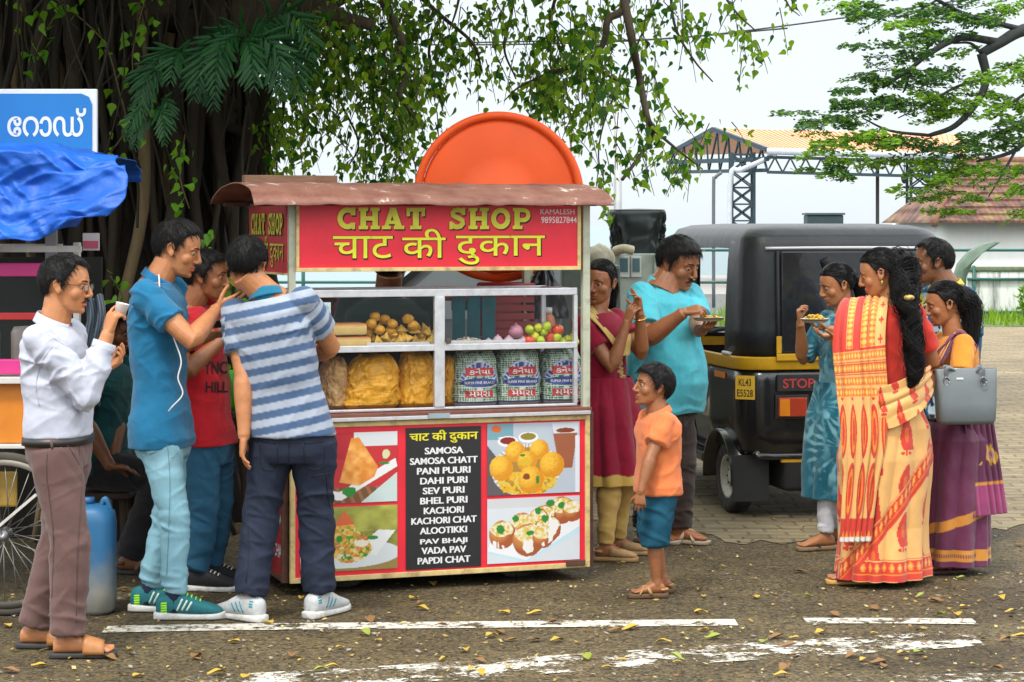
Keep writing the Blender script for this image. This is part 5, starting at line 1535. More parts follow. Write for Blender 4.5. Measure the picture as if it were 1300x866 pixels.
def leafmat(name, c1, c2, trans=.35, rough=.45):
 m = bpy.data.materials.new(name); m.use_nodes = True; n, l = nodes_of(m); b = n['Principled BSDF']
 a = n.new('ShaderNodeAttribute'); a.attribute_name = 'Col'
 mi = n.new('ShaderNodeMix'); mi.data_type = 'RGBA'; mi.inputs[6].default_value = (*c1, 1); mi.inputs[7].default_value = (*c2, 1)
 l.new(a.outputs['Fac'], mi.inputs[0]); l.new(mi.outputs[2], b.inputs['Base Color']); b.inputs['Roughness'].default_value = rough; b.inputs['Specular IOR Level'].default_value = .35
 tr = n.new('ShaderNodeBsdfTranslucent'); l.new(mi.outputs[2], tr.inputs['Color'])
 ms = n.new('ShaderNodeMixShader'); ms.inputs[0].default_value = trans
 l.new(b.outputs[0], ms.inputs[1]); l.new(tr.outputs[0], ms.inputs[2]); l.new(ms.outputs[0], n['Material Output'].inputs['Surface'])
 return m
def sheet(name, poly, z, mat, kind='structure'):
 v = np.array([(x, y, z) for x, y in poly], float)
 return kindof(mesh_obj(name, v, [tuple(range(len(v)))], mat, smooth=False), kind)
def setting():
 sheet('road', [(-40, -6), (40, -6), (40, 42), (-40, 42)], 0.0, ground_material())
 # paved yard with a ragged edge where asphalt has crept over it
 edge = [(px, py) for px, py in ((560, 640), (640, 668), (720, 662), (800, 655), (860, 668), (930, 690), (1000, 688), (1080, 682), (1150, 690), (1240, 676), (1300, 668), (1400, 660))]
 pts = []
 for (x0, y0), (x1, y1) in zip(edge[:-1], edge[1:]):
  for t in np.linspace(0, 1, 9)[:-1]:
   p = P(lerp(x0, x1, t), lerp(y0, y1, t), 1); d = GD(lerp(y0, y1, t) + 2.2 * math.sin(x0 + t * 9) + 1.2 * random.uniform(-1, 1))
   q = P(lerp(x0, x1, t), HY + FPX * CAMH / d, d); pts.append((q[0], q[1]))
 pts += [(14, 13), (22, 20), (26, 36.5), (-14, 36.5), (-6, 20)]
 sheet('paved_yard', pts, .004, pavers_material())
 # painted lines
 def strip_line(pxs, w, mat, name):
  L, R = [], []
  for px, py in pxs:
   d = GD(py); p = P(px, py, d); L.append((p[0], p[1] + w / 2)); R.append((p[0], p[1] - w / 2))
  sheet(name, L + R[::-1], .004, mat)
 pm = paint_material('road_paint', .465, 8)
 strip_line([(133, 800), (300, 797), (500, 795), (720, 793), (935, 791)], .15, pm, 'road_edge_line')
 strip_line([(1022, 789), (1130, 789), (1238, 790)], .13, pm, 'road_edge_line')
 pw = paint_material('worn_road_paint', .53, 5)
 strip_line([(230, 872), (420, 862), (600, 851), (800, 838), (1000, 825), (1240, 811)], .34, pw, 'worn_road_line')
 strip_line([(1140, 864), (1400, 858)], .16, paint_material('faint_road_paint', .55, 7), 'worn_road_line')
 # shore: verge, water
 gv = [(x, 36.4 + .25 * math.sin(x * 1.7) + .15 * math.sin(x * 5.1)) for x in np.linspace(-16, 26, 60)] + [(26, 42), (-16, 42)]
 sheet('grass_verge', gv, .006, M('verge_soil', (.07, .10, .02), rough=.9, var=.3))
 wm = bpy.data.materials.new('sea_water'); wm.use_nodes = True; n, l = nodes_of(wm); b = n['Principled BSDF']
 b.inputs['Base Color'].default_value = (.10, .20, .22, 1); b.inputs['Roughness'].default_value = .18
 t = n.new('ShaderNodeTexCoord'); mp = n.new('ShaderNodeMapping'); mp.inputs['Scale'].default_value = (.5, .12, 1); l.new(t.outputs['Object'], mp.inputs[0])
 x = n.new('ShaderNodeTexNoise'); x.inputs['Scale'].default_value = 1.2; x.inputs['Detail'].default_value = 5; l.new(mp.outputs[0], x.inputs['Vector'])
 bp = n.new('ShaderNodeBump'); bp.inputs['Strength'].default_value = .35; bp.inputs['Distance'].default_value = .3; l.new(x.outputs['Fac'], bp.inputs['Height']); l.new(bp.outputs[0], b.inputs['Normal'])
 sheet('sea_water', [(-900, 42.2), (900, 42.2), (1800, 4000), (-1800, 4000)], -1.2, wm)
 sheet('sea_bank', [(-40, 41.9), (40, 41.9), (40, 42.3), (-40, 42.3)], -.002, M('bank_stone', (.22, .2, .17), var=.3))
 # grass blades on the verge
 n_ = 7000; V, F = [], []
 gx = RNG.uniform(-12, 22, n_); gy = RNG.uniform(36.6, 40.2, n_)
 hh = RNG.uniform(.08, .30, n_); a = RNG.uniform(0, 6.28, n_)
 for i in range(n_):
  dx, dy = math.cos(a[i]) * .02, math.sin(a[i]) * .02; lx, ly = RNG.normal(0, .07, 2)
  k = len(V); V += [(gx[i] - dx, gy[i] - dy, 0), (gx[i] + dx, gy[i] + dy, 0), (gx[i] + lx, gy[i] + ly, hh[i])]; F.append((k, k + 1, k + 2))
 o = mesh_obj('grass', np.array(V), F, leafmat('grass_blades', (.10, .22, .01), (.24, .38, .02)), col=np.repeat(RNG.random((n_, 1)), 3, 0) * np.ones((1, 3)))
 kindof(o, 'stuff')
 # fallen leaves
 mats = {'yellow': M('leaf_yellow', (.42, .28, .03), rough=.6, var=.3, vscale=60), 'brown': M('leaf_brown', (.20, .10, .03), rough=.7, var=.3, vscale=60), 'green': M('leaf_green', (.22, .26, .03), rough=.6, var=.3, vscale=60)}
 meshes = {}
 rng = np.random.default_rng(12)
 for kd in mats:
  meshes[kd] = []
  for k in range(4):
   def fn(U, V):
    w = .30 * np.sin(np.clip(V * 1.02, 0, 1) ** .75 * PI) * (1 - .25 * V)
    x = (U - .5) * 2 * w; y = V - .5
    z = .10 * np.abs(U - .5) * 2 * (rng.random() + .3) * w * 3 + .10 * rng.random() * np.sin(V * 3 + k) + .05 * np.sin(U * 6 + V * 5)
    return np.stack([x, y, z - z.min()], 1)
   v, f, _, _ = grid(fn, 7, 12)
   meshes[kd].append((v, f))
 known = [(297, 817, 'yellow'), (140, 838, 'brown'), (15, 855, 'brown'), (985, 811, 'brown'), (860, 838, 'green'), (1275, 815, 'brown'), (1000, 822, 'brown'), (745, 838, 'green'), (610, 858, 'yellow'), (1120, 848, 'brown'), (1265, 852, 'brown'), (1060, 783, 'brown'), (560, 797, 'brown'), (995, 852, 'brown'), (290, 742, 'brown'), (200, 752, 'yellow'), (640, 780, 'yellow'), (780, 803, 'brown'), (705, 793, 'brown'), (275, 858, 'yellow'), (800, 800, 'yellow'), (905, 812, 'green'), (680, 815, 'brown'), (550, 744, 'yellow'), (250, 838, 'brown'), (1215, 783, 'yellow'), (1110, 775, 'brown'), (890, 780, 'yellow'), (960, 760, 'yellow'), (470, 790, 'brown'), (1190, 765, 'brown')]
 spots = [(px, py, kd, rng.uniform(.055, .085)) for px, py, kd in known]
 for i in range(90):
  py = rng.uniform(690, 866) if i > 40 else rng.uniform(750, 866); spots.append((rng.uniform(0, 1300), py, ['yellow', 'brown', 'green', 'yellow'][int(rng.integers(0, 4))], rng.uniform(.03, .075)))
 lab = {'yellow': 'dry yellow leaf lying on the brown asphalt', 'brown': 'curled brown leaf lying on the brown asphalt', 'green': 'pale green leaf lying on the brown asphalt'}
 me = {}
 for px, py, kd, sz in spots:
  k = int(rng.integers(0, 4))
  if (kd, k) not in me:
   o = mesh_obj('fallen_leaf', meshes[kd][k][0], meshes[kd][k][1], mats[kd]); me[(kd, k)] = o
  else:
   o = me[(kd, k)].copy(); COL.objects.link(o)
  d = GD(py); p = P(px, py, d)
  o.location = (p[0], p[1], .008); o.scale = (sz, sz, sz); o.rotation_euler = (rng.uniform(-.1, .1), rng.uniform(-.1, .1), rng.uniform(0, 6.28))
  tag(o, lab[kd], 'leaf', 'fallen leaves on the road')
 # crumbs, seeds and grit
 V, F, cc = [], [], []
 for i in range(2600):
  py = rng.uniform(640, 880); d = GD(py); p = P(rng.uniform(-40, 1340), py, d); s_ = rng.uniform(.004, .016)
  a = rng.uniform(0, 6.28); k = len(V)
  for q in range(4):
   V.append((p[0] + math.cos(a + q * 1.57) * s_ * (1 if q % 2 else .55), p[1] + math.sin(a + q * 1.57) * s_ * (1 if q % 2 else .55), .004 + rng.random() * s_ * .8))
  F += [(k, k + 1, k + 2), (k, k + 2, k + 3)]
  c0 = [(.30, .20, .04), (.16, .09, .03), (.40, .32, .12), (.25, .22, .18), (.05, .04, .03)][int(rng.integers(0, 5))]; cc += [c0] * 4
 kindof(mesh_obj('leaf_litter', np.array(V), F, M('litter', (1, 1, 1), attr='Col', rough=.8), smooth=False, col=np.array(cc)), 'stuff')
# ------------------------------------------------------------------ buildings and fences at the back of the yard
TEAL = M('teal_pipe', (.012, .10, .085), rough=.5, var=.15, dirt=.4, dscale=12, dcol=(.12, .07, .04))
def backdrop():
 # shore railing of teal pipes
 r = root('shore_railing', 'teal pipe railing along the sea bank behind everything', 'railing', (0, 41.2, 0))
 for z in (.62, 1.22): part('rail', tube([(-14, 41.2, z), (4, 41.2, z), (24, 41.2, z)], .028, 8), TEAL, r)
 for x in np.arange(-13.5, 24, 2.4): part('post', tube([(x, 41.2, 0), (x, 41.2, 1.25)], .035, 8), TEAL, r)
 # weathered white wall with green frame
 r = root('boundary_wall', 'weathered white wall streaked with mould beside the grass verge', 'wall', (10, 40.4, 0))
 wm = M('mouldy_plaster', (.66, .68, .64), rough=.85, var=.12, dirt=.9, dscale=5, dcol=(.08, .10, .08), stretch=(1.6, 1, .16), bump=.2)
 x0, x1 = P(1228, 340, 40.4)[0], P(1330, 340, 40.4)[0]
 part('panel', box2((x0, 40.35, .02), (x1, 40.5, .84), .01), wm, r)
 part('coping', box2((x0 - .05, 40.32, .842), (x1, 40.53, .93), .02), M('mossy_coping', (.12, .16, .09), rough=.9, var=.4, vscale=12), r)
 for z in (.10, .70): part('rail', bar((x0 - .02, 40.30, z), (x1, 40.30, z), .05, .05), TEAL, r)
 for x in (x0 + .1, x1 - .2): part('post', bar((x, 40.31, 0), (x, 40.31, .95), .05, .05, up=(0, 1, 0)), TEAL, r)
 # curved gate stay
 r = root('curved_gate_arch', 'grey green curved arch piece rising behind the last rickshaw corner', 'arch', P(1222, 345, 39) * V3(1, 1, 0))
 part('arch_band', (lambda c_: prism(np.array([((px - CXP) / FPX * 39, CAMH - (py - HY) / FPX * 39) for px, py in c_]), (0, 39, 0), (1, 0, 0), (0, 0, 1), (0, .3, 0)))([(1214, 405), (1214, 350), (1219, 335), (1232, 320), (1248, 311), (1264, 307), (1270, 308), (1262, 313), (1247, 322), (1234, 336), (1227, 352), (1224, 405)]), M('arch_paint', (.10, .15, .11), rough=.7, var=.25), r)
 # low house with a mossy tiled roof
 d = 46.0; k = FPX / d
 hz = lambda py: CAMH - (py - HY) / k; hx = lambda px: (px - CXP) / k
 r = root('tiled_house', 'low white house under a weathered red tile roof, half behind the fine-leaved branch', 'house', (hx(1290), d, 0))
 part('wall', box2((hx(1196), d, -1.3), (hx(1470), d + 6, hz(279)), .0), M('house_plaster', (.80, .79, .74), rough=.85, var=.06, dirt=.15, dscale=2, dcol=(.30, .30, .16), stretch=(1, 1, .3)), r)
 tile = bpy.data.materials.new('roof_tiles'); tile.use_nodes = True; n, l = nodes_of(tile); b = n['Principled BSDF']
 t = n.new('ShaderNodeTexCoord'); w = n.new('ShaderNodeTexWave'); w.wave_type = 'BANDS'; w.bands_direction = 'X'; w.inputs['Scale'].default_value = 1.35; w.inputs['Distortion'].default_value = .3; l.new(t.outputs['Object'], w.inputs['Vector'])
 w2 = n.new('ShaderNodeTexNoise'); w2.inputs['Scale'].default_value = 3; w2.inputs['Detail'].default_value = 9; l.new(t.outputs['Object'], w2.inputs['Vector'])
 rr = n.new('ShaderNodeValToRGB'); e = rr.color_ramp.elements; e[0].position = .32; e[0].color = (.045, .028, .022, 1); e[1].position = .72; e[1].color = (.20, .16, .05, 1); q = e.new(.5); q.color = (.15, .065, .045, 1); l.new(w2.outputs['Fac'], rr.inputs[0])
 l.new(rr.outputs[0], b.inputs['Base Color']); b.inputs['Roughness'].default_value = .9
 bp = n.new('ShaderNodeBump'); bp.inputs['Strength'].default_value = 1; bp.inputs['Distance'].default_value = .06; l.new(w.outputs['Fac'], bp.inputs['Height']); l.new(bp.outputs[0], b.inputs['Normal'])
 # hipped roof built in overlapping courses
 G = []
 e0, e1 = V3(hx(1180), d - .5, hz(283)), V3(hx(1480), d - .5, hz(283)); r0, r1 = V3(hx(1252), d + 2.6, hz(200)), V3(hx(1480), d + 2.6, hz(200))
 nc = 9
 for i in range(nc):
  a, b_ = i / nc, (i + 1.12) / nc
  G.append((np.array([lerp(e0, r0, a) + UPV * .05, lerp(e1, r1, a) + UPV * .05, lerp(e1, r1, b_), lerp(e0, r0, b_)]), [(0, 1, 2, 3)]))
  G.append((np.array([lerp(e0, r0, a) + UPV * .05, lerp(e1, r1, a) + UPV * .05, lerp(e1, r1, a) - UPV * .0, lerp(e0, r0, a) - UPV * .0]), [(0, 1, 2, 3)]))
 k0 = V3(hx(1180), d + 6, hz(283))
 G.append((np.array([e0, r0, k0]), [(0, 1, 2)]))
 part('roof', join(*G), tile, r, smooth=False)
 part('hip_cap', tube([e0, r0, r1], .10, 8), M('ridge_tile', (.20, .10, .06), rough=.9, var=.4), r)
 kindof(mesh_obj('jetty', *box2((2, 54, -1.4), (15, 74, -.004)), M('jetty_concrete', (.3, .29, .27), rough=.9, var=.2), smooth=False), 'structure')
 # steel shed with lattice towers
 D = 60.0; k = FPX / D
 q = lambda px, py, dd=0.0: P(px, py, D + dd)
 st = M('blue_steel', (.014, .036, .048), rough=.55, var=.2)
 r = root('steel_shed', 'open steel shed with an orange sheet roof on blue lattice towers', 'shed', q(940, 300) * V3(1, 1, 0))
 rf = M('orange_sheet', (.62, .27, .13), rough=.6, var=.12, dirt=.3, dscale=1.5, dcol=(.35, .14, .07))
 A_, B_, C_, D_ = q(906, 164, 3.0), q(1222, 171, 3.4), q(1226, 197, -.5), q(974, 190, -1.2)
 E_, F_ = q(848, 196, 7.5), q(1190, 190, 8)
 nrib = 46; G = []
 for i in range(nrib):
  a, b_ = i / nrib, (i + .62) / nrib
  G.append((np.array([lerp(A_, B_, a), lerp(A_, B_, b_), lerp(D_, C_, b_), lerp(D_, C_, a)]), [(0, 1, 2, 3)]))
  c = (i + 1) / nrib
  G.append((np.array([lerp(A_, B_, b_) - UPV * .03, lerp(A_, B_, c) - UPV * .03, lerp(D_, C_, c) - UPV * .03, lerp(D_, C_, b_) - UPV * .03]), [(0, 1, 2, 3)]))
 o = part('roof_sheet', join(*G), rf, r, smooth=False); solidify(o, .03, -1)
 o = part('roof_sheet', (np.array([A_, B_, F_, E_]), [(0, 1, 2, 3)]), rf, r, smooth=False); solidify(o, .03, -1)
 part('gutter', tube([q(974, 192, -1.3), q(1226, 199, -.6)], .09, 8), M('gutter_grey', (.45, .48, .52), rough=.5), r)
 part('downpipe', tube(spline([q(985, 195, -1.2), q(968, 204, -1.0), q(940, 216, -.6), q(928, 222, -.5), q(926, 300, -.5)], 5), .07, 8), M('gutter_grey', (.45, .48, .52), rough=.5), r)
 # gable truss and eaves truss
 G = [bar(E_, A_, .1, .12), bar(A_, D_, .1, .12), bar(E_ - UPV * .25, D_ - UPV * .25, .1, .12), bar(E_ - UPV * .55, D_ - UPV * .55, .08, .1)]
 for i in range(9):
  t0, t1 = i / 9, (i + .5) / 9
  top = lambda t: lerp(E_, A_, t / .46) if t < .46 else lerp(A_, D_, (t - .46) / .54)
  G += [bar(lerp(E_, D_, t0) - UPV * .55, top(min(t1, 1)) - UPV * .05, .05, .05), bar(top(min(t1, 1)) - UPV * .05, lerp(E_, D_, (i + 1) / 9) - UPV * .55, .05, .05)]
 part('gable_truss', join(*G), st, r, smooth=False)
 G = [bar(D_ - UPV * .2, C_ - UPV * .2, .08, .08), bar(D_ - UPV * .6, C_ - UPV * .6, .08, .08)]
 for i in range(26): G.append(bar(lerp(D_, C_, i / 26) - UPV * (.2 if i % 2 else .6), lerp(D_, C_, (i + 1) / 26) - UPV * (.6 if i % 2 else .2), .04, .04))
 part('eaves_truss', join(*G), st, r, smooth=False)
 for pxc in (942, 1168):
  c = q(pxc, 300, 0); w_ = .30; G = []
  for sx_ in (-1, 1):
   for sy_ in (-1, 1): G.append(bar(V3(c[0] + sx_ * w_, c[1] + sy_ * w_, 0), V3(c[0] + sx_ * w_, c[1] + sy_ * w_, 3.65), .07, .07, up=(0, 1, 0)))
  nz = 8
  for i in range(nz):
   z0, z1 = 3.6 * i / nz, 3.6 * (i + 1) / nz
   for sy_ in (-1, 1):
    G += [bar(V3(c[0] - w_, c[1] + sy_ * w_, z0), V3(c[0] + w_, c[1] + sy_ * w_, z1), .04, .04), bar(V3(c[0] + w_, c[1] + sy_ * w_, z0), V3(c[0] - w_, c[1] + sy_ * w_, z1), .04, .04), bar(V3(c[0] - w_, c[1] + sy_ * w_, z1), V3(c[0] + w_, c[1] + sy_ * w_, z1), .04, .04)]
  part('lattice_tower', join(*G), st, r, smooth=False)
 part('post', tube([q(1114, 300, 1) * V3(1, 1, 0), q(1114, 195, 1)], .05, 8), M('dark_post', (.06, .06, .06)), r)
 part('lamp', ellip(q(1148, 226, 0), (.09, .09, .16), None, 10, 8), M('lamp_dark', (.02, .03, .05)), r)
 part('lamp_wire', tube([q(1148, 219, 0), q(1148, 196, 0)], .012, 6), M('dark_post', (.06, .06, .06)), r)
 # poles
 gm = M('galvanised', (.42, .44, .46), rough=.5, metal=.3, var=.15)
 D = 24.0
 for px, pyt, rad, lab in ((778, 118, .030, 'thin grey steel pole, shorter of the pair behind the cart end'), (785, 104, .040, 'tall grey steel pole rising through the leaves behind the cart end')):
  b_ = P(px, 0, D) * V3(1, 1, 0); tp = P(px, pyt, D); rt = root('steel_pole', lab, 'pole', b_, 'steel poles behind the cart')
  part('pole_tube', tube([b_, tp], rad, 12), gm, rt); part('pole_cap', lathe([(0, .05), (rad * 1.3, .04), (rad * 1.3, -.02), (0, -.03)], 12, c=tp), gm, rt)
 b_ = P(906, 0, 45) * V3(1, 1, 0); rt = root('lamp_post', 'thin pole with a curved top left of the lattice tower', 'pole', b_)
 part('pole_tube', tube(spline([b_, P(906, 240, 45), P(908, 226, 45), P(916, 219, 45)], 5), .035, 8), M('pole_dark', (.10, .11, .12)), rt)
 blk = M('cable_black', (.03, .03, .03))
 for pts, lab in (([(380, 128), (480, 132), (640, 60), (860, 48), (1062, 24), (1300, -12)], 'thin overhead cable crossing the sky to the right tree'), ([(300, 50), (560, 57), (800, 52), (1000, 36)], 'thin overhead cable sagging behind the hanging leaves')):
  pts3 = [P(px, py, 26) for px, py in pts]
  if pts[0] == (380, 128): pts3 = [P(px, py, 26) for px, py in ((560, 55), (700, 52), (860, 48), (1062, 24), (1300, -12))]
  o = part('overhead_cable', tube(spline(pts3, 6), .010, 5), blk, None); tag(o, lab, 'cable')
 # maroon picket railing behind the cart
 mr = M('maroon_paint', (.16, .025, .03), rough=.6, var=.2)
 D = 15.0; a, b_ = P(400, 0, D) * V3(1, 1, 0), P(660, 0, D + .5) * V3(1, 1, 0)
 rt = root('picket_railing', 'maroon painted picket railing behind the snack cart', 'railing', a)
 for z in (.55, 1.20): part('rail', bar(a + UPV * z, b_ + UPV * z, .05, .06), mr, rt)
 for i in range(11): c = lerp(a, b_, i / 10); part('picket', bar(c, c + UPV * 1.26, .07, .05, up=(0, 1, 0)), mr, rt)
UPV = np.array((0, 0, 1.0))
# ================================================================== the snack cart
CA = V3(-1.014, 10.07, 0); CANG = math.atan2(.494, 1.372)
CUX, CUY = V3(math.cos(CANG), math.sin(CANG), 0), V3(-math.sin(CANG), math.cos(CANG), 0)
CW, CDEP = 1.462, .80
def cf(px, py, y=0.0):
 "cart-local (x, z) of the photo point on the plane y metres behind the cart front"
 o = CA + CUY * y; k = (px - CXP) / FPX
 x = (k * o[1] - o[0]) / (CUX[0] - k * CUX[1])
 d = o[1] + x * CUX[1]
 return x, CAMH - (py - HY) / FPX * d
def local(g):
 "cart-local -> nothing to do, kept for clarity"
 return g
def stroke(pts, w):
 p = np.asarray(pts, float); t = np.gradient(p, axis=0); t /= np.maximum(np.linalg.norm(t, axis=1, keepdims=True), 1e-9)
 nn = np.stack([-t[:, 1], t[:, 0]], 1)
 a, b = p + nn * w / 2, p - nn * w / 2; n = len(p)
 return np.vstack([a, b]), [(i, i + 1, n + i + 1, n + i) for i in range(n - 1)]
def slab_letter(ch):
 "fat slab-serif capital in a unit-high box: list of 2D (verts, faces), and its width"
 R = lambda x0, y0, x1, y1: (np.array([(x0, y0), (x1, y0), (x1, y1), (x0, y1)], float), [(0, 1, 2, 3)])
 arc = lambda cx, cy, rx, ry, a0, a1, n=24: [(cx + rx * math.cos(math.radians(lerp(a0, a1, i / n))), cy + ry * math.sin(math.radians(lerp(a0, a1, i / n)))) for i in range(n + 1)]
 if ch == 'C': return [stroke(arc(.46, .5, .34, .385, 42, 318), .235), R(.62, .64, .82, 1.0), R(.66, .0, .80, .30)], .86
 if ch == 'O': return [stroke(arc(.46, .5, .34, .385, 0, 360, 36), .235)], .92
 if ch == 'H': return [R(.08, .12, .34, .88), R(.62, .12, .88, .88), R(.34, .40, .62, .60), R(.0, .0, .42, .16), R(.54, .0, .96, .16), R(.0, .84, .42, 1), R(.54, .84, .96, 1)], .96
 if ch == 'A': return [(np.array([(.10, .12), (.30, .12), (.56, .88), (.36, .98), (.34, .88)]), [(0, 1, 2, 3, 4)]), (np.array([(.62, .12), (.92, .12), (.64, 1.0), (.36, 1.0)]), [(0, 1, 2, 3)]), R(.26, .24, .70, .40), R(.0, .0, .40, .16), R(.54, .0, 1.02, .16)], 1.02
 if ch == 'T': return [R(.29, .12, .57, .84), R(.0, .82, .86, 1), R(.0, .60, .16, .84), R(.70, .60, .86, .84), R(.17, .0, .69, .16)], .86
 if ch == 'P': return [R(.08, .12, .34, .88), R(.0, .0, .46, .16), R(.0, .84, .40, 1), stroke([(.30, .90)] + arc(.50, .66, .24, .235, 90, -90, 14) + [(.30, .43)], .20)], .86
 if ch == 'S': return [stroke([(.66, .78), (.60, .86), (.46, .90), (.28, .87), (.19, .76), (.22, .65), (.34, .57), (.52, .48), (.64, .40), (.66, .26), (.56, .14), (.40, .10), (.24, .13), (.15, .24)], .225), R(.62, .66, .78, 1.0), R(.04, .0, .19, .36)], .82
 return [], .45
def slab_text(txt, o, ux, uy, w, h, depth, gap=.10):
 X = 0; G = []
 nz = np.cross(ux, uy); i = 0
 for ch in txt:
  ls, wd = slab_letter(ch)
  for v, f in ls:
   G.append((v + np.array((X, 0)), f, depth + i * .00035)); i = (i + 1) % 9
  X += wd + gap
 out = []
 for v, f, dp in G:
  out.append((np.asarray(o) + (v[:, :1] / X * w) * ux + (v[:, 1:2] * h) * uy + nz * dp, f))
 return join(*out)
# ---- printed pictures: colour painters, u right 0..1, v up 0..1
def blobs(col, u, v, items, asp):
 for (cx, cy, rx, ry, c, nz) in items:
  r = ((u - cx) * asp / rx) ** 2 + ((v - cy) / ry) ** 2
  if nz: r = r + nz * fbm(np.stack([u * 26 * asp, v * 26, 0 * u + cx * 9], 1), 3)
  col[r < 1] = c
def shade_ball(col, u, v, cx, cy, r, asp, c, hi):
 d = ((u - cx) * asp / r) ** 2 + ((v - cy) / r) ** 2
 m = d < 1 + .12 * fbm(np.stack([u * 20 * asp, v * 20, 0 * u + cx * 5], 1), 3)
 t = np.clip(1 - (((u - cx) * asp / r + .3) ** 2 + ((v - cy) / r - .35) ** 2), 0, 1)[:, None]
 spots = sstep(fbm(np.stack([u * 60 * asp, v * 60, 0 * u + cy * 7], 1), 2), .15, .35)[:, None] * .35
 cc = np.array(c) * (1 - t) + np.array(hi) * t; cc = cc * (1 - spots) + np.array((.30, .10, .01)) * spots
 col[m] = cc[m]
def crumbs(col, u, v, cx, cy, rx, ry, asp, cols, sc=30):
 r = ((u - cx) * asp / rx) ** 2 + ((v - cy) / ry) ** 2 + .5 * fbm(np.stack([u * 9 * asp, v * 9, 0 * u + 3], 1), 3)
 cell = np.stack([np.floor(u * sc * asp + .6 * vnoise(np.stack([u * 40, v * 40, 0 * u], 1))), np.floor(v * sc + .6 * vnoise(np.stack([u * 40, v * 40, 0 * u + 9], 1)))], 1).astype(int)
 h = (np.abs(_hash(cell[:, 0], cell[:, 1], 0 * cell[:, 0] + 5)) * 997).astype(int) % len(cols)
 m = r < 1
 col[m] = np.array(cols)[h[m]]
def poly_in(u, v, P_):
 ins = np.zeros(len(u), bool); n = len(P_)
 for i in range(n):
  x0, y0 = P_[i]; x1, y1 = P_[(i + 1) % n]
  c = ((y0 > v) != (y1 > v)) & (u < (x1 - x0) * (v - y0) / ((y1 - y0) + 1e-12) + x0); ins ^= c
 return ins
WHT, GRN = (.72, .73, .72), (.03, .22, .03)
def pic_samosa(u, v, asp):
 col = np.tile(np.array((.50, .03, .035)), (len(u), 1))
 col[v > .80] = (.62, .64, .66); col[(v > .62) & (u < .55)] = (.42, .02, .03)
 col[v < .22] = (.16, .075, .035); col[(v < .22) & (np.sin(u * 60 + v * 20) > .4)] = (.30, .13, .05)
 col[poly_in(u, v, [(.05, .10), (.42, .04), (1.0, .50), (.98, .62), (.40, .16), (.06, .26)])] = WHT
 col[poly_in(u, v, [(.62, .0), (1, .0), (1, .42)])] = (.50, .60, .58)
 for ps, c, hi in (([(.30, .30), (.34, .92), (.10, .95), (.02, .30)], (.60, .18, .03), (.80, .38, .10)), ([(.40, .30), (.52, .92), (.60, .93), (.80, .50), (.76, .36), (.60, .24)], (.66, .22, .03), (.85, .45, .12))):
  m = poly_in(u, v, ps); n = fbm(np.stack([u * 14, v * 10, 0 * u], 1), 4)[:, None] * 1.2 + .4
  cc = np.array(c) * (1 - np.clip(n, 0, 1)) + np.array(hi) * np.clip(n, 0, 1); col[m] = cc[m]
 blobs(col, u, v, [(.50, .16, .10, .07, GRN, .8), (.88, .68, .06, .06, (.6, .62, .35), .9), (.86, .55, .08, .02, GRN, .3)], asp)
 return col
def pic_chaat(u, v, asp):
 n = fbm(np.stack([u * 8, v * 8, 0 * u], 1), 4)[:, None]
 col = np.array((.22, .22, .04)) * (1 + .8 * n) + np.array((.10, .10, .02)) * (v[:, None] > .6)
 col[v < .18] = (.30, .22, .06)
 r = ((u - .48) / .56) ** 2 + ((v - .26) / .22) ** 2; col[r < 1] = (.62, .66, .66); col[poly_in(u, v, [(.78, .22), (.98, .60), (.80, .62), (.55, .3)])] = WHT
 crumbs(col, u, v, .50, .36, .36, .24, asp, [(.62, .34, .04), (.68, .50, .10), (.55, .16, .03), (.70, .62, .40), (.05, .25, .03), (.60, .25, .05)], 20)
 crumbs(col, u, v, .46, .58, .22, .18, asp, [(.62, .40, .06), (.70, .52, .14), (.55, .25, .04), (.08, .28, .03)], 26)
 col[poly_in(u, v, [(.34, .70), (.45, .94), (.56, .72)])] = (.62, .12, .04)
 blobs(col, u, v, [(.62, .42, .12, .06, (.72, .68, .55), .9), (.30, .30, .07, .03, GRN, .6), (.74, .50, .09, .03, GRN, .4), (.40, .50, .05, .05, GRN, .6), (.5, .2, .05, .025, GRN, .5)], asp)
 return col
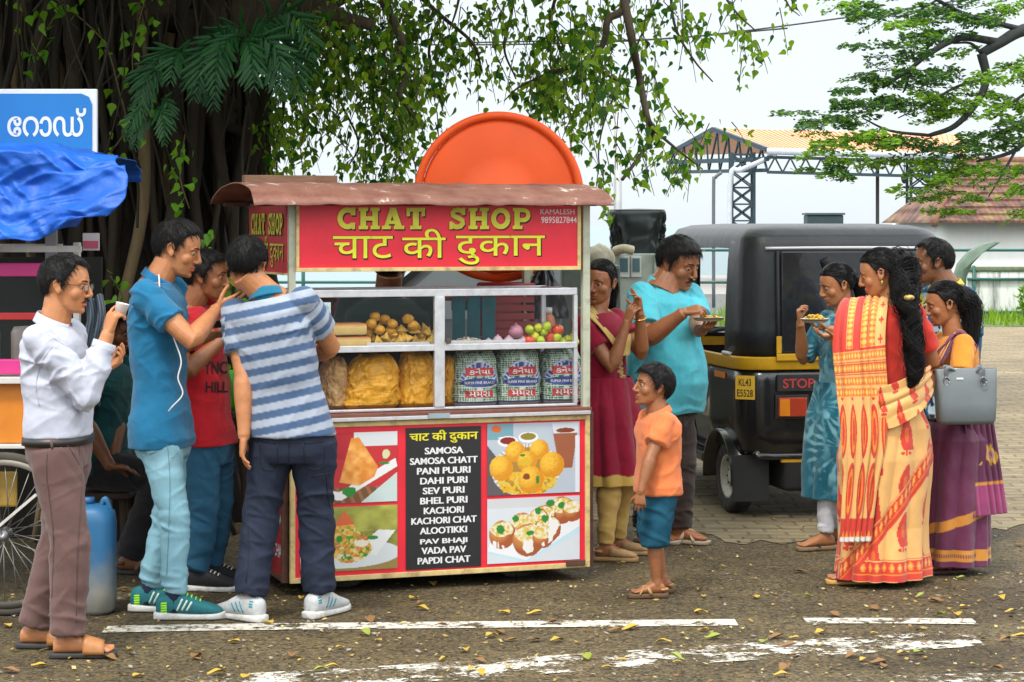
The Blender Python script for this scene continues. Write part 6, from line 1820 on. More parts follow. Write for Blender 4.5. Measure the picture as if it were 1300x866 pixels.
def pic_panipuri(u, v, asp):
 col = np.tile(np.array((.42, .48, .54)), (len(u), 1)); col[(u + v * .6) < .42] = (.10, .09, .10); col[(v > .78) & (u < .28)] = (.16, .32, .38)
 blobs(col, u, v, [(.10, .93, .07, .05, (.55, .12, .03), .5), (.20, .80, .12, .02, (.62, .64, .66), 0)], asp)
 for cx, cy, c in ((.22, .75, (.22, .02, .02)), (.44, .80, (.24, .20, .03))):
  blobs(col, u, v, [(cx, cy, .15, .075, WHT, 0), (cx, cy + .01, .115, .05, c, 0)], asp)
 col[poly_in(u, v, [(.70, .90), (.98, .90), (.92, .35), (.78, .35)])] = (.30, .10, .05); col[poly_in(u, v, [(.70, .98), (.99, .98), (.985, .84), (.71, .84)])] = (.58, .62, .66)
 blobs(col, u, v, [(.845, .88, .14, .035, (.20, .05, .02), 0)], asp)
 col[(u > .955) & (v < .8)] = (.62, .68, .72)
 r = ((u - .42) * asp / .52) ** 2 + ((v - .34) / .37) ** 2; an = np.arctan2(v - .34, (u - .42) * asp)
 m = r < 1; col[m] = np.where((np.sin(an[m] * 46) > 0)[:, None], np.array((.66, .66, .64)), np.array((.40, .36, .30))); col[r < .74] = (.35, .20, .04)
 crumbs(col, u, v, .42, .16, .44, .18, asp, [(.65, .45, .03), (.70, .35, .02), (.45, .20, .02), (.6, .5, .1)], 26)
 for cx, cy, rr in ((.30, .60, .125), (.56, .62, .120), (.15, .38, .15), (.70, .40, .155), (.43, .46, .125), (.47, .20, .165)):
  rr *= 1.18; shade_ball(col, u, v, cx, cy, rr, asp, (.62, .26, .015), (.80, .48, .05))
 blobs(col, u, v, [(.40, .46, .10, .06, (.62, .40, .03), 1.4), (.42, .25, .05, .05, (.22, .06, .02), .8), (.54, .20, .025, .06, GRN, .5), (.38, .55, .04, .02, GRN, .5)], asp)
 return col
def pic_dahi(u, v, asp):
 col = np.tile(np.array((.60, .64, .68)), (len(u), 1)); col[v > .85] = (.55, .56, .58)
 col[poly_in(u, v, [(.0, .16), (.40, .0), (1, .42), (1, .56), (.44, .04), (.0, .24)])] = (.48, .66, .74)
 col[poly_in(u, v, [(.0, .20), (.42, .03), (1, .52), (1, .75), (.55, .85), (.05, .40)])] = (.74, .75, .76)
 for cx, cy, rr in ((.80, .78, .17), (.92, .76, .13), (.62, .68, .15), (.55, .66, .13), (.38, .55, .17), (.66, .50, .16), (.16, .44, .17), (.44, .34, .20), (.60, .38, .14)):
  rr *= 1.28; shade_ball(col, u, v, cx, cy, rr, asp, (.35, .09, .03), (.62, .28, .08))
  crumbs(col, u, v, cx, cy + rr * .35, rr * .85, rr * .55, asp, [(.70, .58, .22), (.74, .70, .60), (.62, .45, .08), (.72, .66, .45)], 28)
 n = fbm(np.stack([u * 13, v * 4, 0 * u + 4], 1), 3); m = (n > .20) & (((u - .45) * asp / .60) ** 2 + ((v - .46 - (u - .45) * .4) / .32) ** 2 < 1); col[m] = (.74, .73, .70)
 blobs(col, u, v, [(.14, .52, .07, .07, GRN, .9), (.30, .68, .06, .05, GRN, .9), (.55, .79, .06, .05, GRN, .9), (.68, .90, .07, .05, GRN, .9), (.62, .66, .06, .06, GRN, .9), (.46, .45, .06, .04, GRN, .9), (.80, .86, .06, .05, GRN, .9)], asp)
 return col
def snack_cart():
 r = root('snack_cart', 'red roofed snack cart with a glass food case, picture menu panel and CHAT SHOP sign', 'cart', CA, rz=CANG)
 L = dict(local=True)
 cream = M('cream_edge_paint', (.62, .47, .20), rough=.6, var=.2, vscale=20, dirt=.6, dscale=14, dcol=(.20, .10, .05))
 post_m = M('pale_green_post', (.42, .44, .33), rough=.6, var=.15, dirt=.55, dscale=11, dcol=(.14, .09, .05))
 rust = M('rusty_steel', (.11, .045, .028), rough=.8, var=.35, vscale=18, dirt=.6, dscale=9, dcol=(.05, .03, .02))
 red = M('sign_red', (.74, .026, .046), rough=.35, var=.10, vscale=3, spec=.4, dirt=.22, dscale=5, dcol=(.30, .03, .03))
 alu = M('aluminium', (.62, .63, .65), rough=.38, metal=.55, var=.12, vscale=25, dirt=.35, dscale=16, dcol=(.30, .28, .25))
 glass = M('case_glass', (.05, .06, .06), rough=.03, var=0, alpha=.09, spec=.6)
 dark = M('dark_inside', (.03, .022, .018), rough=.9, var=.3)
 x_l, x_r = 0.0, CW
 # --- chassis and carcass (open box), wheels
 part('floor_frame', join(box2((0, .0, .06), (CW, .04, .10)), box2((0, CDEP - .04, .06), (CW, CDEP, .10)), box2((0, .042, .062), (.04, CDEP - .042, .10)), box2((CW - .04, .042, .062), (CW, CDEP - .042, .10))), rust, r, smooth=False, **L)
 part('carcass', join(box2((.02, .01, .102), (CW - .02, .03, .788)), box2((.02, CDEP - .03, .102), (CW - .02, CDEP - .01, .788)), box2((CW - .018, .012, .102), (CW - .004, CDEP - .012, .788))), rust, r, smooth=False, **L)
 rub = M('tyre_rubber', (.025, .024, .022), rough=.85, var=.25, dirt=.5, dscale=20, dcol=(.16, .13, .09)); rimm = M('rim_steel', (.25, .24, .22), rough=.5, metal=.4)
 for x in (.30, 1.16):
  for y in (.16, .62):
   c = V3(x, y, .165)
   t = part('wheel', lathe([(.11, -.03), (.15, -.032), (.163, -.018), (.165, 0), (.163, .018), (.15, .032), (.11, .03)], 32, axis=(0, 1, 0), c=c), rub, r, **L)
   part('rim', lathe([(0, -.02), (.04, -.022), (.11, -.012), (.112, .012), (.04, .022), (0, .02)], 24, axis=(0, 1, 0), c=c - V3(0, 0, 0)), rimm, t, local=True)
 # --- posts
 def postbar(x, y, z0, z1, m_, w=.034): return part('post', box2((x - w / 2, y - w / 2, z0), (x + w / 2, y + w / 2, z1), .003), m_, r, smooth=False, **L)
 postbar(.012, .017, .80, 1.80, post_m, .032); postbar(CW - .006, .012, .80, 1.80, post_m, .036)
 postbar(.012, CDEP - .017, .10, 1.80, post_m, .032); postbar(CW - .012, CDEP - .017, .10, 1.80, post_m, .036)
 postbar(CW + .022, .022, .06, .80, rust, .026); postbar(-.018, .03, .06, .80, rust, .03)
 xm, _ = cf(668, 380, CDEP - .05); postbar(xm, CDEP - .05, .80, 1.80, post_m, .034)
 # --- lower menu panel
 z0, z1 = .062, .792
 x0, x1 = cf(367, 700)[0], cf(747, 700)[0]
 bd = part('menu_panel', box2((x0 + .012, -.014, z0 + .012), (x1 - .012, .004, z1 - .012)), red, r, smooth=False, **L)
 w = .024
 part('panel_edge', join(box2((x0, -.022, z0), (x1, .0, z0 + w), .003), box2((x0, -.022, z1 - w), (x1, .0, z1), .003), box2((x0, -.0225, z0 + w), (x0 + w, -.001, z1 - w), .003), box2((x1 - w, -.0225, z0 + w), (x1, -.001, z1 - w), .003)), cream, bd, smooth=False, **L)
 mp = M('printed_vinyl', (1, 1, 1), rough=.38, attr='Col', var=.03, spec=.45)
 def poster(pa, pb, fn, nm):
  (xa, za), (xb, zb) = pa, pb; asp = (xb - xa) / (za - zb)
  nu, nv = int((xb - xa) / .0026), int((za - zb) / .0026)
  v, f, U, V = grid(lambda U, V: np.stack([xa + U * (xb - xa), 0 * U - .0185, zb + V * (za - zb)], 1), nu, nv)
  part(nm, (v, f), mp, bd, smooth=False, col=np.clip(fn(U, V, asp), 0, 1), **L)
 zt = z1 - .050; zmid0, zmid1 = .418, .402; zb = z0 + .045
 xs = [cf(p, 640)[0] for p in (380, 503, 514, 609, 617, 734)]
 poster((xs[0], zt), (xs[1], zmid0), pic_samosa, 'food_picture'); poster((xs[0], zmid1), (xs[1], zb), pic_chaat, 'food_picture')
 poster((xs[4], zt + .018), (xs[5], zmid0 + .005), pic_panipuri, 'food_picture'); poster((xs[4], zmid1 + .005), (xs[5], zb - .005), pic_dahi, 'food_picture')
 blk = part('menu_list', box2((xs[2], -.019, zb - .012), (xs[3], -.0145, zt + .012)), M('menu_black', (.018, .017, .020), rough=.4, var=.1), bd, smooth=False, **L)
 ux, uz = V3(1, 0, 0), V3(0, 0, 1)
 wht = M('letter_white', (.72, .72, .72), rough=.5, var=0); yel = M('letter_yellow', (.70, .62, .02), rough=.45, var=.05)
 xc = (xs[2] + xs[3]) / 2; pxm = (xs[3] - xs[2]) / 95.0
 part('menu_heading', bold_text('चाट की दुकान', V3(xc, -.0195, zt - .048), ux, uz, .0008, 87 * pxm, .062, .02), yel, blk, smooth=False, **L)
 items = [('SAMOSA', 49), ('SAMOSA CHATT', 86), ('PANI PUURI', 68), ('DAHI PURI', 60), ('SEV PURI', 53), ('BHEL PURI', 60), ('KACHORI', 51), ('KACHORI CHAT', 83), ('ALOOTIKKI', 60), ('PAV BHAJI', 60), ('VADA PAV', 57), ('PAPDI CHAT', 67)]
 zz = np.linspace(zt - .112, zb + .012, 12)
 for (t_, wd), z in zip(items, zz):
  part('menu_line', bold_text(t_, V3(xc, -.0195, z), ux, uz, .0008, wd * pxm, .031, .045), wht, blk, smooth=False, **L)
 part('latch', box2((cf(716, 714)[0], -.034, .072), (cf(740, 714)[0], -.023, .10), .003), rust, r, smooth=False, **L)
 # --- left side panel with its list
 sp = part('side_panel', box2((-.012, .04, .07), (.006, CDEP - .02, .79)), M('side_red', (.42, .02, .03), rough=.5, var=.2, dirt=.5, dscale=6, dcol=(.10, .03, .02)), r, smooth=False, **L)
 part('panel_edge', join(box2((-.022, .036, .06), (.008, .058, .792)), box2((-.022, .06, .06), (.008, CDEP - .02, .075))), rust, sp, smooth=False, **L)
 sy = V3(0, -1, 0)
 for t_, z in (('SAMOSA CHAT', .16), ('ALOOTIKKI', .46), ('SAMOSA', .31), ('PAV BHAJI', .60)):
  part('menu_line', text_geo(t_, 1, V3(-.0128, .30, z), sy, uz, .0008, .02, width=.46, height=.062), wht, sp, smooth=False, **L)
 # --- counter and glass case
 part('counter', box2((-.01, -.035, .797), (CW + .01, CDEP, .828), .004), M('counter_wood', (.16, .055, .035), rough=.7, var=.3, dirt=.5, dscale=12, dcol=(.07, .03, .02)), r, smooth=False, **L)
 part('counter_trim', box2((.0, -.044, .795), (CW, -.036, .812), .002), alu, r, smooth=False, **L)
 part('tin_patch', box2((cf(540, 530)[0], -.050, .800), (cf(567, 530)[0], -.0445, .822)), M('galvanised_tin', (.35, .45, .48), rough=.4, metal=.5), r, smooth=False, **L)
 gx0, gx1 = .03, cf(735, 450)[0]; gz0, gz1 = .832, 1.385; gy0, gy1 = .02, .47
 cs = part('glass_case', join(
  box2((gx0, gy0, gz1 - .022), (gx1, gy0 + .022, gz1 + .012), .003), box2((gx0, gy0, gz0), (gx1, gy0 + .022, gz0 + .012), .003), box2((gx0, gy0 - .004, 1.108), (gx1, gy0 + .02, 1.138), .003),
  box2((gx0, gy1 - .02, gz1 - .022), (gx1, gy1, gz1 + .012), .003), box2((gx0, gy1 - .02, gz0), (gx1, gy1, gz0 + .02), .003),
  box2((gx0, gy0 + .024, gz1 - .022), (gx0 + .022, gy1 - .022, gz1 + .010), .003), box2((gx1 - .022, gy0 + .024, gz1 - .022), (gx1, gy1 - .022, gz1 + .010), .003),
  box2((gx0, gy0 - .002, gz0 + .013), (gx0 + .022, gy0 + .021, gz1 - .023)), box2((gx1 - .018, gy0 - .002, gz0 + .013), (gx1, gy0 + .021, gz1 - .023)), box2((gx0, gy1 - .021, gz0 + .021), (gx0 + .022, gy1 - .002, gz1 - .023)), box2((gx1 - .022, gy1 - .021, gz0 + .021), (gx1, gy1 - .002, gz1 - .023)),
  box2((cf(553, 450)[0], gy0 - .007, gz0 + .0125), (cf(566, 450)[0], gy0 + .018, gz1 - .0225), .003)), alu, r, smooth=False, **L)
 part('shelf', box2((gx0 + .023, gy0 + .03, 1.110), (gx1 - .023, gy1 - .025, 1.122)), alu, cs, smooth=False, **L)
 part('shelf_tray', join(box2((cf(470, 434)[0], gy0 + .032, 1.1225), (cf(550, 434)[0], gy0 + .040, 1.150)), box2((cf(575, 434)[0], gy0 + .032, 1.1225), (cf(668, 434)[0], gy0 + .040, 1.152))), M('tray_white', (.60, .60, .58), rough=.5), cs, smooth=False, **L)
 xa, xb = cf(566, 450)[0], cf(553, 450)[0]
 for (a, b_) in (((gx0 + .023, gz0 + .014), (xb - .001, 1.107)), ((xa + .001, gz0 + .014), (gx1 - .02, 1.107)), ((gx0 + .023, 1.139), (xb - .001, gz1 - .024)), ((xa + .001, 1.139), (gx1 - .02, gz1 - .024))):
  part('glass_pane', box2((a[0], gy0 + .008, a[1]), (b_[0], gy0 + .012, b_[1])), glass, cs, smooth=False, **L)
 part('glass_pane', box2((gx0 + .009, gy0 + .03, gz0 + .02), (gx0 + .013, gy1 - .03, gz1 - .03)), glass, cs, smooth=False, **L)
 part('glass_pane', box2((gx1 - .013, gy0 + .03, gz0 + .02), (gx1 - .009, gy1 - .03, gz1 - .03)), glass, cs, smooth=False, **L)
 part('door_catch', box2((cf(567, 435)[0], -.0, 1.142), (cf(573, 435)[0], .012, 1.165), .002), M('catch_dark', (.12, .1, .08), metal=.6, rough=.4), cs, smooth=False, **L)
 part('back_board', box2((gx0 + .03, gy1 - .018, gz0 + .022), (gx1 - .03, gy1 - .008, 1.09)), dark, cs, smooth=False, **L)
 # --- sign boards
 sz0, sz1 = 1.487, 1.787; sx0, sx1 = cf(376, 300)[0], cf(735, 300)[0]
 sg = part('front_sign', box2((sx0, -.012, sz0), (sx1, .03, sz1)), red, r, smooth=False, **L)
 w = .014
 part('sign_edge', join(box2((sx0 - .003, -.019, sz0 - .004), (sx1 + .003, .0, sz0 + w), .002), box2((sx0 - .003, -.0195, sz0 + w + .001), (sx0 + w * .7, -.001, sz1)), box2((sx1 - w, -.0195, sz0 + w + .001), (sx1 + .003, -.001, sz1))), cream, sg, smooth=False, **L)
 black = M('letter_black', (.030, .008, .008), rough=.6, var=0); olive = M('letter_olive', (.60, .56, .03), rough=.4, var=.25, vscale=12)
 def signtext(ux_, o0, k):
  nzv = np.cross(ux_, uz)
  for dz, dx, mm, dp, nm in ((-.007, .006, black, .0012, 'letter_shadow'), (0, 0, olive, .0042, 'letters')):
   o = o0 + ux_ * (dx * k[2]) + uz * dz
   part(nm, slab_text('CHAT', o + ux_ * k[0][0] + uz * k[0][2], ux_, uz, k[0][1], .100, dp), mm, sg, smooth=False, **L)
   part(nm, slab_text('SHOP', o + ux_ * k[1][0] + uz * k[0][2], ux_, uz, k[1][1], .100, dp), mm, sg, smooth=False, **L)
 # front: CHAT / SHOP
 X = lambda px, py=300: cf(px, py)[0]
 xC, xA, xS, xP = X(427), X(541), X(568), X(675)
 zt_ = cf(550, 291)[1]
 signtext(ux, V3(0, -.012, 0), ((xC, xA - xC, zt_), (xS, xP - xS), 1.0))
 hz = cf(550, 329)[1]
 for words, xa_, xb_, hh, zz_ in (('चाट', 421, 497, .102, 0), ('की', 509, 564, .135, 0), ('दुकान', 577, 690, .135, -.032)):
  for dz, dx, mm, dp, nm, off in ((-.003, .003, black, .0010, 'letter_shadow', .014), (.0, 0, M('letter_lime', (.72, .74, .03), rough=.4, var=.05), .0040, 'letters', .004)):
   g = text_geo(words, 1, V3((X(xa_) + X(xb_)) / 2 + dx, -.012, 0), ux, uz, dp, off, width=X(xb_) - X(xa_) + (.010 if off > .01 else 0), height=hh + (.010 if off > .01 else 0))
   v = g[0].copy(); v[:, 2] += hz + zz_ - v[:, 2].min() + .006 + dz - (.005 if off > .01 else 0)
   part(nm, (v, g[1]), mm, sg, smooth=False, **L)
 def ftext(t_, px0, px1, py, h, off=.006):
  o = V3(X(px0), -.012, cf(px0, py)[1]); part('sign_line', text_geo(t_, 1, V3((X(px0) + X(px1)) / 2, -.012, cf(px0, py)[1]), ux, uz, .001, off, width=X(px1) - X(px0), height=h), wht, sg, smooth=False, **L)
 ftext('KAMALESH', 685, 728, 272, .024, .0); ftext('9895827844', 686, 731, 283, .030)
 ss = part('side_sign', box2((-.012, .03, sz0 - .01), (.012, CDEP - .03, sz1)), M('side_sign_red', (.50, .02, .03), rough=.4, var=.12), r, smooth=False, **L)
 part('sign_edge', box2((-.018, .03, sz0 - .02), (.014, CDEP - .03, sz0 - .0105)), cream, ss, smooth=False, **L)
 ya = CDEP - .09
 for dz, dx, mm, dp, nm in ((-.006, .008, black, .0012, 'letter_shadow'), (0, 0, olive, .0042, 'letters')):
  o = V3(-.012, ya - dx, 0)
  part(nm, slab_text('CHAT', o + V3(0, 0, sz0 + .165 + dz), sy, uz, .30, .10, dp), mm, ss, smooth=False, **L)
  part(nm, slab_text('SHOP', o + V3(0, -.35, sz0 + .165 + dz), sy, uz, .30, .10, dp), mm, ss, smooth=False, **L)
 for dz, mm, dp, nm, off in ((-.003, black, .0010, 'letter_shadow', .014), (0, olive, .0040, 'letters', .004)):
  g = text_geo('चाट की दुकान', 1, V3(-.012, CDEP / 2 - .02, 0), sy, uz, dp, off, width=.64, height=.145)
  v = g[0].copy(); v[:, 2] += sz0 + .012 - v[:, 2].min() + dz
  part(nm, (v, g[1]), mm, ss, smooth=False, **L)
 # --- roof: bowed painted sheet
 rm = bpy.data.materials.new('roof_paint'); rm.use_nodes = True; n, l = nodes_of(rm); b = n['Principled BSDF']; t = n.new('ShaderNodeTexCoord')
 nz = n.new('ShaderNodeTexNoise'); nz.inputs['Scale'].default_value = 6; nz.inputs['Detail'].default_value = 9; nz.inputs['Roughness'].default_value = .7; l.new(t.outputs['Object'], nz.inputs['Vector'])
 rr = n.new('ShaderNodeValToRGB'); e = rr.color_ramp.elements; e[0].position = .35; e[0].color = (.15, .05, .035, 1); e[1].position = .60; e[1].color = (.26, .12, .085, 1); q = e.new(.625); q.color = (.55, .46, .42, 1); l.new(nz.outputs['Fac'], rr.inputs[0]); l.new(rr.outputs[0], b.inputs['Base Color']); b.inputs['Roughness'].default_value = .65
 rx0, rx1 = cf(326, 262, -.13)[0], cf(781, 262, -.13)[0]; ry0, ry1 = -.13, CDEP + .03
 def rf(U, V):
  x = rx0 + U * (rx1 - rx0) + .012 * vnoise(np.stack([U * 3, V * 5, 0 * U], 1)); y = ry0 + V * (ry1 - ry0)
  z = 1.803 + .096 * (1 - (2 * V - 1) ** 2) ** .8 - .012 * (V < .02) + .004 * vnoise(np.stack([U * 30, V * 9, 0 * U], 1))
  z = z - .02 * sstep(U, .93, 1.0) * 0
  return np.stack([x, y, z], 1)
 v, f, U, V = grid(rf, 120, 40)
 ro = part('roof', (v, f), rm, r, **L); solidify(ro, .006, -1)
 part('roof_beam', join(box2((rx0 + .05, .002, 1.788), (rx1 - .04, .03, 1.806)), box2((rx0 + .05, CDEP - .02, 1.788), (rx1 - .04, CDEP + .01, 1.806)), box2((.03, .03, 1.815), (.06, CDEP - .03, 1.835)), box2((CW - .06, .03, 1.815), (CW - .03, CDEP - .03, 1.835))), rust, r, smooth=False, **L)
 part('roof_plank', box2((cf(308, 225, .78)[0], .74, cf(330, 236, .78)[1]), (cf(426, 225, .78)[0], .80, cf(330, 222.5, .78)[1]), .004), M('weathered_plank', (.22, .12, .07), rough=.85, var=.35, stretch=(1, 6, 6)), r, smooth=False, **L)
 return r
def CW3(x, y, z):
 return CA + CUX * x + CUY * y + UP * z
def pillow(c, w, h, th, paint, mat, name, label, cat, group, lean=0.0, n=90, crease=.012, seed=0.0, rip=14, pinch=.75, parent=None):
 "stuffed bag standing on its base: front faces the customers"
 def fn(U, V):
  th_ = U * 2 * PI; v = V
  k = np.clip(np.minimum(v / .10, (1 - v) / .16), 0, 1) ** .5
  wd = w * (.80 + .20 * k) * (1 - (1 - pinch) * v ** 3); tk = th * (.35 + .65 * k)
  cs, sn = np.cos(th_), np.sin(th_)
  x = np.sign(sn) * np.abs(sn) ** .72 * wd; y = -np.sign(cs) * np.abs(cs) ** .72 * tk
  nz = fbm(np.stack([sn * 3 + seed, cs * 3, v * 4], 1), 4)
  fold = crease * (nz * 1.6 + .6 * np.sin(th_ * rip + nz * 6) * sstep(v, .72, 1.0) + .4 * np.sin(v * 24 + nz * 9) * np.abs(sn))
  z = v * h + .012 * vnoise(np.stack([sn * 2 + seed, cs * 2, v * 3], 1)) * sstep(v, .6, 1)
  return np.stack([x * (1 + fold / w) + lean * v, y * (1 + fold / th), z], 1)
 v, f, U, V = grid(fn, 140, n, closed=True)
 col = paint(v, U, V)
 # close the ends with fans
 v0 = len(v); nn = n
 vv = np.vstack([v, [v[np.arange(140) * nn].mean(0)], [v[np.arange(140) * nn + nn - 1].mean(0)]])
 F = [tuple(q) for q in f] + [(i * nn, ((i + 1) % 140) * nn, v0) for i in range(140)] + [(((i + 1) % 140) * nn + nn - 1, i * nn + nn - 1, v0 + 1) for i in range(140)]
 col = np.vstack([col, col[:1], col[nn - 1:nn]])
 w3 = c + vv[:, :1] * CUX + vv[:, 1:2] * CUY + vv[:, 2:3] * UP
 o = mesh_obj(name, w3 - c, F, mat, col=np.clip(col, 0, 1)); o.location = tuple(c)
 tag(o, label, cat, group)
 def surf(x, z):                                        # front surface point for printing
  i = np.argmin((v[:, 0] - x) ** 2 + (v[:, 2] - z) ** 2 + np.where(v[:, 1] < 0, 0, 1)); return v[i, 1]
 return o, v
def cart_contents():
 base, shelf = .832, 1.1225
 film = M('clear_bag_snack', (1, 1, 1), attr='Col', rough=.28, var=.16, vscale=160, bump=.55, bscale=150, coat=.35, spec=.5)
 rng = np.random.default_rng(21)
 gold = lambda v, U, V: np.array((.80, .37, .001)) * (1 + .35 * fbm(v * 60, 3)[:, None]) * np.where((V > .95)[:, None], .8, 1)
 beige = lambda v, U, V: np.array((.62, .36, .13)) * (1 + .3 * np.sign(vnoise(v * 70))[:, None] * .5)
 for px, wpx, h, nm, pt, lean, dd in ((467, 37, .252, 'plastic bag packed with yellow gram noodles, the widest one in the case', gold, .03, .16), (529, 26, .262, 'plastic bag packed with yellow gram noodles, right of the widest one', gold, .0, .17), (566, 12, .24, 'narrow plastic bag of yellow gram noodles behind the middle post', gold, .0, .22), (424, 18, .24, 'plastic bag of pale round snacks at the near-post end of the lower shelf', beige, .0, .20)):
  x, _ = cf(px, 490, dd); w = wpx / 266.0
  pillow(CW3(x, dd, base), w, h, .085, pt, film, 'snack_bag', nm, 'bag', 'bags in the lower glass case', lean, seed=px * .1, pinch=.60)
 sack = M('woven_sack', (1, 1, 1), attr='Col', rough=.5, var=.06, bump=.35, bscale=380, coat=.3)
 redm = M('sack_red', (.50, .022, .028), rough=.5, var=.05); blum = M('sack_blue', (.035, .055, .22), rough=.5, var=.05); whm = M('sack_white', (.70, .72, .70), rough=.5, var=0)
 for k, (px, wd, ln, lab) in enumerate(((602, .108, .0, 'green checked sack of puffed rice next to the middle post'), (656, .108, .0, 'green checked sack of puffed rice in the centre of three'), (711, .100, .0, 'green checked sack of puffed rice at the open end beside the woman in maroon'))):
  def paint(v, U, V, wd=wd):
   x, z = v[:, 0], v[:, 2]
   g = (np.abs(((x / .0105) % 1) - .5) < .33) & (np.abs(((z / .0105) % 1) - .5) < .33)
   col = np.where(g[:, None], np.array((.015, .10, .035)), np.array((.50, .60, .50)))
   fr = v[:, 1] < 0
   arc_ = (np.abs(np.sqrt((x / 1.0) ** 2 + ((z - .06) / 1.45) ** 2) - .098) < .013) & (z > .13) & fr; col[arc_] = (.50, .56, .70)
   a2 = arc_ & (np.sin(np.arctan2(x, z - .06) * 46) > -.15) & (np.abs(np.sqrt((x / 1.0) ** 2 + ((z - .06) / 1.45) ** 2) - .098) < .008); col[a2] = (.03, .05, .24)
   el = ((x / .092) ** 2 + ((z - .118) / .022) ** 2 < 1) & fr; col[el] = (.03, .055, .24)
   col[(np.abs(x) < .070) & (np.abs(z - .170) < .019) & fr] = (.52, .02, .025)
   col[(np.abs(x) < .070) & (np.abs(z - .064) < .016) & fr] = (.50, .025, .03)
   col[(z < .028) & fr] = (.05, .07, .25); col[(z < .02) & fr] = (.55, .60, .62)
   return col
  x, _ = cf(px, 490, .15)
  c = CW3(x, .15, base)
  o, v = pillow(c, wd, .268, .085, paint, sack, 'rice_sack', lab, 'sack', 'sacks of puffed rice in the glass case', ln, n=110, crease=.008, seed=k * 3.3, pinch=.85)
  for body_, z, h, wdt, mm in (('કનૈયા', .157, .031, .105, whm), ('SUPER FINE BRAND', .112, .012, .150, whm), ('મમરા', .051, .026, .105, whm)):
   g = text_geo(body_, 1, V3(0, 0, 0), V3(1, 0, 0), V3(0, 0, 1), 0, .008 if mm is whm else 0, width=wdt, height=h)
   tv = g[0].copy(); tv[:, 2] += z - tv[:, 2].min()
   fr = v[v[:, 1] < .01]
   d2 = ((fr[None, :, 0] - tv[:, None, 0]) ** 2 + (fr[None, :, 2] - tv[:, None, 2]) ** 2)
   ix = np.argpartition(d2, 6, axis=1)[:, :6]
   yy = fr[ix, 1].min(axis=1) - .0012
   tw = tv[:, :1] * CUX + yy[:, None] * CUY + tv[:, 2:3] * UP
   part('print', (tw, g[1]), mm, o, smooth=False, local=True)
 # bread
 crust = M('bread', (1, 1, 1), attr='Col', rough=.6, var=.12, vscale=40)
 for k, (z, wd) in enumerate(((shelf, .185), (shelf + .062, .165))):
  x0 = cf(419, 430, .12)[0]
  v, f = box((0, 0, .029), (wd, .14, .056), 0, .016)
  bm_v = v; c = CW3(x0 + wd / 2, .13, z)
  cc = np.where((v[:, 2] > .046)[:, None], np.array((.45, .16, .03)), np.array((.66, .46, .16)))
  w3 = v[:, :1] * CUX + v[:, 1:2] * CUY + v[:, 2:3] * UP
  o = mesh_obj('bread_loaf', w3, f, crust, smooth=40, col=cc); o.location = tuple(c); tag(o, 'split bread loaf lying %s in the upper case' % ('on the shelf under the other' if k == 0 else 'on top of the other loaf'), 'bread', 'bread loaves')
 # fried balls and samosa pieces
 fry = M('fried_dough', (1, 1, 1), attr='Col', rough=.55, var=.2, vscale=90, bump=.3, bscale=180)
 def item(name, label, cat, px, py, dd, g, c0, group):
  x, z = cf(px, py, dd); c = CW3(x, dd, z)
  v = np.asarray(g[0]); col = np.array(c0) * (1 + .25 * fbm(v * 90 + px, 3)[:, None])
  o = mesh_obj(name, v, g[1], fry, col=np.clip(col, 0, 1)); o.location = tuple(c); tag(o, label, cat, group); return o
 def lump(r, seed, sq=(1, 1, .9)):
  v, f = ellip((0, 0, 0), V3(*sq) * r, None, 16, 12); n_ = nrmv(v); return v + n_ * (fbm(v * 45 + seed, 3) * r * .22)[:, None], f
 ball_px = [(471, 411), (476, 402), (488, 406), (498, 411), (518, 405), (467, 421), (482, 419), (495, 420), (508, 421), (525, 413)]
 for i, (px, py) in enumerate(ball_px):
  item('potato_ball', 'golden fried potato ball in the heap on the upper shelf', 'snack', px, py, .10 + .02 * (i % 3), lump(.0245 + .003 * rng.random(), i), (.62, .30, .015), 'fried balls in the glass case')
 def samosa(s_, seed):
  p = np.array([(-.032, -.016, -.012), (.034, -.018, -.012), (0, .026, -.012), (0, .0, .030)]) * s_
  a = rng.uniform(0, 6.28); b = rng.uniform(-.7, .7)
  me = bmesh.new(); vs = [me.verts.new(q) for q in p]
  for q in ((0, 2, 1), (0, 1, 3), (1, 2, 3), (2, 0, 3)): me.faces.new([vs[j] for j in q])
  bmesh.ops.subdivide_edges(me, edges=list(me.edges), cuts=5, use_grid_fill=True)
  for q in range(2): bmesh.ops.smooth_vert(me, verts=list(me.verts), factor=.5, use_axis_x=True, use_axis_y=True, use_axis_z=True)
  me.verts.index_update(); v = np.array([tuple(q.co) for q in me.verts]); f = [tuple(w.index for w in q.verts) for q in me.faces]; me.free()
  R = np.array(Matrix.Rotation(a, 3, 'Z') @ Matrix.Rotation(b, 3, 'X'))
  return v @ R.T + (fbm(v * 60 + seed, 2) * .003)[:, None], f
 for i in range(34):
  t = i % 17; row = i // 17
  px = 470 + t * 5.0 + rng.uniform(-2, 2); py = 433 - rng.uniform(0, 1) * (14 if px < 500 else 24 * (1 - abs(px - 525) / 42)) - row * 4
  item('samosa', 'small fried samosa in the heap on the upper shelf', 'snack', px, min(py, 432), .085 + .05 * rng.random() + .03 * row, samosa(1.0 + .35 * rng.random(), i), (.62, .37, .05) if i % 3 else (.55, .30, .04), 'samosas in the glass case')
 # puffed rice heap
 G = []
 for i in range(380):
  px = rng.uniform(574, 632); x, _ = cf(px, 432, .12); h = max(0, 1 - abs(px - 598) / 36) * .035
  G.append(ellip(CW3(x, rng.uniform(.07, .22), shelf + h * rng.random() + .004), (.0075, .004, .004), None, 6, 4))
 o = part('puffed_rice', join(*G), M('puffed_rice', (.62, .55, .45), rough=.7, var=.2), None); kindof(o, 'stuff')
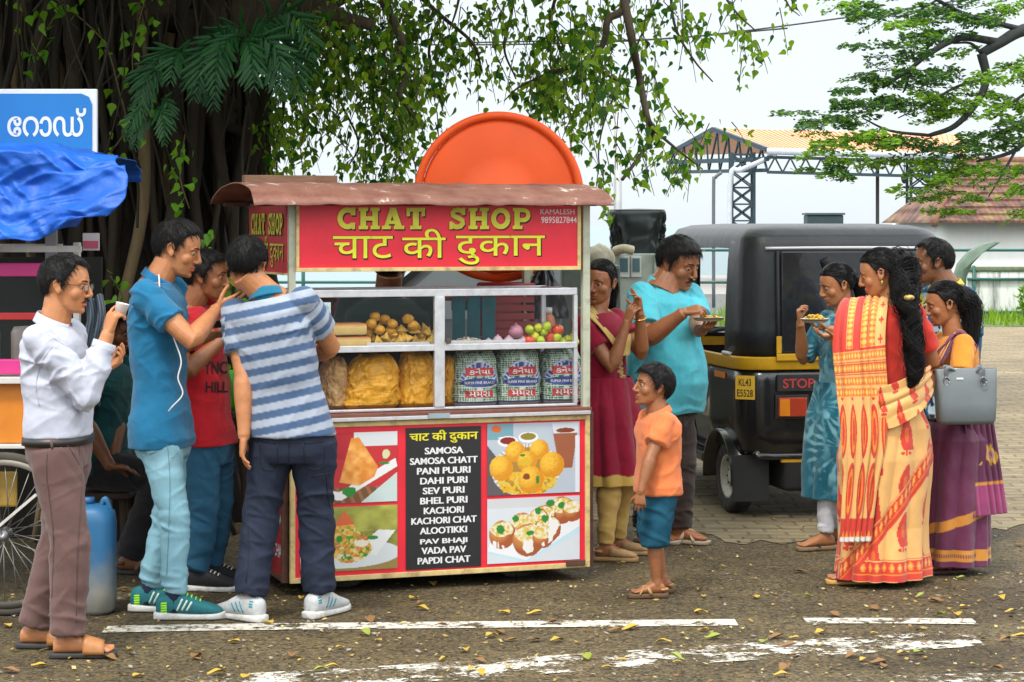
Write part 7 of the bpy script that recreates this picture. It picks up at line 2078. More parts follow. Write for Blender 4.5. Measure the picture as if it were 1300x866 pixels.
 onion = M('onion_skin', (.48, .20, .27), rough=.35, var=.25, vscale=30, stretch=(3, 3, .4)); pale = M('onion_pale', (.55, .38, .46), rough=.4, var=.2, vscale=20)
 for px, py, rr, mm, lab in ((655, 421, .036, onion, 'large peeled pink onion on top of the sliced ones'), (632, 432, .024, pale, 'pale halved onion at the rice side of the heap'), (646, 433, .026, pale, 'pale halved onion under the large onion'), (663, 433, .026, pale, 'pale halved onion beside the limes'), (620, 434, .018, pale, 'small pale onion half almost touching the rice')):
  x, z = cf(px, py, .11); g = lathe([(0, -.9 * rr), (.5 * rr, -.8 * rr), (.95 * rr, -.3 * rr), (rr, .1 * rr), (.7 * rr, .65 * rr), (.25 * rr, .9 * rr), (.08 * rr, 1.15 * rr), (0, 1.2 * rr)], 24)
  o = mesh_obj('onion', g[0], g[1], mm); o.location = tuple(CW3(x, .11, z)); tag(o, lab, 'onion', 'onions in the glass case')
 lime = M('lime_peel', (.42, .55, .02), rough=.35, var=.12, bump=.15, bscale=200); tom = M('tomato_skin', (.62, .075, .02), rough=.2, var=.1, coat=.3); limey = M('lemon_peel', (.60, .58, .03), rough=.35, var=.1)
 for px, py, kd in ((672, 418, 0), (683, 416, 2), (690, 421, 0), (679, 427, 2), (686, 432, 0), (672, 433, 1), (694, 414, 0), (708, 419, 1), (698, 428, 1), (702, 434, 1), (713, 434, 0), (720, 431, 2), (728, 428, 2), (730, 434, 0), (707, 428, 0), (676, 424, 0)):
  rr = .022 if kd != 1 else .031; dd = .09 + .05 * rng.random()
  x, z = cf(px, py, dd)
  if kd == 1: g = lathe([(0, -.85 * rr), (.6 * rr, -.8 * rr), (rr, -.1 * rr), (.85 * rr, .55 * rr), (.35 * rr, .82 * rr), (.1 * rr, .70 * rr), (0, .66 * rr)], 20)
  else: g = lathe([(0, -1.15 * rr), (.2 * rr, -1.05 * rr), (.7 * rr, -.7 * rr), (rr, 0), (.7 * rr, .7 * rr), (.2 * rr, 1.05 * rr), (0, 1.15 * rr)], 18, axis=(rng.normal(), rng.normal(), .2))
  o = mesh_obj(('lime', 'tomato', 'lemon')[kd], g[0], g[1], (lime, tom, limey)[kd]); o.location = tuple(CW3(x, dd, z))
  tag(o, ('green lime in the fruit heap at the end of the case', 'ripe red tomato among the limes in the case', 'yellow green lemon in the fruit heap in the case')[kd], ('lime', 'tomato', 'lemon')[kd], ('limes', 'tomatoes', 'lemons')[kd] + ' in the glass case')
 # things on the vendor's side, seen through the glass
 c = CW3(cf(602, 400, .62)[0], .62, .83); o = root('plank_crate', 'teal painted plank crate behind the glass case', 'crate', c)
 tm = M('teal_plank', (.03, .20, .24), rough=.7, var=.25, dirt=.4, dscale=12, dcol=(.1, .08, .06))
 for i in range(3): part('plank', box2(c + V3(-.11 + i * .075, -.01, 0), c + V3(-.045 + i * .075, .01, .53), .003), tm, o, smooth=False)
 for z in (.10, .44): part('batten', box2(c + V3(-.115, .012, z), c + V3(.11, .028, z + .05), .002), tm, o, smooth=False)
 c = CW3(cf(648, 392, .68)[0], .68, 1.12); o = root('plastic_basket', 'red slatted plastic basket behind the glass case', 'basket', c)
 rp = M('red_plastic', (.42, .05, .05), rough=.45, var=.1); G = []
 for i in range(6): G.append(box2(c + V3(-.16, -.08, .02 + i * .042), c + V3(.12, -.07, .05 + i * .042)))
 part('front_slats', join(*G), rp, o, smooth=False)
 part('basket_rim', tube([c + V3(x, y, .275) for x, y in ((-.16, -.075), (.12, -.075), (.12, .12), (-.16, .12), (-.16, -.075))], .010, 8), rp, o)
 part('basket_back', box2(c + V3(-.16, .112, .0), c + V3(.12, .12, .27)), rp, o, smooth=False); part('basket_floor', box2(c + V3(-.16, -.07, .0), c + V3(.12, .112, .012)), rp, o, smooth=False)
 c = CW3(cf(694, 410, .60)[0], .60, .83); o = root('water_drum', 'orange plastic drum on the counter behind the limes', 'drum', c)
 part('drum_body', move(lathe([(0, 0), (.045, 0), (.048, .02), (.046, .18), (.048, .34), (.040, .40), (.025, .42), (0, .42)], 24), c), M('orange_plastic', (.55, .17, .06), rough=.4, var=.08), o)
 part('drum_lid', move(lathe([(0, .42), (.028, .42), (.028, .45), (0, .452)], 20), c), M('lid_white', (.6, .6, .58), rough=.5), o)
 # black carrier bag hung on the rear post
 c = CW3(cf(692, 352, .74)[0], .74, 1.36)
 def fn(U, V):
  th = U * 2 * PI; z = -V * .26; w = .025 + .085 * np.sin(np.clip(V * 1.15, 0, 1) * PI * .55)
  n_ = fbm(np.stack([np.cos(th) * 2, np.sin(th) * 2, V * 4], 1), 3) * .03 + .008 * np.sin(th * 7 + V * 3)
  return np.stack([(w + n_) * np.cos(th), (w * .6 + n_) * np.sin(th), z], 1) + c + V3(0, 0, .12)
 v, f, U, V = grid(fn, 60, 40, closed=True)
 tag(part('carrier_bag', (v, f), M('black_poly', (.015, .018, .025), rough=.3, var=.2), None), 'black plastic carrier bag hanging from the cart behind the sign', 'bag')
def nrmv(v):
 return v / np.maximum(np.linalg.norm(v, axis=1, keepdims=True), 1e-9)
# ================================================================== auto rickshaw, neighbouring cart and street things
def rrect(hw, y0, y1, z, r, n=10, tag_=None):
 "rounded rectangle in plan, x -hw..hw, y0..y1, counter-clockwise from the front-left"
 pts = []
 for cx, cy, a0 in ((hw - r, y1 - r, 0), (-hw + r, y1 - r, 90), (-hw + r, y0 + r, 180), (hw - r, y0 + r, 270)):
  for i in range(n):
   a = math.radians(a0 + 90 * i / (n - 1)); pts.append((cx + r * math.cos(a), cy + r * math.sin(a), z))
 return np.array(pts)
def rear_wrap(hw, yb, yf, prof, r, thick=.018, n=12):
 "wall wrapping left side, rear and right side; prof = list of (z, inset)"
 rings = []
 for z, ins in prof:
  w, b = hw - ins, yb + ins * .8
  rr = max(r - ins * .3, .03)
  path = [(-w, yf), (-w, lerp(yf, b + rr, .5)), (-w, b + rr)]
  path += [(-w + rr - rr * math.cos(math.radians(a)), b + rr - rr * math.sin(math.radians(a))) for a in np.linspace(0, 90, n)[1:]]
  path += [(w - rr + rr * math.sin(math.radians(a)), b + rr - rr * math.cos(math.radians(a))) for a in np.linspace(0, 90, n)]
  path += [(w, lerp(yf, b + rr, .5)), (w, yf)]
  rings.append(np.array([(x, y, z) for x, y in path]))
 return loft(rings, cap=False, closed=False)
def rickshaw():
 O = V3(1.865, 13.13, 0); A = math.radians(12.0)
 r = root('auto_rickshaw', 'black and yellow three-wheeled auto rickshaw with a black canvas hood', 'rickshaw', O, rz=A)
 L = dict(local=True)
 blk = M('black_paint', (.010, .010, .011), rough=.25, var=.2, coat=.4, dirt=.35, dscale=7, dcol=(.05, .045, .035))
 can = M('black_canvas_hood', (.016, .019, .021), rough=.42, var=.3, vscale=4, bump=.75, bscale=9, spec=.45, stretch=(1, 1, .5), dirt=.35, dscale=3, dcol=(.055, .058, .056))
 yel = M('taxi_yellow', (.56, .30, .008), rough=.4, var=.08, dirt=.3, dscale=12, dcol=(.2, .1, .02))
 trim = M('pale_trim', (.55, .56, .56), rough=.4, var=.05); dk = M('dark_rubberised', (.018, .018, .018), rough=.8, var=.3)
 film = M('rear_curtain', (.012, .013, .015), rough=.18, var=.3, coat=.5, bump=.5, bscale=6)
 hw = .65
 # lower body
 o = part('body', rear_wrap(hw, -.42, .62, [(.34, .10), (.40, .03), (.55, .0), (.80, .0), (.868, .004)], .17), blk, r, smooth=40, **L); solidify(o, .02, -1)
 o = part('yellow_band', rear_wrap(hw + .006, -.426, .62, [(.866, .0), (.872, -.004), (.935, -.004), (.942, .004)], .175), yel, r, smooth=40, **L); solidify(o, .015, -1)
 # hood
 o = part('hood', rear_wrap(hw - .004, -.414, -.06, [(.944, .0), (1.10, .003), (1.30, .010), (1.50, .022), (1.585, .035), (1.64, .062)], .17), can, r, smooth=50, **L); solidify(o, .015, -1)
 rings = [rrect(hw - .035, -.385, 1.62, 1.56, .16), rrect(hw - .045, -.375, 1.62, 1.62, .16), rrect(hw - .085, -.33, 1.58, 1.67, .15), rrect(hw - .17, -.24, 1.48, 1.695, .13), rrect(hw - .35, -.05, 1.25, 1.705, .10)]
 ro = part('roof', loft(rings), can, r, smooth=60, **L)
 part('hood_piping', tube(spline([(-hw + .14, -.405, 1.563), (-.2, -.424, 1.566), (.2, -.424, 1.566), (hw - .14, -.405, 1.563)], 6), .009, 6), trim, r, **L)
 part('hood_piping', tube(spline([(-hw + .012, .38, 1.545), (-hw + .012, .9, 1.548), (-hw + .018, 1.45, 1.54)], 6), .010, 6), trim, r, **L)
 part('hood_hem', tube(spline([(-hw - .004, -.06, .95), (-hw - .004, -.2, .95)], 4), .012, 6), trim, r, **L)
 for x in (-.44, .44): part('piping', tube([(x, -.432, .95), (x, -.424, 1.2), (x, -.414, 1.55)], .010, 6), dk, r, **L)
 # rear window curtain and its yellow frame foot
 part('rear_curtain', box2((-.42, -.428, .965), (.42, -.412, 1.545), .006), film, r, smooth=False, **L)
 part('curtain_roll', tube(spline([(-.16, -.44, 1.50), (-.13, -.445, 1.44), (-.06, -.45, 1.40), (.02, -.445, 1.42)], 5), [.03] * 16, 8), dk, r, **L)
 part('yellow_sill', join(box2((-.455, -.448, .92), (.455, -.431, .96), .004), box2((-.455, -.447, .9605), (-.425, -.433, 1.06), .004)), yel, r, smooth=False, **L)
 # rear panel: lamps, STOP board, number plate
 lamp = M('lamp_red', (.36, .04, .015), rough=.2, var=.1, coat=.6); amber = M('lamp_amber', (.65, .20, .01), rough=.2, coat=.6)
 for x in (-.36, .36):
  lb = part('tail_lamp', box2((x - .085, -.455, .60), (x + .085, -.424, .71), .008), lamp, r, smooth=False, **L)
  part('lamp_amber', box2((x - .080, -.460, .605), (x - .02, -.456, .70), .003), amber, lb, smooth=False, **L)
  part('lamp_frame', box2((x - .10, -.44, .585), (x + .10, -.4215, .725), .006), dk, lb, smooth=False, **L)
 part('stop_board', box2((-.45, -.446, .745), (-.20, -.4225, .84), .004), dk, r, smooth=False, **L)
 part('stop_letters', text_geo('STOP', 1, V3(-.325, -.447, .765), V3(1, 0, 0), UP, .001, .02, width=.19, height=.055), M('stop_red', (.40, .03, .03), rough=.5), r, smooth=False, **L)
 part('stop_letters', text_geo('STOP', 1, V3(.325, -.447, .765), V3(1, 0, 0), UP, .001, .02, width=.19, height=.055), M('stop_red', (.40, .03, .03), rough=.5), r, smooth=False, **L)
 part('stop_board', box2((.20, -.446, .745), (.45, -.4225, .84), .004), dk, r, smooth=False, **L)
 # number plate on the rear left corner, turned with the corner
 a = math.radians(38); n_ = V3(-math.sin(a), -math.cos(a), 0); ux = V3(math.cos(a), -math.sin(a), 0)
 c = V3(-.615, -.36, .765)
 pl = part('number_plate', prism(np.array([(-.058, -.068), (.058, -.068), (.058, .068), (-.058, .068)]), c, ux, UP, n_ * .006), M('plate_yellow', (.72, .42, .03), rough=.45, var=.06), r, smooth=False, **L)
 ink = M('plate_ink', (.015, .012, .010), var=0)
 for t_, z, w_ in (('KL43', .010, .076), ('E5528', -.052, .096)): part('plate_number', text_geo(t_, 1, c + n_ * .0065 + UP * z, ux, UP, .0012, .012, width=w_, height=.042), ink, pl, smooth=False, **L)
 part('reflector', box2((-.664, -.10, .80), (-.652, .08, .835), .003), M('reflector_orange', (.70, .20, .01), rough=.25, coat=.5), r, smooth=False, **L)
 # mudguard, flap, bumper
 G = []
 th = np.linspace(math.radians(-5), math.radians(185), 22)
 for x0, x1 in ((-.675, -.44), (.44, .675)):
  ring_ = lambda rad: np.array([(0, rad * math.cos(t), .215 + rad * math.sin(t)) for t in th])
  a_, b_ = ring_(.275), ring_(.275); a_[:, 0] = x0; b_[:, 0] = x1
  V = np.vstack([a_, b_]); m = len(th)
  o = part('mudguard', (V, [(i, i + 1, m + i + 1, m + i) for i in range(m - 1)]), blk, r, smooth=50, **L); solidify(o, .012)
 for x in (-.56, .56): part('mud_flap', box2((x - .11, -.295, .10), (x + .11, -.285, .37), .004), dk, r, smooth=False, **L)
 part('bumper', tube(spline([(-.58, -.47, .40), (-.50, -.50, .38), (.50, -.50, .38), (.58, -.47, .40)], 4), .020, 8), blk, r, **L)
 part('bumper_bar', box2((-.45, -.512, .345), (.45, -.485, .372), .005), yel, r, smooth=False, **L)
 part('engine_block', box2((-.38, -.36, .16), (.38, .15, .52), .03), dk, r, **L)
 part('exhaust', tube([(-.22, -.20, .21), (-.22, -.52, .20)], .035, 10), M('exhaust_steel', (.12, .10, .09), metal=.6, rough=.5), r, **L)
 # floor, seats, front cowl, windscreen
 part('floor', box2((-.60, .0, .30), (.60, 2.15, .35)), blk, r, smooth=False, **L)
 part('side_step', box2((-.665, .32, .27), (-.60, 1.45, .33), .01), blk, r, smooth=False, **L)
 seat = M('seat_vinyl', (.05, .012, .012), rough=.5, var=.15)
 part('passenger_seat', join(box((0, .22, .60), (1.15, .48, .16), 0, .05), box((0, -.06, .90), (1.15, .12, .50), 0, .05)), seat, r, **L)
 part('driver_seat', join(box((0, 1.10, .68), (.70, .34, .14), 0, .05), box((0, .92, .93), (.70, .08, .36), 0, .03)), seat, r, **L)
 rings = []
 for z, w_, y1 in ((.32, .48, 2.18), (.45, .55, 2.34), (.70, .57, 2.36), (.88, .585, 2.26), (.98, .59, 2.16)): rings.append(rrect(w_, 1.62, y1, z, .22))
 part('front_cowl', loft(rings), blk, r, smooth=50, **L)
 part('front_band', loft([rrect(.589, 1.60, 2.245, .90, .22), rrect(.593, 1.60, 2.20, .955, .22)]), yel, r, smooth=50, **L)
 for sx_ in (-1, 1):
  part('pillar', bar((sx_ * .575, 2.08, .98), (sx_ * .59, 1.60, 1.58), .045, .05, bev=.008), yel, r, **L)
  part('door_rail', tube(spline([(sx_ * .63, 1.60, .92), (sx_ * .63, 1.2, .93), (sx_ * .63, .9, .92)], 4), .014, 8), blk, r, **L)
  part('pillar', bar((sx_ * .635, .60, .93), (sx_ * .63, .60, 1.56), .035, .035, bev=.006), blk, r, **L)
 gl = M('windscreen', (.7, .78, .78), rough=.03, var=0, alpha=.18)
 part('windscreen', (np.array([(-.55, 2.07, .99), (.55, 2.07, .99), (.555, 1.62, 1.55), (-.555, 1.62, 1.55)]), [(0, 1, 2, 3)]), gl, r, smooth=False, **L)
 part('windscreen_frame', join(bar((-.56, 2.07, .985), (.56, 2.07, .985), .03, .03), bar((-.57, 1.62, 1.56), (.57, 1.62, 1.56), .03, .03)), blk, r, smooth=False, **L)
 part('handlebar', tube(spline([(-.30, 1.62, .98), (-.10, 1.72, 1.0), (.10, 1.72, 1.0), (.30, 1.62, .98)], 4), .014, 8), dk, r, **L)
 hl = part('headlight', lathe([(0, .0), (.075, .0), (.08, -.05), (.04, -.11), (0, -.12)], 20, axis=(0, 1, 0), c=(0, 2.40, .62)), trim, r, **L)
 for sx_ in (-1, 1):
  mi = part('mirror', tube([(sx_ * .59, 1.95, 1.12), (sx_ * .74, 1.98, 1.18)], .008, 6), dk, r, **L)
  part('mirror_head', ellip((sx_ * .77, 1.98, 1.21), (.05, .015, .075), None, 12, 8), dk, mi, **L)
 # wheels
 rub = M('rickshaw_tyre', (.020, .020, .019), rough=.85, var=.25, dirt=.6, dscale=18, dcol=(.13, .105, .07)); rim = M('painted_rim', (.42, .41, .36), rough=.5, metal=.3, var=.2, dirt=.6, dscale=20, dcol=(.09, .07, .05))
 for x, y in ((-.56, 0), (.56, 0), (0, 2.0)):
  c = V3(x, y, .215)
  w_ = part('wheel', lathe([(.125, -.05), (.150, -.058), (.19, -.060), (.207, -.048), (.214, -.020), (.215, 0), (.214, .020), (.207, .048), (.19, .060), (.150, .058), (.125, .05)], 40, axis=(1, 0, 0), c=c), rub, r, **L)
  part('rim', lathe([(0, -.030), (.05, -.034), (.06, -.022), (.10, -.018), (.118, -.046), (.128, -.052), (.130, -.04), (.130, .04), (.128, .052), (.118, .046), (.10, .018), (.05, .034), (0, .03)], 32, axis=(1, 0, 0), c=c), rim, w_, **L)
  part('hub_nuts', join(*[ellip(c + V3(sx_ * .030, .045 * math.cos(t), .045 * math.sin(t)), (.010, .008, .008), None, 6, 5) for t in np.linspace(0, 5.24, 6) for sx_ in (-1, 1)]), dk, w_, **L)
 def taper(o):
  for ch in o.children:
   if ch.type == 'MESH' and not ch.name.startswith('wheel'):
    me_ = ch.data; a_ = np.empty(len(me_.vertices) * 3); me_.vertices.foreach_get('co', a_); a_ = a_.reshape(-1, 3)
    a_[:, 0] *= 1 - .20 * np.clip((a_[:, 1] - .35) / 1.6, 0, 1); me_.vertices.foreach_set('co', a_.ravel()); me_.update(); taper(ch)
 taper(r)
 return r
def tarp_cart():
 D = 9.75; k = FPX / D; J = lambda px, py, dd=0.0: P(px, py, D + dd)
 b = J(0, 700) * V3(1, 1, 0)
 r = root('tarp_covered_cart', 'street cart with orange body, pink window frame and bicycle wheel under a blue tarpaulin', 'cart', b)
 org = M('orange_board', (.62, .20, .012), rough=.5, var=.1, dirt=.3, dscale=6, dcol=(.3, .1, .02)); pink = M('pink_frame', (.62, .035, .22), rough=.45, var=.08); wht = M('white_ledge', (.58, .56, .52), rough=.6, var=.1, dirt=.4, dscale=10, dcol=(.3, .2, .12)); redm = M('red_rail', (.55, .03, .03), rough=.5)
 x0, x1 = J(-260, 0)[0], J(50, 0)[0]
 z = lambda py: J(0, py)[2]
 part('body_board', box2((x0, D, z(563)), (x1, D + .9, z(487)), .006), org, r, smooth=False)
 part('ledge', box2((x0, D - .03, z(569)), (x1 + .01, D + .92, z(563) - .002), .004), wht, r, smooth=False)
 part('counter', box2((x0 - .02, D - .05, z(487) + .002), (x1 + .03, D + .94, z(478)), .004), wht, r, smooth=False)
 xr = J(100, 0)[0]
 for py0, py1 in ((334, 351), (456, 475)): part('window_frame', box2((x0, D - .02, z(py1)), (xr - .03, D + .03, z(py0)), .006), pink, r, smooth=False)
 part('window_rail', box2((x0, D - .01, z(406)), (xr - .04, D + .02, z(397)), .004), redm, r, smooth=False)
 for px, py0, py1, m_ in ((97, 308, 490, wht), (72, 352, 455, pink)):
  part('post', box2((J(px - 4, 0)[0], D - .005, z(py1)), (J(px + 4, 0)[0], D + .035, z(py0)), .003), m_, r, smooth=False)
 part('post', box2((J(97, 0)[0] - .295, D + .85, z(565)), (J(97, 0)[0] - .265, D + .88, z(308)), .003), wht, r, smooth=False)
 part('window_pane', box2((x0, D + .004, z(455)), (xr - .06, D + .008, z(352))), M('cart_glass', (.04, .05, .05), rough=.04, var=0, alpha=.12), r, smooth=False)
 part('back_board', box2((x0, D + .86, z(475)), (xr - .06, D + .89, z(330))), M('dark_board', (.02, .022, .016), rough=.8, var=.3), r, smooth=False)
 for i, (px, wd, c) in enumerate(((18, .14, (.55, .50, .45)), (-40, .16, (.60, .35, .05)), (50, .09, (.45, .5, .45)))):
  part('jar', lathe([(0, z(476)), (wd / 2, z(476)), (wd / 2, z(425)), (wd * .4, z(418)), (0, z(417))], 20, c=(J(px, 0)[0], D + .25, 0)), M('jar_content', c, rough=.3, var=.2), r)
 for q_ in (-.06, .9): part('roof_frame', box2((x0, D + q_, z(320)), (xr + .02 - (.28 if q_ > 0 else 0), D + q_ + .03, z(312))), wht, r, smooth=False)
 # bicycle wheel, fork bar
 wc = J(6, 700, -.16); R_ = .355
 tyre = part('wheel', lathe([(R_ - .03, -.012), (R_ - .008, -.020), (R_, 0), (R_ - .008, .020), (R_ - .03, .012)], 56, axis=(.12, 1, 0), c=V3(wc[0], wc[1], R_)), M('cycle_tyre', (.06, .052, .04), rough=.85, var=.25), r)
 part('rim', lathe([(R_ - .055, -.014), (R_ - .032, -.016), (R_ - .030, 0), (R_ - .032, .016), (R_ - .055, .014), (R_ - .06, 0)], 56, axis=(.12, 1, 0), c=V3(wc[0], wc[1], R_)), M('cycle_rim', (.13, .12, .10), metal=.5, rough=.5), tyre)
 hub = V3(wc[0], wc[1], R_); ax_ = nrm(V3(.12, 1, 0)); s1 = nrm(np.cross(ax_, UP)); sp = []
 for i in range(32):
  a0 = i * 2 * PI / 32; a1 = a0 + (.5 if i % 2 else -.5); sg = 1 if i % 4 < 2 else -1
  sp.append(tube([hub + (s1 * math.cos(a1) + UP * math.sin(a1)) * .03 + ax_ * .025 * sg, hub + (s1 * math.cos(a0) + UP * math.sin(a0)) * (R_ - .05)], .0022, 5))
 part('spokes', join(*sp), M('spoke_wire', (.20, .20, .19), metal=.7, rough=.4), tyre)
 part('hub', lathe([(0, -.04), (.02, -.04), (.028, -.03), (.018, 0), (.028, .03), (.02, .04), (0, .04)], 16, axis=tuple(ax_), c=hub), M('hub_steel', (.3, .3, .3), metal=.7, rough=.4), tyre)
 part('mudguard_plate', box2((J(-60, 0)[0], D - .10, z(640)), (J(28, 0)[0], D - .08, z(596)), .01), M('faded_yellow', (.32, .20, .03), rough=.6, var=.3), r, smooth=False)
 part('brace', bar(J(-6, 672, -.21), J(46, 628, -.21), .022, .012), wht, r, smooth=False)
 # tarpaulin thrown over the roof
 tm = M('blue_tarpaulin', (.010, .095, .46), rough=.50, var=.22, vscale=4, bump=1.0, bscale=16, spec=.35)
 y0, y1 = D - .22, D + 1.05
 xl, xR = J(-300, 0)[0], J(143, 0)[0]
 def fn(U, V):
  # V: 0 hanging front hem, 1 hanging rear hem; over the top between
  x = xl + (xR - xl) * U
  t = V
  zt = z(184); drop = zt - z(306)
  prof_y = np.interp(t, [0, .05, .36, .44, .70, .78, 1], [y0 - .06, y0 - .07, y0 + .02, y0 + .12, y1 - .12, y1, y1 + .05])
  prof_z = np.interp(t, [0, .05, .36, .44, .70, .78, 1], [zt - drop, zt - drop * .88, zt - .05, zt, zt, zt - .04, zt - .09])
  n_ = fbm(np.stack([x * 2.4, t * 5, 0 * x + 1], 1), 4); n2 = fbm(np.stack([x * 7 + t * 9, t * 6 - x * 3, 0 * x + 7], 1), 3)
  ridge = 1 - np.abs(vnoise(np.stack([x * 3.5 + t * 5.5, t * 3.0 - x * 1.2, 0 * x + 3], 1))) * 2
  endf = sstep(x, xR - .32, xR)
  hang = np.where(t < .40, 1, 0)
  y = prof_y - .07 * n_ * hang - .022 * ridge * hang - .010 * (1 - 3 * np.abs(vnoise(np.stack([x * 11 + t * 13, t * 7 - x * 5, 0 * x + 11], 1)))) * hang - .006 * (1 - 3 * np.abs(vnoise(np.stack([x * 9 - t * 22, t * 12 + x * 4, 0 * x + 23], 1)))) * hang - .10 * endf * np.sin(np.clip(t / .36, 0, 1) * PI) * hang
  zz = prof_z + .025 * n_ + .02 * n2 - .06 * endf * (prof_z > zt - .12) + endf * .05 * hang * (1 - t / .4)
  xx = x + .12 * endf * np.sin(np.clip(t / .36, 0, 1) * PI * .9) + .03 * n2 * endf - .10 * endf * (t > .42) - .10 * endf * (t < .06)
  return np.stack([xx, y, zz], 1)
 v, f, U, V = grid(fn, 220, 220)
 o = mesh_obj('tarpaulin', v, f, tm); solidify(o, .004); tag(o, 'crumpled blue tarpaulin thrown over the roof of the orange cart', 'tarpaulin')
 # end flap closing the tarp on the near side
 # blue road sign with Malayalam lettering
 Ds = 10.5; q = lambda px, py, dd=0.0: P(px, py, Ds + dd)
 s = root('road_name_sign', 'blue Malayalam road name board with a white edge above the tarpaulin', 'sign', q(40, 300) * V3(1, 1, 0))
 bl = M('sign_blue', (.008, .18, .50), rough=.4, var=.04); ww = M('sign_white', (.72, .74, .76), rough=.5, var=.04)
 a, b2 = q(-260, 205), q(123, 113)
 part('board', box2((a[0], Ds, a[2]), (b2[0], Ds + .03, b2[2]), .004), ww, s, smooth=False)
 a, b2 = q(-254, 201), q(117, 119)
 part('blue_field', prism(np.array([(a[0], a[2]), (b2[0], a[2]), (b2[0], b2[2] - .05), (b2[0] - .015, b2[2] - .015), (b2[0] - .05, b2[2]), (a[0], b2[2])]), (0, Ds - .002, 0), (1, 0, 0), (0, 0, 1), (0, -.004, 0)), bl, s, smooth=False)
 tx = text_geo('േറാഡ്', 1, (0, 0, 0), V3(1, 0, 0), UP, 0, .016, width=q(108, 0)[0] - q(8, 0)[0], height=.138)
 v = tx[0]; v[:, 0] += q(58, 0)[0]; v[:, 2] += q(0, 174)[2] - v[:, 2].min(); v[:, 1] = Ds - .0085
 part('letters', (v, tx[1]), ww, s, smooth=False)
 for px in (-150, 62): part('post', bar(q(px, 0) * V3(1, 1, 0) + V3(0, .06, 0), V3(q(px, 0)[0], Ds + .06, q(0, 120)[2]), .05, .05, up=(0, 1, 0)), M('sign_post', (.3, .3, .3), metal=.5, rough=.5), s, smooth=False)
 # small poster below the tarp
 pp = root('small_notice', 'small red and white notice hanging under the tarpaulin corner', 'notice', P(115, 308, 10.1))
 a, b2 = P(105, 318, 10.1), P(126, 296, 10.1)
 part('notice_card', box2((a[0], 10.1, a[2]), (b2[0], 10.11, b2[2])), M('notice_white', (.6, .58, .6)), pp, smooth=False)
 part('notice_band', box2((a[0] + .004, 10.094, a[2] + .01), (b2[0] - .004, 10.098, lerp(a[2], b2[2], .55))), M('notice_pink', (.55, .10, .16)), pp, smooth=False)
 # striped cloth hanging from the post
 st = M('striped_towel', (1, 1, 1), attr='Col', rough=.9, var=.08)
 c = J(118, 376, .55)
 def tw(U, V):
  return np.stack([c[0] + (U - .5) * .085 + .012 * np.sin(V * 5), c[1] + .02 * np.sin(U * 14 + V * 3), c[2] - V * .26 + .012 * np.sin(U * 9)], 1)
 v, f, U, V = grid(tw, 40, 60)
 o = part('hanging_towel', (v, f), st, None, col=np.where((np.sin(U * 62) > 0)[:, None], np.array((.10, .15, .20)), np.array((.30, .36, .40)))); solidify(o, .004)
 tag(o, 'grey blue striped towel hanging beside the tarp-covered cart', 'towel')
 # blue jerry can
 dj = GD(783); c = P(112, 700, dj + .1) * V3(1, 1, 0)
 jm = bpy.data.materials.new('faded_blue_plastic'); jm.use_nodes = True; n, l = nodes_of(jm); bb = n['Principled BSDF']; t = n.new('ShaderNodeTexCoord'); sx_ = n.new('ShaderNodeSeparateXYZ'); l.new(t.outputs['Object'], sx_.inputs[0])
 nz = n.new('ShaderNodeTexNoise'); nz.inputs['Scale'].default_value = 14; nz.inputs['Detail'].default_value = 7; l.new(t.outputs['Object'], nz.inputs['Vector'])
 ma = n.new('ShaderNodeMath'); ma.operation = 'MULTIPLY_ADD'; ma.inputs[1].default_value = .22; l.new(nz.outputs['Fac'], ma.inputs[0]); l.new(sx_.outputs['Z'], ma.inputs[2])
 rr = n.new('ShaderNodeValToRGB'); e = rr.color_ramp.elements; e[0].position = .20; e[0].color = (.20, .20, .17, 1); e[1].position = .40; e[1].color = (.018, .12, .26, 1); l.new(ma.outputs[0], rr.inputs[0]); l.new(rr.outputs[0], bb.inputs['Base Color']); bb.inputs['Roughness'].default_value = .5
 j = root('jerry_can', 'faded blue plastic water can with a dusty base on the ground', 'can', c)
 rings = [np.array([(x, y, zz) for x, y, zz in rrect(w_, -w_ * .8, w_ * .8, z_, min(.07, w_ * .7))]) + c for z_, w_ in ((0.0, .10), (.02, .118), (.10, .120), (.25, .118), (.40, .120), (.445, .112), (.470, .085), (.478, .04))]
 part('can_body', loft(rings), jm, j)
 part('cap', move(lathe([(0, .475), (.028, .475), (.028, .505), (0, .507)], 20), c), M('cap_blue', (.02, .10, .25), rough=.5), j)
 part('grip', tube(spline([c + V3(.05, 0, .45), c + V3(.075, 0, .50), c + V3(.10, 0, .44)], 5), .012, 8), jm, j)
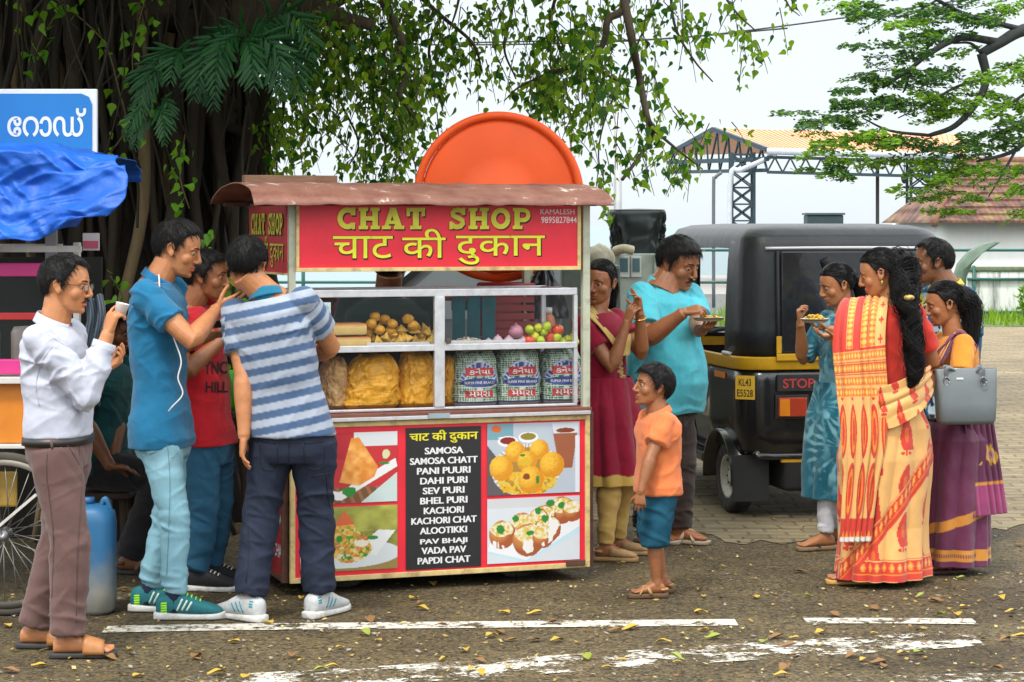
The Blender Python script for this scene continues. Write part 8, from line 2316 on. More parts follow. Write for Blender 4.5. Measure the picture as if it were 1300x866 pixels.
def street_bits():
 # back of a round traffic mirror: orange dish with a rolled rim on a post
 D = 11.35; c = P(633, 250, D); k = FPX / D; R_ = 108 / k
 r = root('traffic_mirror', 'big round orange road mirror seen from the back above the cart roof', 'mirror', c * V3(1, 1, 0))
 om = M('orange_mirror_back', (.78, .085, .003), rough=.6, var=.05, vscale=4, dirt=.30, dscale=4, dcol=(.50, .07, .01))
 part('mirror_back', lathe([(0, -.030), (R_ * .5, -.024), (R_ * .86, -.004), (R_ * .905, .006), (R_ * .91, .03), (0, .05)], 72, axis=(.04, 1, .03), c=c), om, r)
 rim = [c + R_ * .955 * V3(math.cos(t), 0, math.sin(t)) + V3(0, -R_ * (.04 * math.cos(t) + .03 * math.sin(t)), 0) for t in np.linspace(0, 2 * PI, 97)]
 part('rim', tube(rim, R_ * .048, 14), om, r)
 part('post', tube([c * V3(1, 1, 0) + V3(0, .10, 0), c + V3(0, .10, .1)], .04, 12), om, r)
 part('bracket', box(c + V3(0, .07, 0), (.16, .06, .10), 0, .01), M('bracket_steel', (.3, .3, .3), metal=.6, rough=.5), r)
 # sack-covered bundle on a stand beside the pole
 D = 16.0; J = lambda px, py, dd=0.0: P(px, py, D + dd)
 b = J(812, 300) * V3(1, 1, 0)
 r = root('covered_stall', 'narrow roadside stall with a black plastic sheet tied over its top', 'stall', b)
 gr = M('stall_paint', (.33, .38, .34), rough=.6, var=.1, dirt=.3, dscale=6, dcol=(.15, .13, .1)); fr = M('stall_white', (.55, .57, .55), rough=.5); bk = M('black_sheet', (.020, .028, .030), rough=.42, var=.3, bump=.3, bscale=10)
 xa, xb = J(781, 0)[0], J(836, 0)[0]
 part('stall_body', box2((xa, D, 0), (xb, D + .55, J(0, 322)[2]), .01), gr, r, smooth=False)
 for px0, px1 in ((784, 799), (801, 814)):
  w_ = part('window', box2((J(px0, 0)[0], D - .012, J(0, 352)[2]), (J(px1, 0)[0], D - .002, J(0, 325)[2]), .003), fr, r, smooth=False)
  part('pane', box2((J(px0 + 2, 0)[0], D - .018, J(0, 345)[2]), (J(px1 - 2, 0)[0], D - .0125, J(0, 328)[2])), M('pane_teal', (.06, .13, .15), rough=.1), w_, smooth=False)
 cx_, cy_ = (J(812, 0)[0]), D + .27
 def fn(U, V):
  th = U * 2 * PI; zz = J(0, 266)[2] - V * (J(0, 266)[2] - J(0, 322)[2] + .10 * np.sin(th * 3 + 1) + .05 * np.abs(np.sin(th * 9)) + .05)
  w_ = np.interp(V, [0, .06, 1], [.200, .212, .165]); n_ = fbm(np.stack([np.cos(th) * 2.5, np.sin(th) * 2.5, V * 2], 1), 3)
  rr = w_ + .035 * n_ + .020 * (1 - 2 * np.abs(np.sin(th * 7 + V * 1.5 + n_ * 5))) * sstep(V, .05, .4)
  return np.stack([cx_ + rr * np.sign(np.cos(th)) * np.abs(np.cos(th)) ** .38, cy_ + rr * np.sign(np.sin(th)) * np.abs(np.sin(th)) ** .38, zz], 1)
 v, f, U, V = grid(fn, 130, 50, closed=True); nn = 50; v0 = len(v)
 vv = np.vstack([v, [v[np.arange(130) * nn].mean(0) + UP * .01]]); F = [tuple(q) for q in f] + [(i * nn, ((i + 1) % 130) * nn, v0) for i in range(130)]
 part('black_cover', (vv, F), bk, r)
 part('sack_roll', tube(spline([J(781, 319, -.05), J(792, 316, -.10), J(803, 318, -.08)], 5), [.035] * 11, 10), M('sacking', (.42, .37, .26), rough=.9, var=.3, bump=.4, bscale=120), r)
 for px in (783, 834): part('leg', box2((J(px, 0)[0] - .02, D - .03, 0), (J(px, 0)[0] + .02, D - .004, J(0, 322)[2])), gr, r, smooth=False)
 # bundle of sacks on a dark barrow behind the woman in maroon
 D = 14.2; J = lambda px, py, dd=0.0: P(px, py, D + dd)
 c = J(762, 345) * V3(1, 1, 0)
 r = root('loaded_barrow', 'dark barrow with a beige sack bundle behind the cart end', 'barrow', c)
 zt = J(0, 333)[2]
 part('barrow_box', box2((c[0] - .25, D, .35), (c[0] + .13, D + .5, zt - .02), .02), M('barrow_green', (.13, .16, .13), rough=.7, var=.3), r, smooth=False)
 v, f = ellip(c + V3(.0, .2, zt + .02), (.11, .14, .085), None, 24, 16); part('sack_bundle', (v + nrmv(v - c - V3(0, .2, zt)) * (fbm(v * 16, 3) * .03)[:, None], f), M('beige_sack', (.36, .33, .24), rough=.9, var=.35, vscale=14), r)
 for x in (-.2, .08): part('barrow_wheel', lathe([(.10, -.02), (.17, -.025), (.18, 0), (.17, .025), (.10, .02), (.05, 0)], 24, axis=(1, 0, 0), c=c + V3(x, .25, .18)), M('barrow_tyre', (.02, .02, .02), rough=.8), r)
 part('barrow_leg', join(bar(c + V3(-.22, .05, .36), c + V3(-.22, .05, 0), .03, .03, up=(0, 1, 0)), bar(c + V3(.1, .05, .36), c + V3(.1, .05, 0), .03, .03, up=(0, 1, 0)), bar(c + V3(-.2, .25, .18), c + V3(.1, .25, .18), .025, .025), bar(c + V3(-.06, .25, .2), c + V3(-.06, .25, .36), .04, .04, up=(0, 1, 0))), M('barrow_iron', (.06, .05, .05), rough=.7), r, smooth=False)
 # grey parked car behind the cart
 D = 17.5; cx_ = P(612, 0, D)[0]; O = V3(cx_, D, 0)
 r = root('parked_car', 'grey parked car behind the snack cart, seen through the gap under the sign', 'car', O)
 body = M('car_grey', (.16, .18, .19), rough=.3, var=.05, coat=.5); gl = M('car_glass', (.30, .34, .36), rough=.08, var=.05); tr_ = M('car_trim', (.02, .02, .02), rough=.5)
 prof = [(-1.75, .35), (-1.78, .62), (-1.70, .86), (-.95, .95), (-.35, 1.44), (.55, 1.50), (1.30, 1.42), (1.68, .98), (1.76, .60), (1.72, .32)]
 part('car_body', prism(np.array(prof), O + V3(0, -.72, 0), (1, 0, 0), (0, 0, 1), (0, 1.44, 0)), body, r, smooth=False)
 for nm, pl in (('window', [(-.80, .98), (-.32, 1.38), (.15, 1.42), (.15, .98)]), ('window', [(.23, .98), (.23, 1.42), (.70, 1.42), (1.15, 1.34), (1.25, .98)])):
  part(nm, prism(np.array(pl), O + V3(0, -.728, 0), (1, 0, 0), (0, 0, 1), (0, .006, 0)), gl, r, smooth=False)
 part('pillar_trim', bar(O + V3(-.95, -.73, .97), O + V3(-.36, -.73, 1.45), .02, .05), tr_, r, smooth=False)
 for x in (-1.1, 1.1):
  for y in (-.66, .66):
   w_ = part('wheel', lathe([(.17, -.08), (.27, -.09), (.30, -.06), (.30, .06), (.27, .09), (.17, .08)], 28, axis=(0, 1, 0), c=O + V3(x, y, .30)), tr_, r); part('rim', lathe([(0, -.06), (.17, -.07), (.18, 0), (.17, .07), (0, .06)], 24, axis=(0, 1, 0), c=O + V3(x, y, .30)), M('rim_silver', (.4, .4, .4), metal=.6, rough=.4), w_)
 # dark box on the bank behind the rickshaw roof
 D = 30.0; a, b_ = P(1025, 290, D), P(1071, 273, D)
 r = root('tank_box', 'dark blue box on a post behind the rickshaw roof', 'box', V3((a[0] + b_[0]) / 2, D, 0))
 part('box_body', box2((a[0], D, a[2] - .12), (b_[0], D + .4, b_[2]), .02), M('box_blue', (.02, .045, .055), rough=.6, var=.2), r, smooth=False)
 part('box_lid', box2((a[0] - .02, D - .02, b_[2] + .001), (b_[0] + .02, D + .42, b_[2] + .03), .005), M('box_lid', (.05, .09, .10), rough=.5), r, smooth=False)
 part('post', bar(V3((a[0] + b_[0]) / 2, D + .2, 0), V3((a[0] + b_[0]) / 2, D + .2, a[2] - .12), .10, .10, up=(0, 1, 0)), M('post_grey', (.2, .2, .2)), r, smooth=False)
 # green bucket held in the gap between the red shirt and the striped shirt
 D = 10.7; c = P(292, 505, D); r = root('green_drum', 'bright green plastic drum on a ledge behind the striped shirt', 'drum', c * V3(1, 1, 0))
 part('drum_body', lathe([(0, 0), (.055, 0), (.065, .03), (.066, .12), (.060, .17), (.04, .19), (0, .19)], 24, c=V3(c[0], c[1], P(0, 520, D)[2])), M('green_plastic', (.03, .45, .02), rough=.35), r)
 part('ledge', box2((c[0] - .16, c[1] - .14, P(0, 520, D)[2] - .03), (c[0] + .10, c[1] + .14, P(0, 520, D)[2] - .002), .004), M('ledge_wood', (.06, .04, .025), rough=.8), r, smooth=False)
 for x in (-.14, .08): part('leg', bar(V3(c[0] + x, c[1], 0), V3(c[0] + x, c[1], P(0, 520, D)[2] - .03), .03, .03, up=(0, 1, 0)), M('ledge_wood', (.06, .04, .025), rough=.8), r, smooth=False)
# ================================================================== trees and plants
def leaf_cloud(name, pos, dirs, size, mat, parent, rng, shape='heart', jitter=.5):
 "many separate leaves as one crown mesh: pos (n,3), dirs (n,3) pointing to the tip"
 n = len(pos)
 if shape == 'heart': prof = np.array([(0, 0, 0), (-.34, .12, .03), (-.40, .34, .06), (-.20, .66, .04), (0, 1.15, -.10), (.20, .66, .04), (.40, .34, .06), (.34, .12, .03), (0, .5, -.03)])
 else: prof = np.array([(0, 0, 0), (-.14, .2, .02), (-.20, .5, .03), (-.12, .8, .02), (0, 1.0, -.03), (.12, .8, .02), (.20, .5, .03), (.14, .2, .02), (0, .5, -.02)])
 m = len(prof)
 faces = [(0, 8, 2, 1), (8, 4, 3, 2), (0, 7, 6, 8), (8, 6, 5, 4)]
 d = dirs / np.maximum(np.linalg.norm(dirs, axis=1, keepdims=True), 1e-6)
 up = rng.normal(0, 1, (n, 3)); s = np.cross(d, up); s /= np.maximum(np.linalg.norm(s, axis=1, keepdims=True), 1e-6); w = np.cross(s, d)
 V = pos[:, None, :] + size[:, None, None] * (prof[None, :, 0, None] * s[:, None, :] + prof[None, :, 1, None] * d[:, None, :] + prof[None, :, 2, None] * w[:, None, :])
 F = (np.array(faces)[None] + (np.arange(n) * m)[:, None, None]).reshape(-1, 4)
 col = np.repeat(np.clip(rng.normal(.5, .22 * jitter / .5, n), 0, 1), m)[:, None] * np.ones((1, 3))
 return part(name, (V.reshape(-1, 3), F), mat, parent, smooth=True, col=col)
def tubes_np(paths, r0, r1, n=5):
 return join(*[tube(p, np.linspace(r0 if np.isscalar(r0) else r0[i], r1, len(p)), n, cap=False) for i, p in enumerate(paths)])
def banyan():
 rng = np.random.default_rng(33)
 D = 12.9; base = P(120, 0, D) * V3(1, 1, 0)
 r = root('banyan_tree', 'huge old tree with a dark fluted trunk, hanging roots and drooping heart-leaved branches', 'tree', base)
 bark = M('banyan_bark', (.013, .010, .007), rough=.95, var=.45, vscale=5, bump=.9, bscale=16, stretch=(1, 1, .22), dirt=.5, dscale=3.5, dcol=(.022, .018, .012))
 def fn(U, V):
  th = U * 2 * PI; z = -.05 + V * 4.6
  n1 = vnoise(np.stack([np.cos(th) * 2.2, np.sin(th) * 2.2, z * .35], 1)); n2 = vnoise(np.stack([np.cos(th) * 6, np.sin(th) * 6, z * .6 + 5], 1)); n3 = fbm(np.stack([np.cos(th) * 12, np.sin(th) * 12, z * 1.5], 1), 3)
  R_ = (.80 + .30 * np.exp(-z * 1.6) - .03 * z) * (1 + .20 * n1 + .12 * n2 + .05 * n3) + .22 * sstep(z, 2.6, 4.4)
  return base + np.stack([R_ * np.cos(th) * 1.12, R_ * np.sin(th) * .9, z], 1)
 v, f, U, V = grid(fn, 220, 150, closed=True)
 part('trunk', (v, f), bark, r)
 # clasping aerial roots over the trunk
 rm1 = M('aerial_root', (.024, .017, .009), rough=.9, var=.4, vscale=9, bump=.6, bscale=30, stretch=(1, 1, .3)); rm2 = M('pale_root', (.15, .105, .050), rough=.9, var=.35, vscale=9, bump=.5, bscale=30, stretch=(1, 1, .3))
 for i in range(74):
  th = -PI / 2 + rng.uniform(-1.5, 1.5); x = base[0] + math.cos(th) * 1.02 * rng.uniform(.9, 1.05); y = base[1] + math.sin(th) * .86 * 1.0
  z1 = rng.uniform(2.4, 4.2); z0 = rng.choice([0.0, rng.uniform(.4, 2.2)]); pts = []
  for k in range(7):
   t = k / 6; z = lerp(z1, z0, t); fl = .26 * math.exp(-z * 1.6)
   thk = th + .10 * math.sin(t * 4 + i) ; R_ = .80 + .10 * math.sin(i * 3.1) + fl
   pts.append((base[0] + math.cos(thk) * (R_ + .10) * 1.08 + rng.normal(0, .035), base[1] + math.sin(thk) * (R_ + .10) * .90 + rng.normal(0, .02), z))
  rr = rng.uniform(.010, .042)
  part('aerial_root', tube(spline(pts, 4), np.linspace(rr * 1.2, rr * .8, 25), 7), rm2 if rng.random() < (.30 if math.cos(th) < -.1 else .06) else rm1, r)
 # free-hanging thin roots and tangles, top of the picture
 G = []
 for i in range(46):
  px = rng.uniform(-20, 330); y_ = rng.uniform(-.1, .5); p0 = P(px, rng.uniform(-120, 20), 11.6 + y_); L_ = rng.uniform(.4, 1.5)
  pts = [p0 + V3(.10 * math.sin(k * .9 + i) * k / 4, .04 * math.sin(k + i), -L_ * k / 5) for k in range(6)]
  G.append(tube(spline(pts, 3), rng.uniform(.003, .008), 5, cap=False))
 part('hanging_roots', join(*G), rm1, r)
 # limbs
 limb = M('limb_bark', (.075, .055, .035), rough=.9, var=.4, vscale=10, bump=.5, bscale=40)
 limbs = [([P(250, 60, 12.7), P(330, 10, 12.6), P(420, -30, 12.5), P(560, -110, 12.4), P(760, -170, 12.4)], .26, .10), ([P(330, -20, 12.6), P(400, 10, 12.3), P(436, 26, 12.1), P(470, 30, 12.0)], .10, .03),
    ([P(200, 0, 12.4), P(160, -150, 11.6), P(140, -300, 10.6), P(200, -420, 9.6)], .25, .10), ([P(60, 0, 13), P(-60, -200, 13.2), P(-200, -330, 13)], .25, .10)]
 for pts, a, b in limbs: part('limb', tube(spline(pts, 6), np.linspace(a, b, (len(pts) - 1) * 6 + 1), 12), limb, r)
 # drooping branches in view: pixel polylines with depth
 br = [([(470, -40), (485, 0), (508, 45), (516, 90), (508, 120), (522, 145)], 12.2, .022), ([(505, -30), (560, 20), (600, 55), (612, 90)], 12.6, .012), ([(400, 40), (440, 70), (470, 100), (476, 150)], 12.8, .014), ([(340, 90), (360, 130), (350, 200)], 13.2, .012),
   ([(800, -40), (792, 10), (772, 25), (766, 55), (745, 78), (700, 92)], 12.4, .022), ([(792, 0), (802, 50), (812, 100), (822, 150), (830, 165), (818, 190), (790, 228)], 12.3, .020), ([(640, -40), (650, 10), (640, 60), (655, 100)], 13.0, .010), ([(720, -40), (700, 20), (715, 60)], 12.8, .010),
   ([(850, -40), (856, 30), (880, 75), (905, 104)], 12.6, .008), ([(900, -40), (930, 10), (960, 40)], 12.8, .008), ([(830, 165), (860, 190), (892, 215)], 12.3, .008), ([(745, 78), (770, 95), (800, 110)], 12.4, .009), ([(980, -40), (1000, 5), (1015, 20)], 13, .006), ([(560, 20), (545, 60), (548, 110)], 12.9, .010), ([(415, -30), (425, 20), (400, 60), (385, 110)], 12.5, .014), ([(590, -40), (580, 10), (570, 40)], 12.5, .008), ([(440, 70), (430, 120), (455, 180), (440, 215)], 12.9, .008), ([(850, -30), (780, 120), (760, 190), (768, 235)], 13.1, .006), ([(476, 150), (490, 190), (480, 225)], 12.8, .006), ([(700, 92), (660, 110), (640, 128)], 12.6, .007)]
 for pl, d, rr in br:
  pts = [P(px, py, d + .12 * math.sin(px)) for px, py in pl]
  part('branch', tube(spline(pts, 6), np.linspace(rr * 1.3, rr * .5, (len(pts) - 1) * 6 + 1), 7), limb, r)
 # twigs + leaves: (centre px, py, spread px, depth, count)
 cl = [(470, 20, 60, 12.3, 150), (520, 60, 42, 12.3, 150), (455, 90, 50, 12.7, 120), (500, 140, 42, 12.5, 150), (540, 95, 28, 12.6, 75), (470, 170, 40, 12.8, 110), (505, 205, 34, 12.8, 120), (545, 165, 20, 12.8, 40), (455, 210, 20, 12.9, 26), (370, 150, 30, 13.2, 60), (350, 190, 26, 13.2, 45), (395, 110, 30, 12.9, 60), (415, 55, 38, 12.6, 90), (590, 30, 50, 12.7, 75), (590, 70, 24, 12.7, 24), (640, 40, 34, 12.9, 40), (625, 95, 22, 12.9, 22),
   (700, 60, 38, 12.7, 95), (690, 105, 36, 12.6, 120), (735, 95, 38, 12.5, 130), (745, 45, 36, 12.5, 70), (780, 70, 30, 12.4, 56), (760, 140, 34, 12.6, 56), (800, 20, 40, 12.5, 66), (815, 110, 20, 12.3, 30), (835, 150, 24, 12.3, 36), (850, 200, 30, 12.3, 48), (880, 215, 22, 12.3, 26), (800, 200, 24, 12.5, 26), (770, 225, 22, 12.9, 24), (850, 20, 34, 12.6, 46), (890, 30, 26, 12.7, 24), (955, 55, 24, 12.8, 34), (1000, 10, 26, 13.0, 18), (925, 10, 30, 12.9, 24), (690, 20, 40, 12.8, 46), (545, 10, 40, 12.6, 60), (430, 25, 40, 12.3, 70), (880, 60, 16, 12.6, 8), (740, 190, 20, 12.9, 14), (660, 10, 50, 12.7, 50), (740, 5, 40, 12.7, 40), (385, 200, 20, 13.2, 18), (910, 165, 22, 12.6, 12)]
 cl += [(405, 25, 40, 12.1, 150), (375, 95, 36, 12.2, 130), (350, 165, 28, 12.4, 90), (430, 80, 40, 12.2, 120), (480, 110, 44, 12.4, 110), (340, 215, 20, 12.6, 40), (720, 120, 40, 12.5, 90), (500, 30, 46, 12.4, 100)]
 tw, lp, ld = [], [], []
 for cx, cy, sp, d, n in cl:
  n = int(n * 1.45); nt = max(2, n // 9)
  for k in range(nt):
   a = P(cx + rng.normal(0, sp * .62), cy + rng.normal(-14, sp * .55), d + rng.normal(0, .28)); dr = nrm(V3(rng.normal(0, .5), rng.normal(0, .3), -1.0 + rng.normal(0, .25))); L_ = rng.uniform(.12, .30)
   pts = [a + dr * L_ * t + V3(0, 0, -.05 * t * t) for t in np.linspace(0, 1, 4)]; tw.append(pts)
   for q in range(int(n / nt) + 1):
    t = rng.random(); lp.append(a + dr * L_ * t + rng.normal(0, .035, 3)); ld.append(V3(rng.normal(0, .55), rng.normal(0, .55), -1 + rng.normal(0, .35)))
 kindof(part('twigs', tubes_np(tw, .0035, .0015, 4), limb, r), 'stuff')
 lm = leafmat('banyan_leaves', (.028, .14, .014), (.30, .48, .02), .55)
 n = len(lp); leaf_cloud('foliage', np.array(lp), np.array(ld), rng.uniform(.022, .064, n), lm, r, rng, jitter=1.1)
 # the crown above the frame that shades the trunk
 n = 16000; c = np.stack([rng.normal(-2.2, 1.7, n), rng.normal(12.6, 1.5, n), rng.uniform(3.4, 5.2, n)], 1)
 leaf_cloud('crown', c, rng.normal(0, 1, (n, 3)) + np.array((0, 0, -.8)), rng.uniform(.10, .22, n), lm, r, rng)
 # dark backdrop growth behind the trunk, right flank near the cart roof
 return r
def fern(px, py, D, fronds, label, seed, size=1.0):
 rng = np.random.default_rng(seed); b = P(px, py, D)
 r = root('fern', label, 'fern', b, 'ferns on the banyan trunk')
 fm = leafmat('fern_leaf', (.006, .050, .014), (.018, .105, .020), .22)
 for i in range(fronds):
  a = rng.uniform(-1.25, 1.25); L_ = size * rng.uniform(.40, .62)
  d = V3(math.sin(a), -.55 + rng.normal(0, .2), .25 + .3 * math.cos(a) * rng.random()); pts = [b + rng.normal(0, .03, 3)]
  for k in range(10):
   d = nrm(d + V3(0, 0, -.20 - .03 * k)); pts.append(pts[-1] + d * L_ / 10)
  pts = np.array(pts); pos, dr, sz = [], [], []
  t_, A, B = frames(pts)
  side = np.cross(t_, V3(0, -1, .3)); side /= np.maximum(np.linalg.norm(side, axis=1, keepdims=True), 1e-6)
  for k in np.linspace(1.2, 9.9, 12):
   k0 = int(k); p = lerp(pts[k0], pts[min(k0 + 1, 10)], k - k0)
   for sg in (-1, 1):
    pos.append(p); dr.append(side[k0] * sg * .85 + t_[k0] * (.5 + .3 * rng.random()) + V3(rng.normal(0, .15), -.1, -.45 - .4 * rng.random())); sz.append(size * (.15 + .06 * rng.random()) * (math.sin((k / 10.5) ** .8 * PI) * .8 + .25))
  fr = part('frond', tube(pts, np.linspace(.0045, .0015, 11), 5), fm, r, col=np.full((11 * 5 + 2, 3), .5))
  n = len(pos); prof = np.array([(0, 0, 0), (-.065, .15, .01), (-.075, .5, .02), (-.05, .82, -.02), (0, 1.0, -.10), (.05, .82, -.02), (.075, .5, .02), (.065, .15, .01), (0, .5, -.015)]); m = 9
  dd = nrmv(np.array(dr)); w = np.cross(dd, V3(0, 1, .2) + rng.normal(0, .2, (n, 3))); w = nrmv(w); u = np.cross(w, dd)
  V = np.array(pos)[:, None] + np.array(sz)[:, None, None] * (prof[None, :, :1] * w[:, None] + prof[None, :, 1:2] * dd[:, None] + prof[None, :, 2:] * u[:, None])
  F = (np.array([(0, 8, 2, 1), (8, 4, 3, 2), (0, 7, 6, 8), (8, 6, 5, 4)])[None] + (np.arange(n) * m)[:, None, None]).reshape(-1, 4)
  part('leaflets', (V.reshape(-1, 3), F), fm, fr, col=np.repeat(np.clip(rng.normal(.5, .25, n), 0, 1), m)[:, None] * np.ones((1, 3)))
def vines():
 rng = np.random.default_rng(41)
 vm = leafmat('vine_leaf', (.08, .26, .01), (.24, .48, .02), .4); st = M('vine_stem', (.10, .08, .03), rough=.8)
 for (pl, n, lab) in (([(60, -10), (110, 30), (135, 60), (150, 110), (160, 160), (140, 195)], 18, 'light green creeper trailing over the hanging roots above the road sign'), ([(20, -10), (24, 20), (18, 45)], 5, 'bright green creeper shoot at the very top corner of the trunk'), ([(250, 290), (262, 330), (286, 350), (296, 400), (270, 440)], 60, 'leafy green climber on the trunk behind the heads of the queue'), ([(140, 350), (155, 375), (150, 390)], 12, 'small creeper behind the cup of the man in white'), ([(95, -20), (70, 20), (48, 60), (44, 100)], 26, 'light creeper over the roots straight above the road sign'), ([(190, -20), (176, 30), (168, 80), (178, 130)], 30, 'light creeper hanging between the road sign and the smaller ferns'), ([(235, 170), (228, 220), (240, 265)], 22, 'creeper on the dark trunk just above the heads of the queue')):
  D = 11.75 if n < 40 else 11.5; pts = spline([P(px, py, D) for px, py in pl], 6)
  r = root('creeper', lab, 'plant', pts[0], 'creepers on the banyan trunk')
  part('stem', tube(pts, .004, 5), st, r)
  k = rng.integers(0, len(pts), n); pos = pts[k] + rng.normal(0, .05 if n < 40 else .075, (n, 3)) * V3(1, .4, 1)
  leaf_cloud('leaves', pos, rng.normal(0, .5, (n, 3)) + V3(0, -.2, -.8), rng.uniform(.035, .075, n), vm, r, rng)
def rain_tree():
 rng = np.random.default_rng(52); D = 22.0; J = lambda px, py, dd=0.0: P(px, py, D + dd)
 base = J(1560, 0) * V3(1, 1, 0)
 r = root('rain_tree', 'rain tree with dark crooked boughs and flat sprays of fine bright leaves', 'tree', base)
 bk = M('rain_bark', (.030, .035, .034), rough=.9, var=.4, vscale=8, bump=.5, bscale=20)
 part('trunk', tube(spline([base, J(1545, 250), J(1520, 120), J(1430, 20)], 6), np.linspace(.42, .24, 19), 14), bk, r)
 bs = [([(1430, 20), (1350, 30), (1300, 38), (1270, 54), (1246, 68)], .13, .075), ([(1246, 68), (1252, 100), (1240, 130), (1212, 160), (1180, 172)], .08, .035), ([(1270, 54), (1220, 48), (1180, 68), (1155, 88), (1120, 112)], .07, .022), ([(1180, 172), (1130, 166), (1095, 150)], .03, .012), ([(1300, 38), (1230, 20), (1190, 0), (1160, -20)], .05, .02), ([(1246, 68), (1232, 55), (1210, 55)], .03, .015), ([(1430, 20), (1380, 120), (1330, 150), (1290, 190), (1240, 205)], .09, .02), ([(1290, 190), (1270, 225), (1255, 250)], .025, .01), ([(1252, 100), (1215, 110), (1180, 130), (1140, 150)], .03, .01), ([(1350, 30), (1345, 100), (1300, 120), (1262, 150)], .05, .015), ([(1155, 88), (1150, 110), (1146, 118)], .03, .012), ([(1190, 0), (1150, 20), (1110, 18)], .02, .008), ([(1430, 20), (1330, -40), (1200, -60), (1090, -30)], .08, .02)]
 for pl, a, b in bs: part('bough', tube(spline([J(px, py, .12 * math.sin(px * .02)) for px, py in pl], 5), np.linspace(a * .62, b * .62, (len(pl) - 1) * 5 + 1), 9), bk, r)
 # sprays: px, py, half width px, half height px, count, tone (0 dark 1 bright)
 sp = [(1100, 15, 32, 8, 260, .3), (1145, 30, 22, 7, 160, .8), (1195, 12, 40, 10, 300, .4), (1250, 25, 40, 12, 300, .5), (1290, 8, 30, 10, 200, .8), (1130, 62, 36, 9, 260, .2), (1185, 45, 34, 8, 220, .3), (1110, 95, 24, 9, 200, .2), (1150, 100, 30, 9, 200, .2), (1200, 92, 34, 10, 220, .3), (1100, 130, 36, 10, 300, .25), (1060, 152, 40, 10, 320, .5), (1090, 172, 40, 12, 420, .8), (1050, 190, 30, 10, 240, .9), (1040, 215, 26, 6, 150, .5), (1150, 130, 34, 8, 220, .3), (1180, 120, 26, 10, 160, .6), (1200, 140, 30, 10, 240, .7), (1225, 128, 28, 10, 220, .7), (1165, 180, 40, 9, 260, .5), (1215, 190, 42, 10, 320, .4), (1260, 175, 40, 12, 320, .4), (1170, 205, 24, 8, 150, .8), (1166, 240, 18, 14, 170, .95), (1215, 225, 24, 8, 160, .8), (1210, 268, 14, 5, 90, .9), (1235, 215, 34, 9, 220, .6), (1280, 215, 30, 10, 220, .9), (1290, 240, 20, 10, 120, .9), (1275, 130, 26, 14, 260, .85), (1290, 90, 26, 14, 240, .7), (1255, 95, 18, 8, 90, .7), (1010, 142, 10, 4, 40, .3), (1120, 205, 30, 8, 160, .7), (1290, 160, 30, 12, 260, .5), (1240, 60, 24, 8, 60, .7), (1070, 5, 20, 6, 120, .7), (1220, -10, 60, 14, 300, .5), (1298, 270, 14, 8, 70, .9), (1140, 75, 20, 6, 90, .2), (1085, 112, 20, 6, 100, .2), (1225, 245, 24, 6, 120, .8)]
 mats = {0: leafmat('rain_leaf_dark', (.014, .065, .016), (.07, .18, .02), .35), 1: leafmat('rain_leaf_fresh', (.09, .24, .01), (.24, .44, .015), .45)}  # darker green and bright yellow-green leaves, picked by the tone of each spray
 acc = {0: ([], [], []), 1: ([], [], [])}; tw = []
 for px, py, hw, hh, n, tone in sp:
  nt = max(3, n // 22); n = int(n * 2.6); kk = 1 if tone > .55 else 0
  for q in range(nt):
   a = J(px + rng.uniform(-1, 1) * hw, py + rng.normal(0, hh * .5), rng.normal(0, .35)); yaw = rng.uniform(0, 6.28); dr = nrm(V3(math.cos(yaw), math.sin(yaw), -.12 + rng.normal(0, .15))); L_ = rng.uniform(.16, .34)
   tw.append([a, a + dr * L_ * .5, a + dr * L_ + V3(0, 0, -.03)])
   sd = nrm(np.cross(dr, UP))
   for w_ in range(int(n / nt)):
    t = rng.random(); s_ = rng.uniform(-1, 1) * .10 * (1 - .5 * t)
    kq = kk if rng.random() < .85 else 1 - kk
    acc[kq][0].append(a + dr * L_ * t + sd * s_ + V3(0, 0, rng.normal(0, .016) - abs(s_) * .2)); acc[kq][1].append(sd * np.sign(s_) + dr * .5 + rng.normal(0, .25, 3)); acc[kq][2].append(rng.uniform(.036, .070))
 kindof(part('twigs', tubes_np(tw, .007, .003, 3), bk, r), 'stuff')
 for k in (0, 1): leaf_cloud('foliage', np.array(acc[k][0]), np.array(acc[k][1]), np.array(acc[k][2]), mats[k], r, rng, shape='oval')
 return r
def bush(px, py, D, label, w, h, n, seed, m):
 rng = np.random.default_rng(seed); b = P(px, py, D); b[2] = 0
 r = root('shrub', label, 'shrub', b)
 a = rng.normal(0, 1, (n, 3)); a /= np.linalg.norm(a, axis=1, keepdims=True); a *= rng.random((n, 1)) ** .33
 pos = b + a * V3(w, w, h) + V3(0, 0, h * .95)
 part('stem', join(*[tube([b, b + V3(rng.normal(0, w * .4), rng.normal(0, w * .4), h * 1.2)], .02, 5) for i in range(6)]), M('shrub_stem', (.06, .045, .03)), r)
 leaf_cloud('leaves', pos, rng.normal(0, 1, (n, 3)), rng.uniform(.06, .13, n), m, r, rng, shape='oval')
def greenery():
 banyan()
 fern(300, 55, 11.5, 9, 'large dark green fern hanging from the trunk at the top', 3, .80)
 fern(320, 40, 11.7, 8, 'dark green fern behind the largest one, nearest the sky', 13, .85)
 fern(225, 75, 11.55, 7, 'medium green fern drooping left of the largest one', 5, .68)
 fern(200, 140, 11.5, 4, 'small low fern sprig nearest the road sign', 7, .5)
 vines(); rain_tree()
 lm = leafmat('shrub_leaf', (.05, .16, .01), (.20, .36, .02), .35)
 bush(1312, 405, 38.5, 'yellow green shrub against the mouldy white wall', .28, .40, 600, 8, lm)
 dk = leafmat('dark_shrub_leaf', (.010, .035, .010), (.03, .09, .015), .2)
 bush(300, 500, 14.6, 'dark leafy shrub at the foot of the banyan behind the cart', .55, .50, 1500, 9, dk)
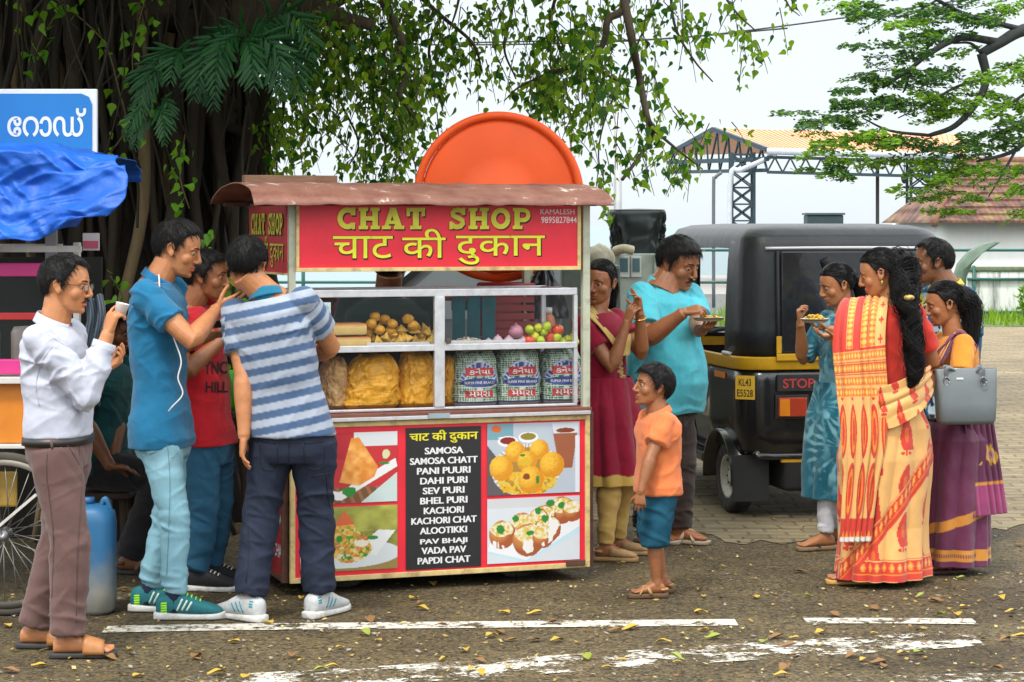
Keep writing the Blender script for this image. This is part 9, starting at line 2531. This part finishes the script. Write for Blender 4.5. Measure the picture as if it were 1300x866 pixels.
# ================================================================== build
setting()
backdrop()
greenery()
rickshaw()
tarp_cart()
snack_cart()
cart_contents()
street_bits()
for fn_ in (white_shirt_man, blue_polo_man, red_shirt_man, striped_man, seated_man, vendor, maroon_woman, big_man, boy, tie_dye_girl, sari_orange, patterned_man, sari_purple):
 fn_()
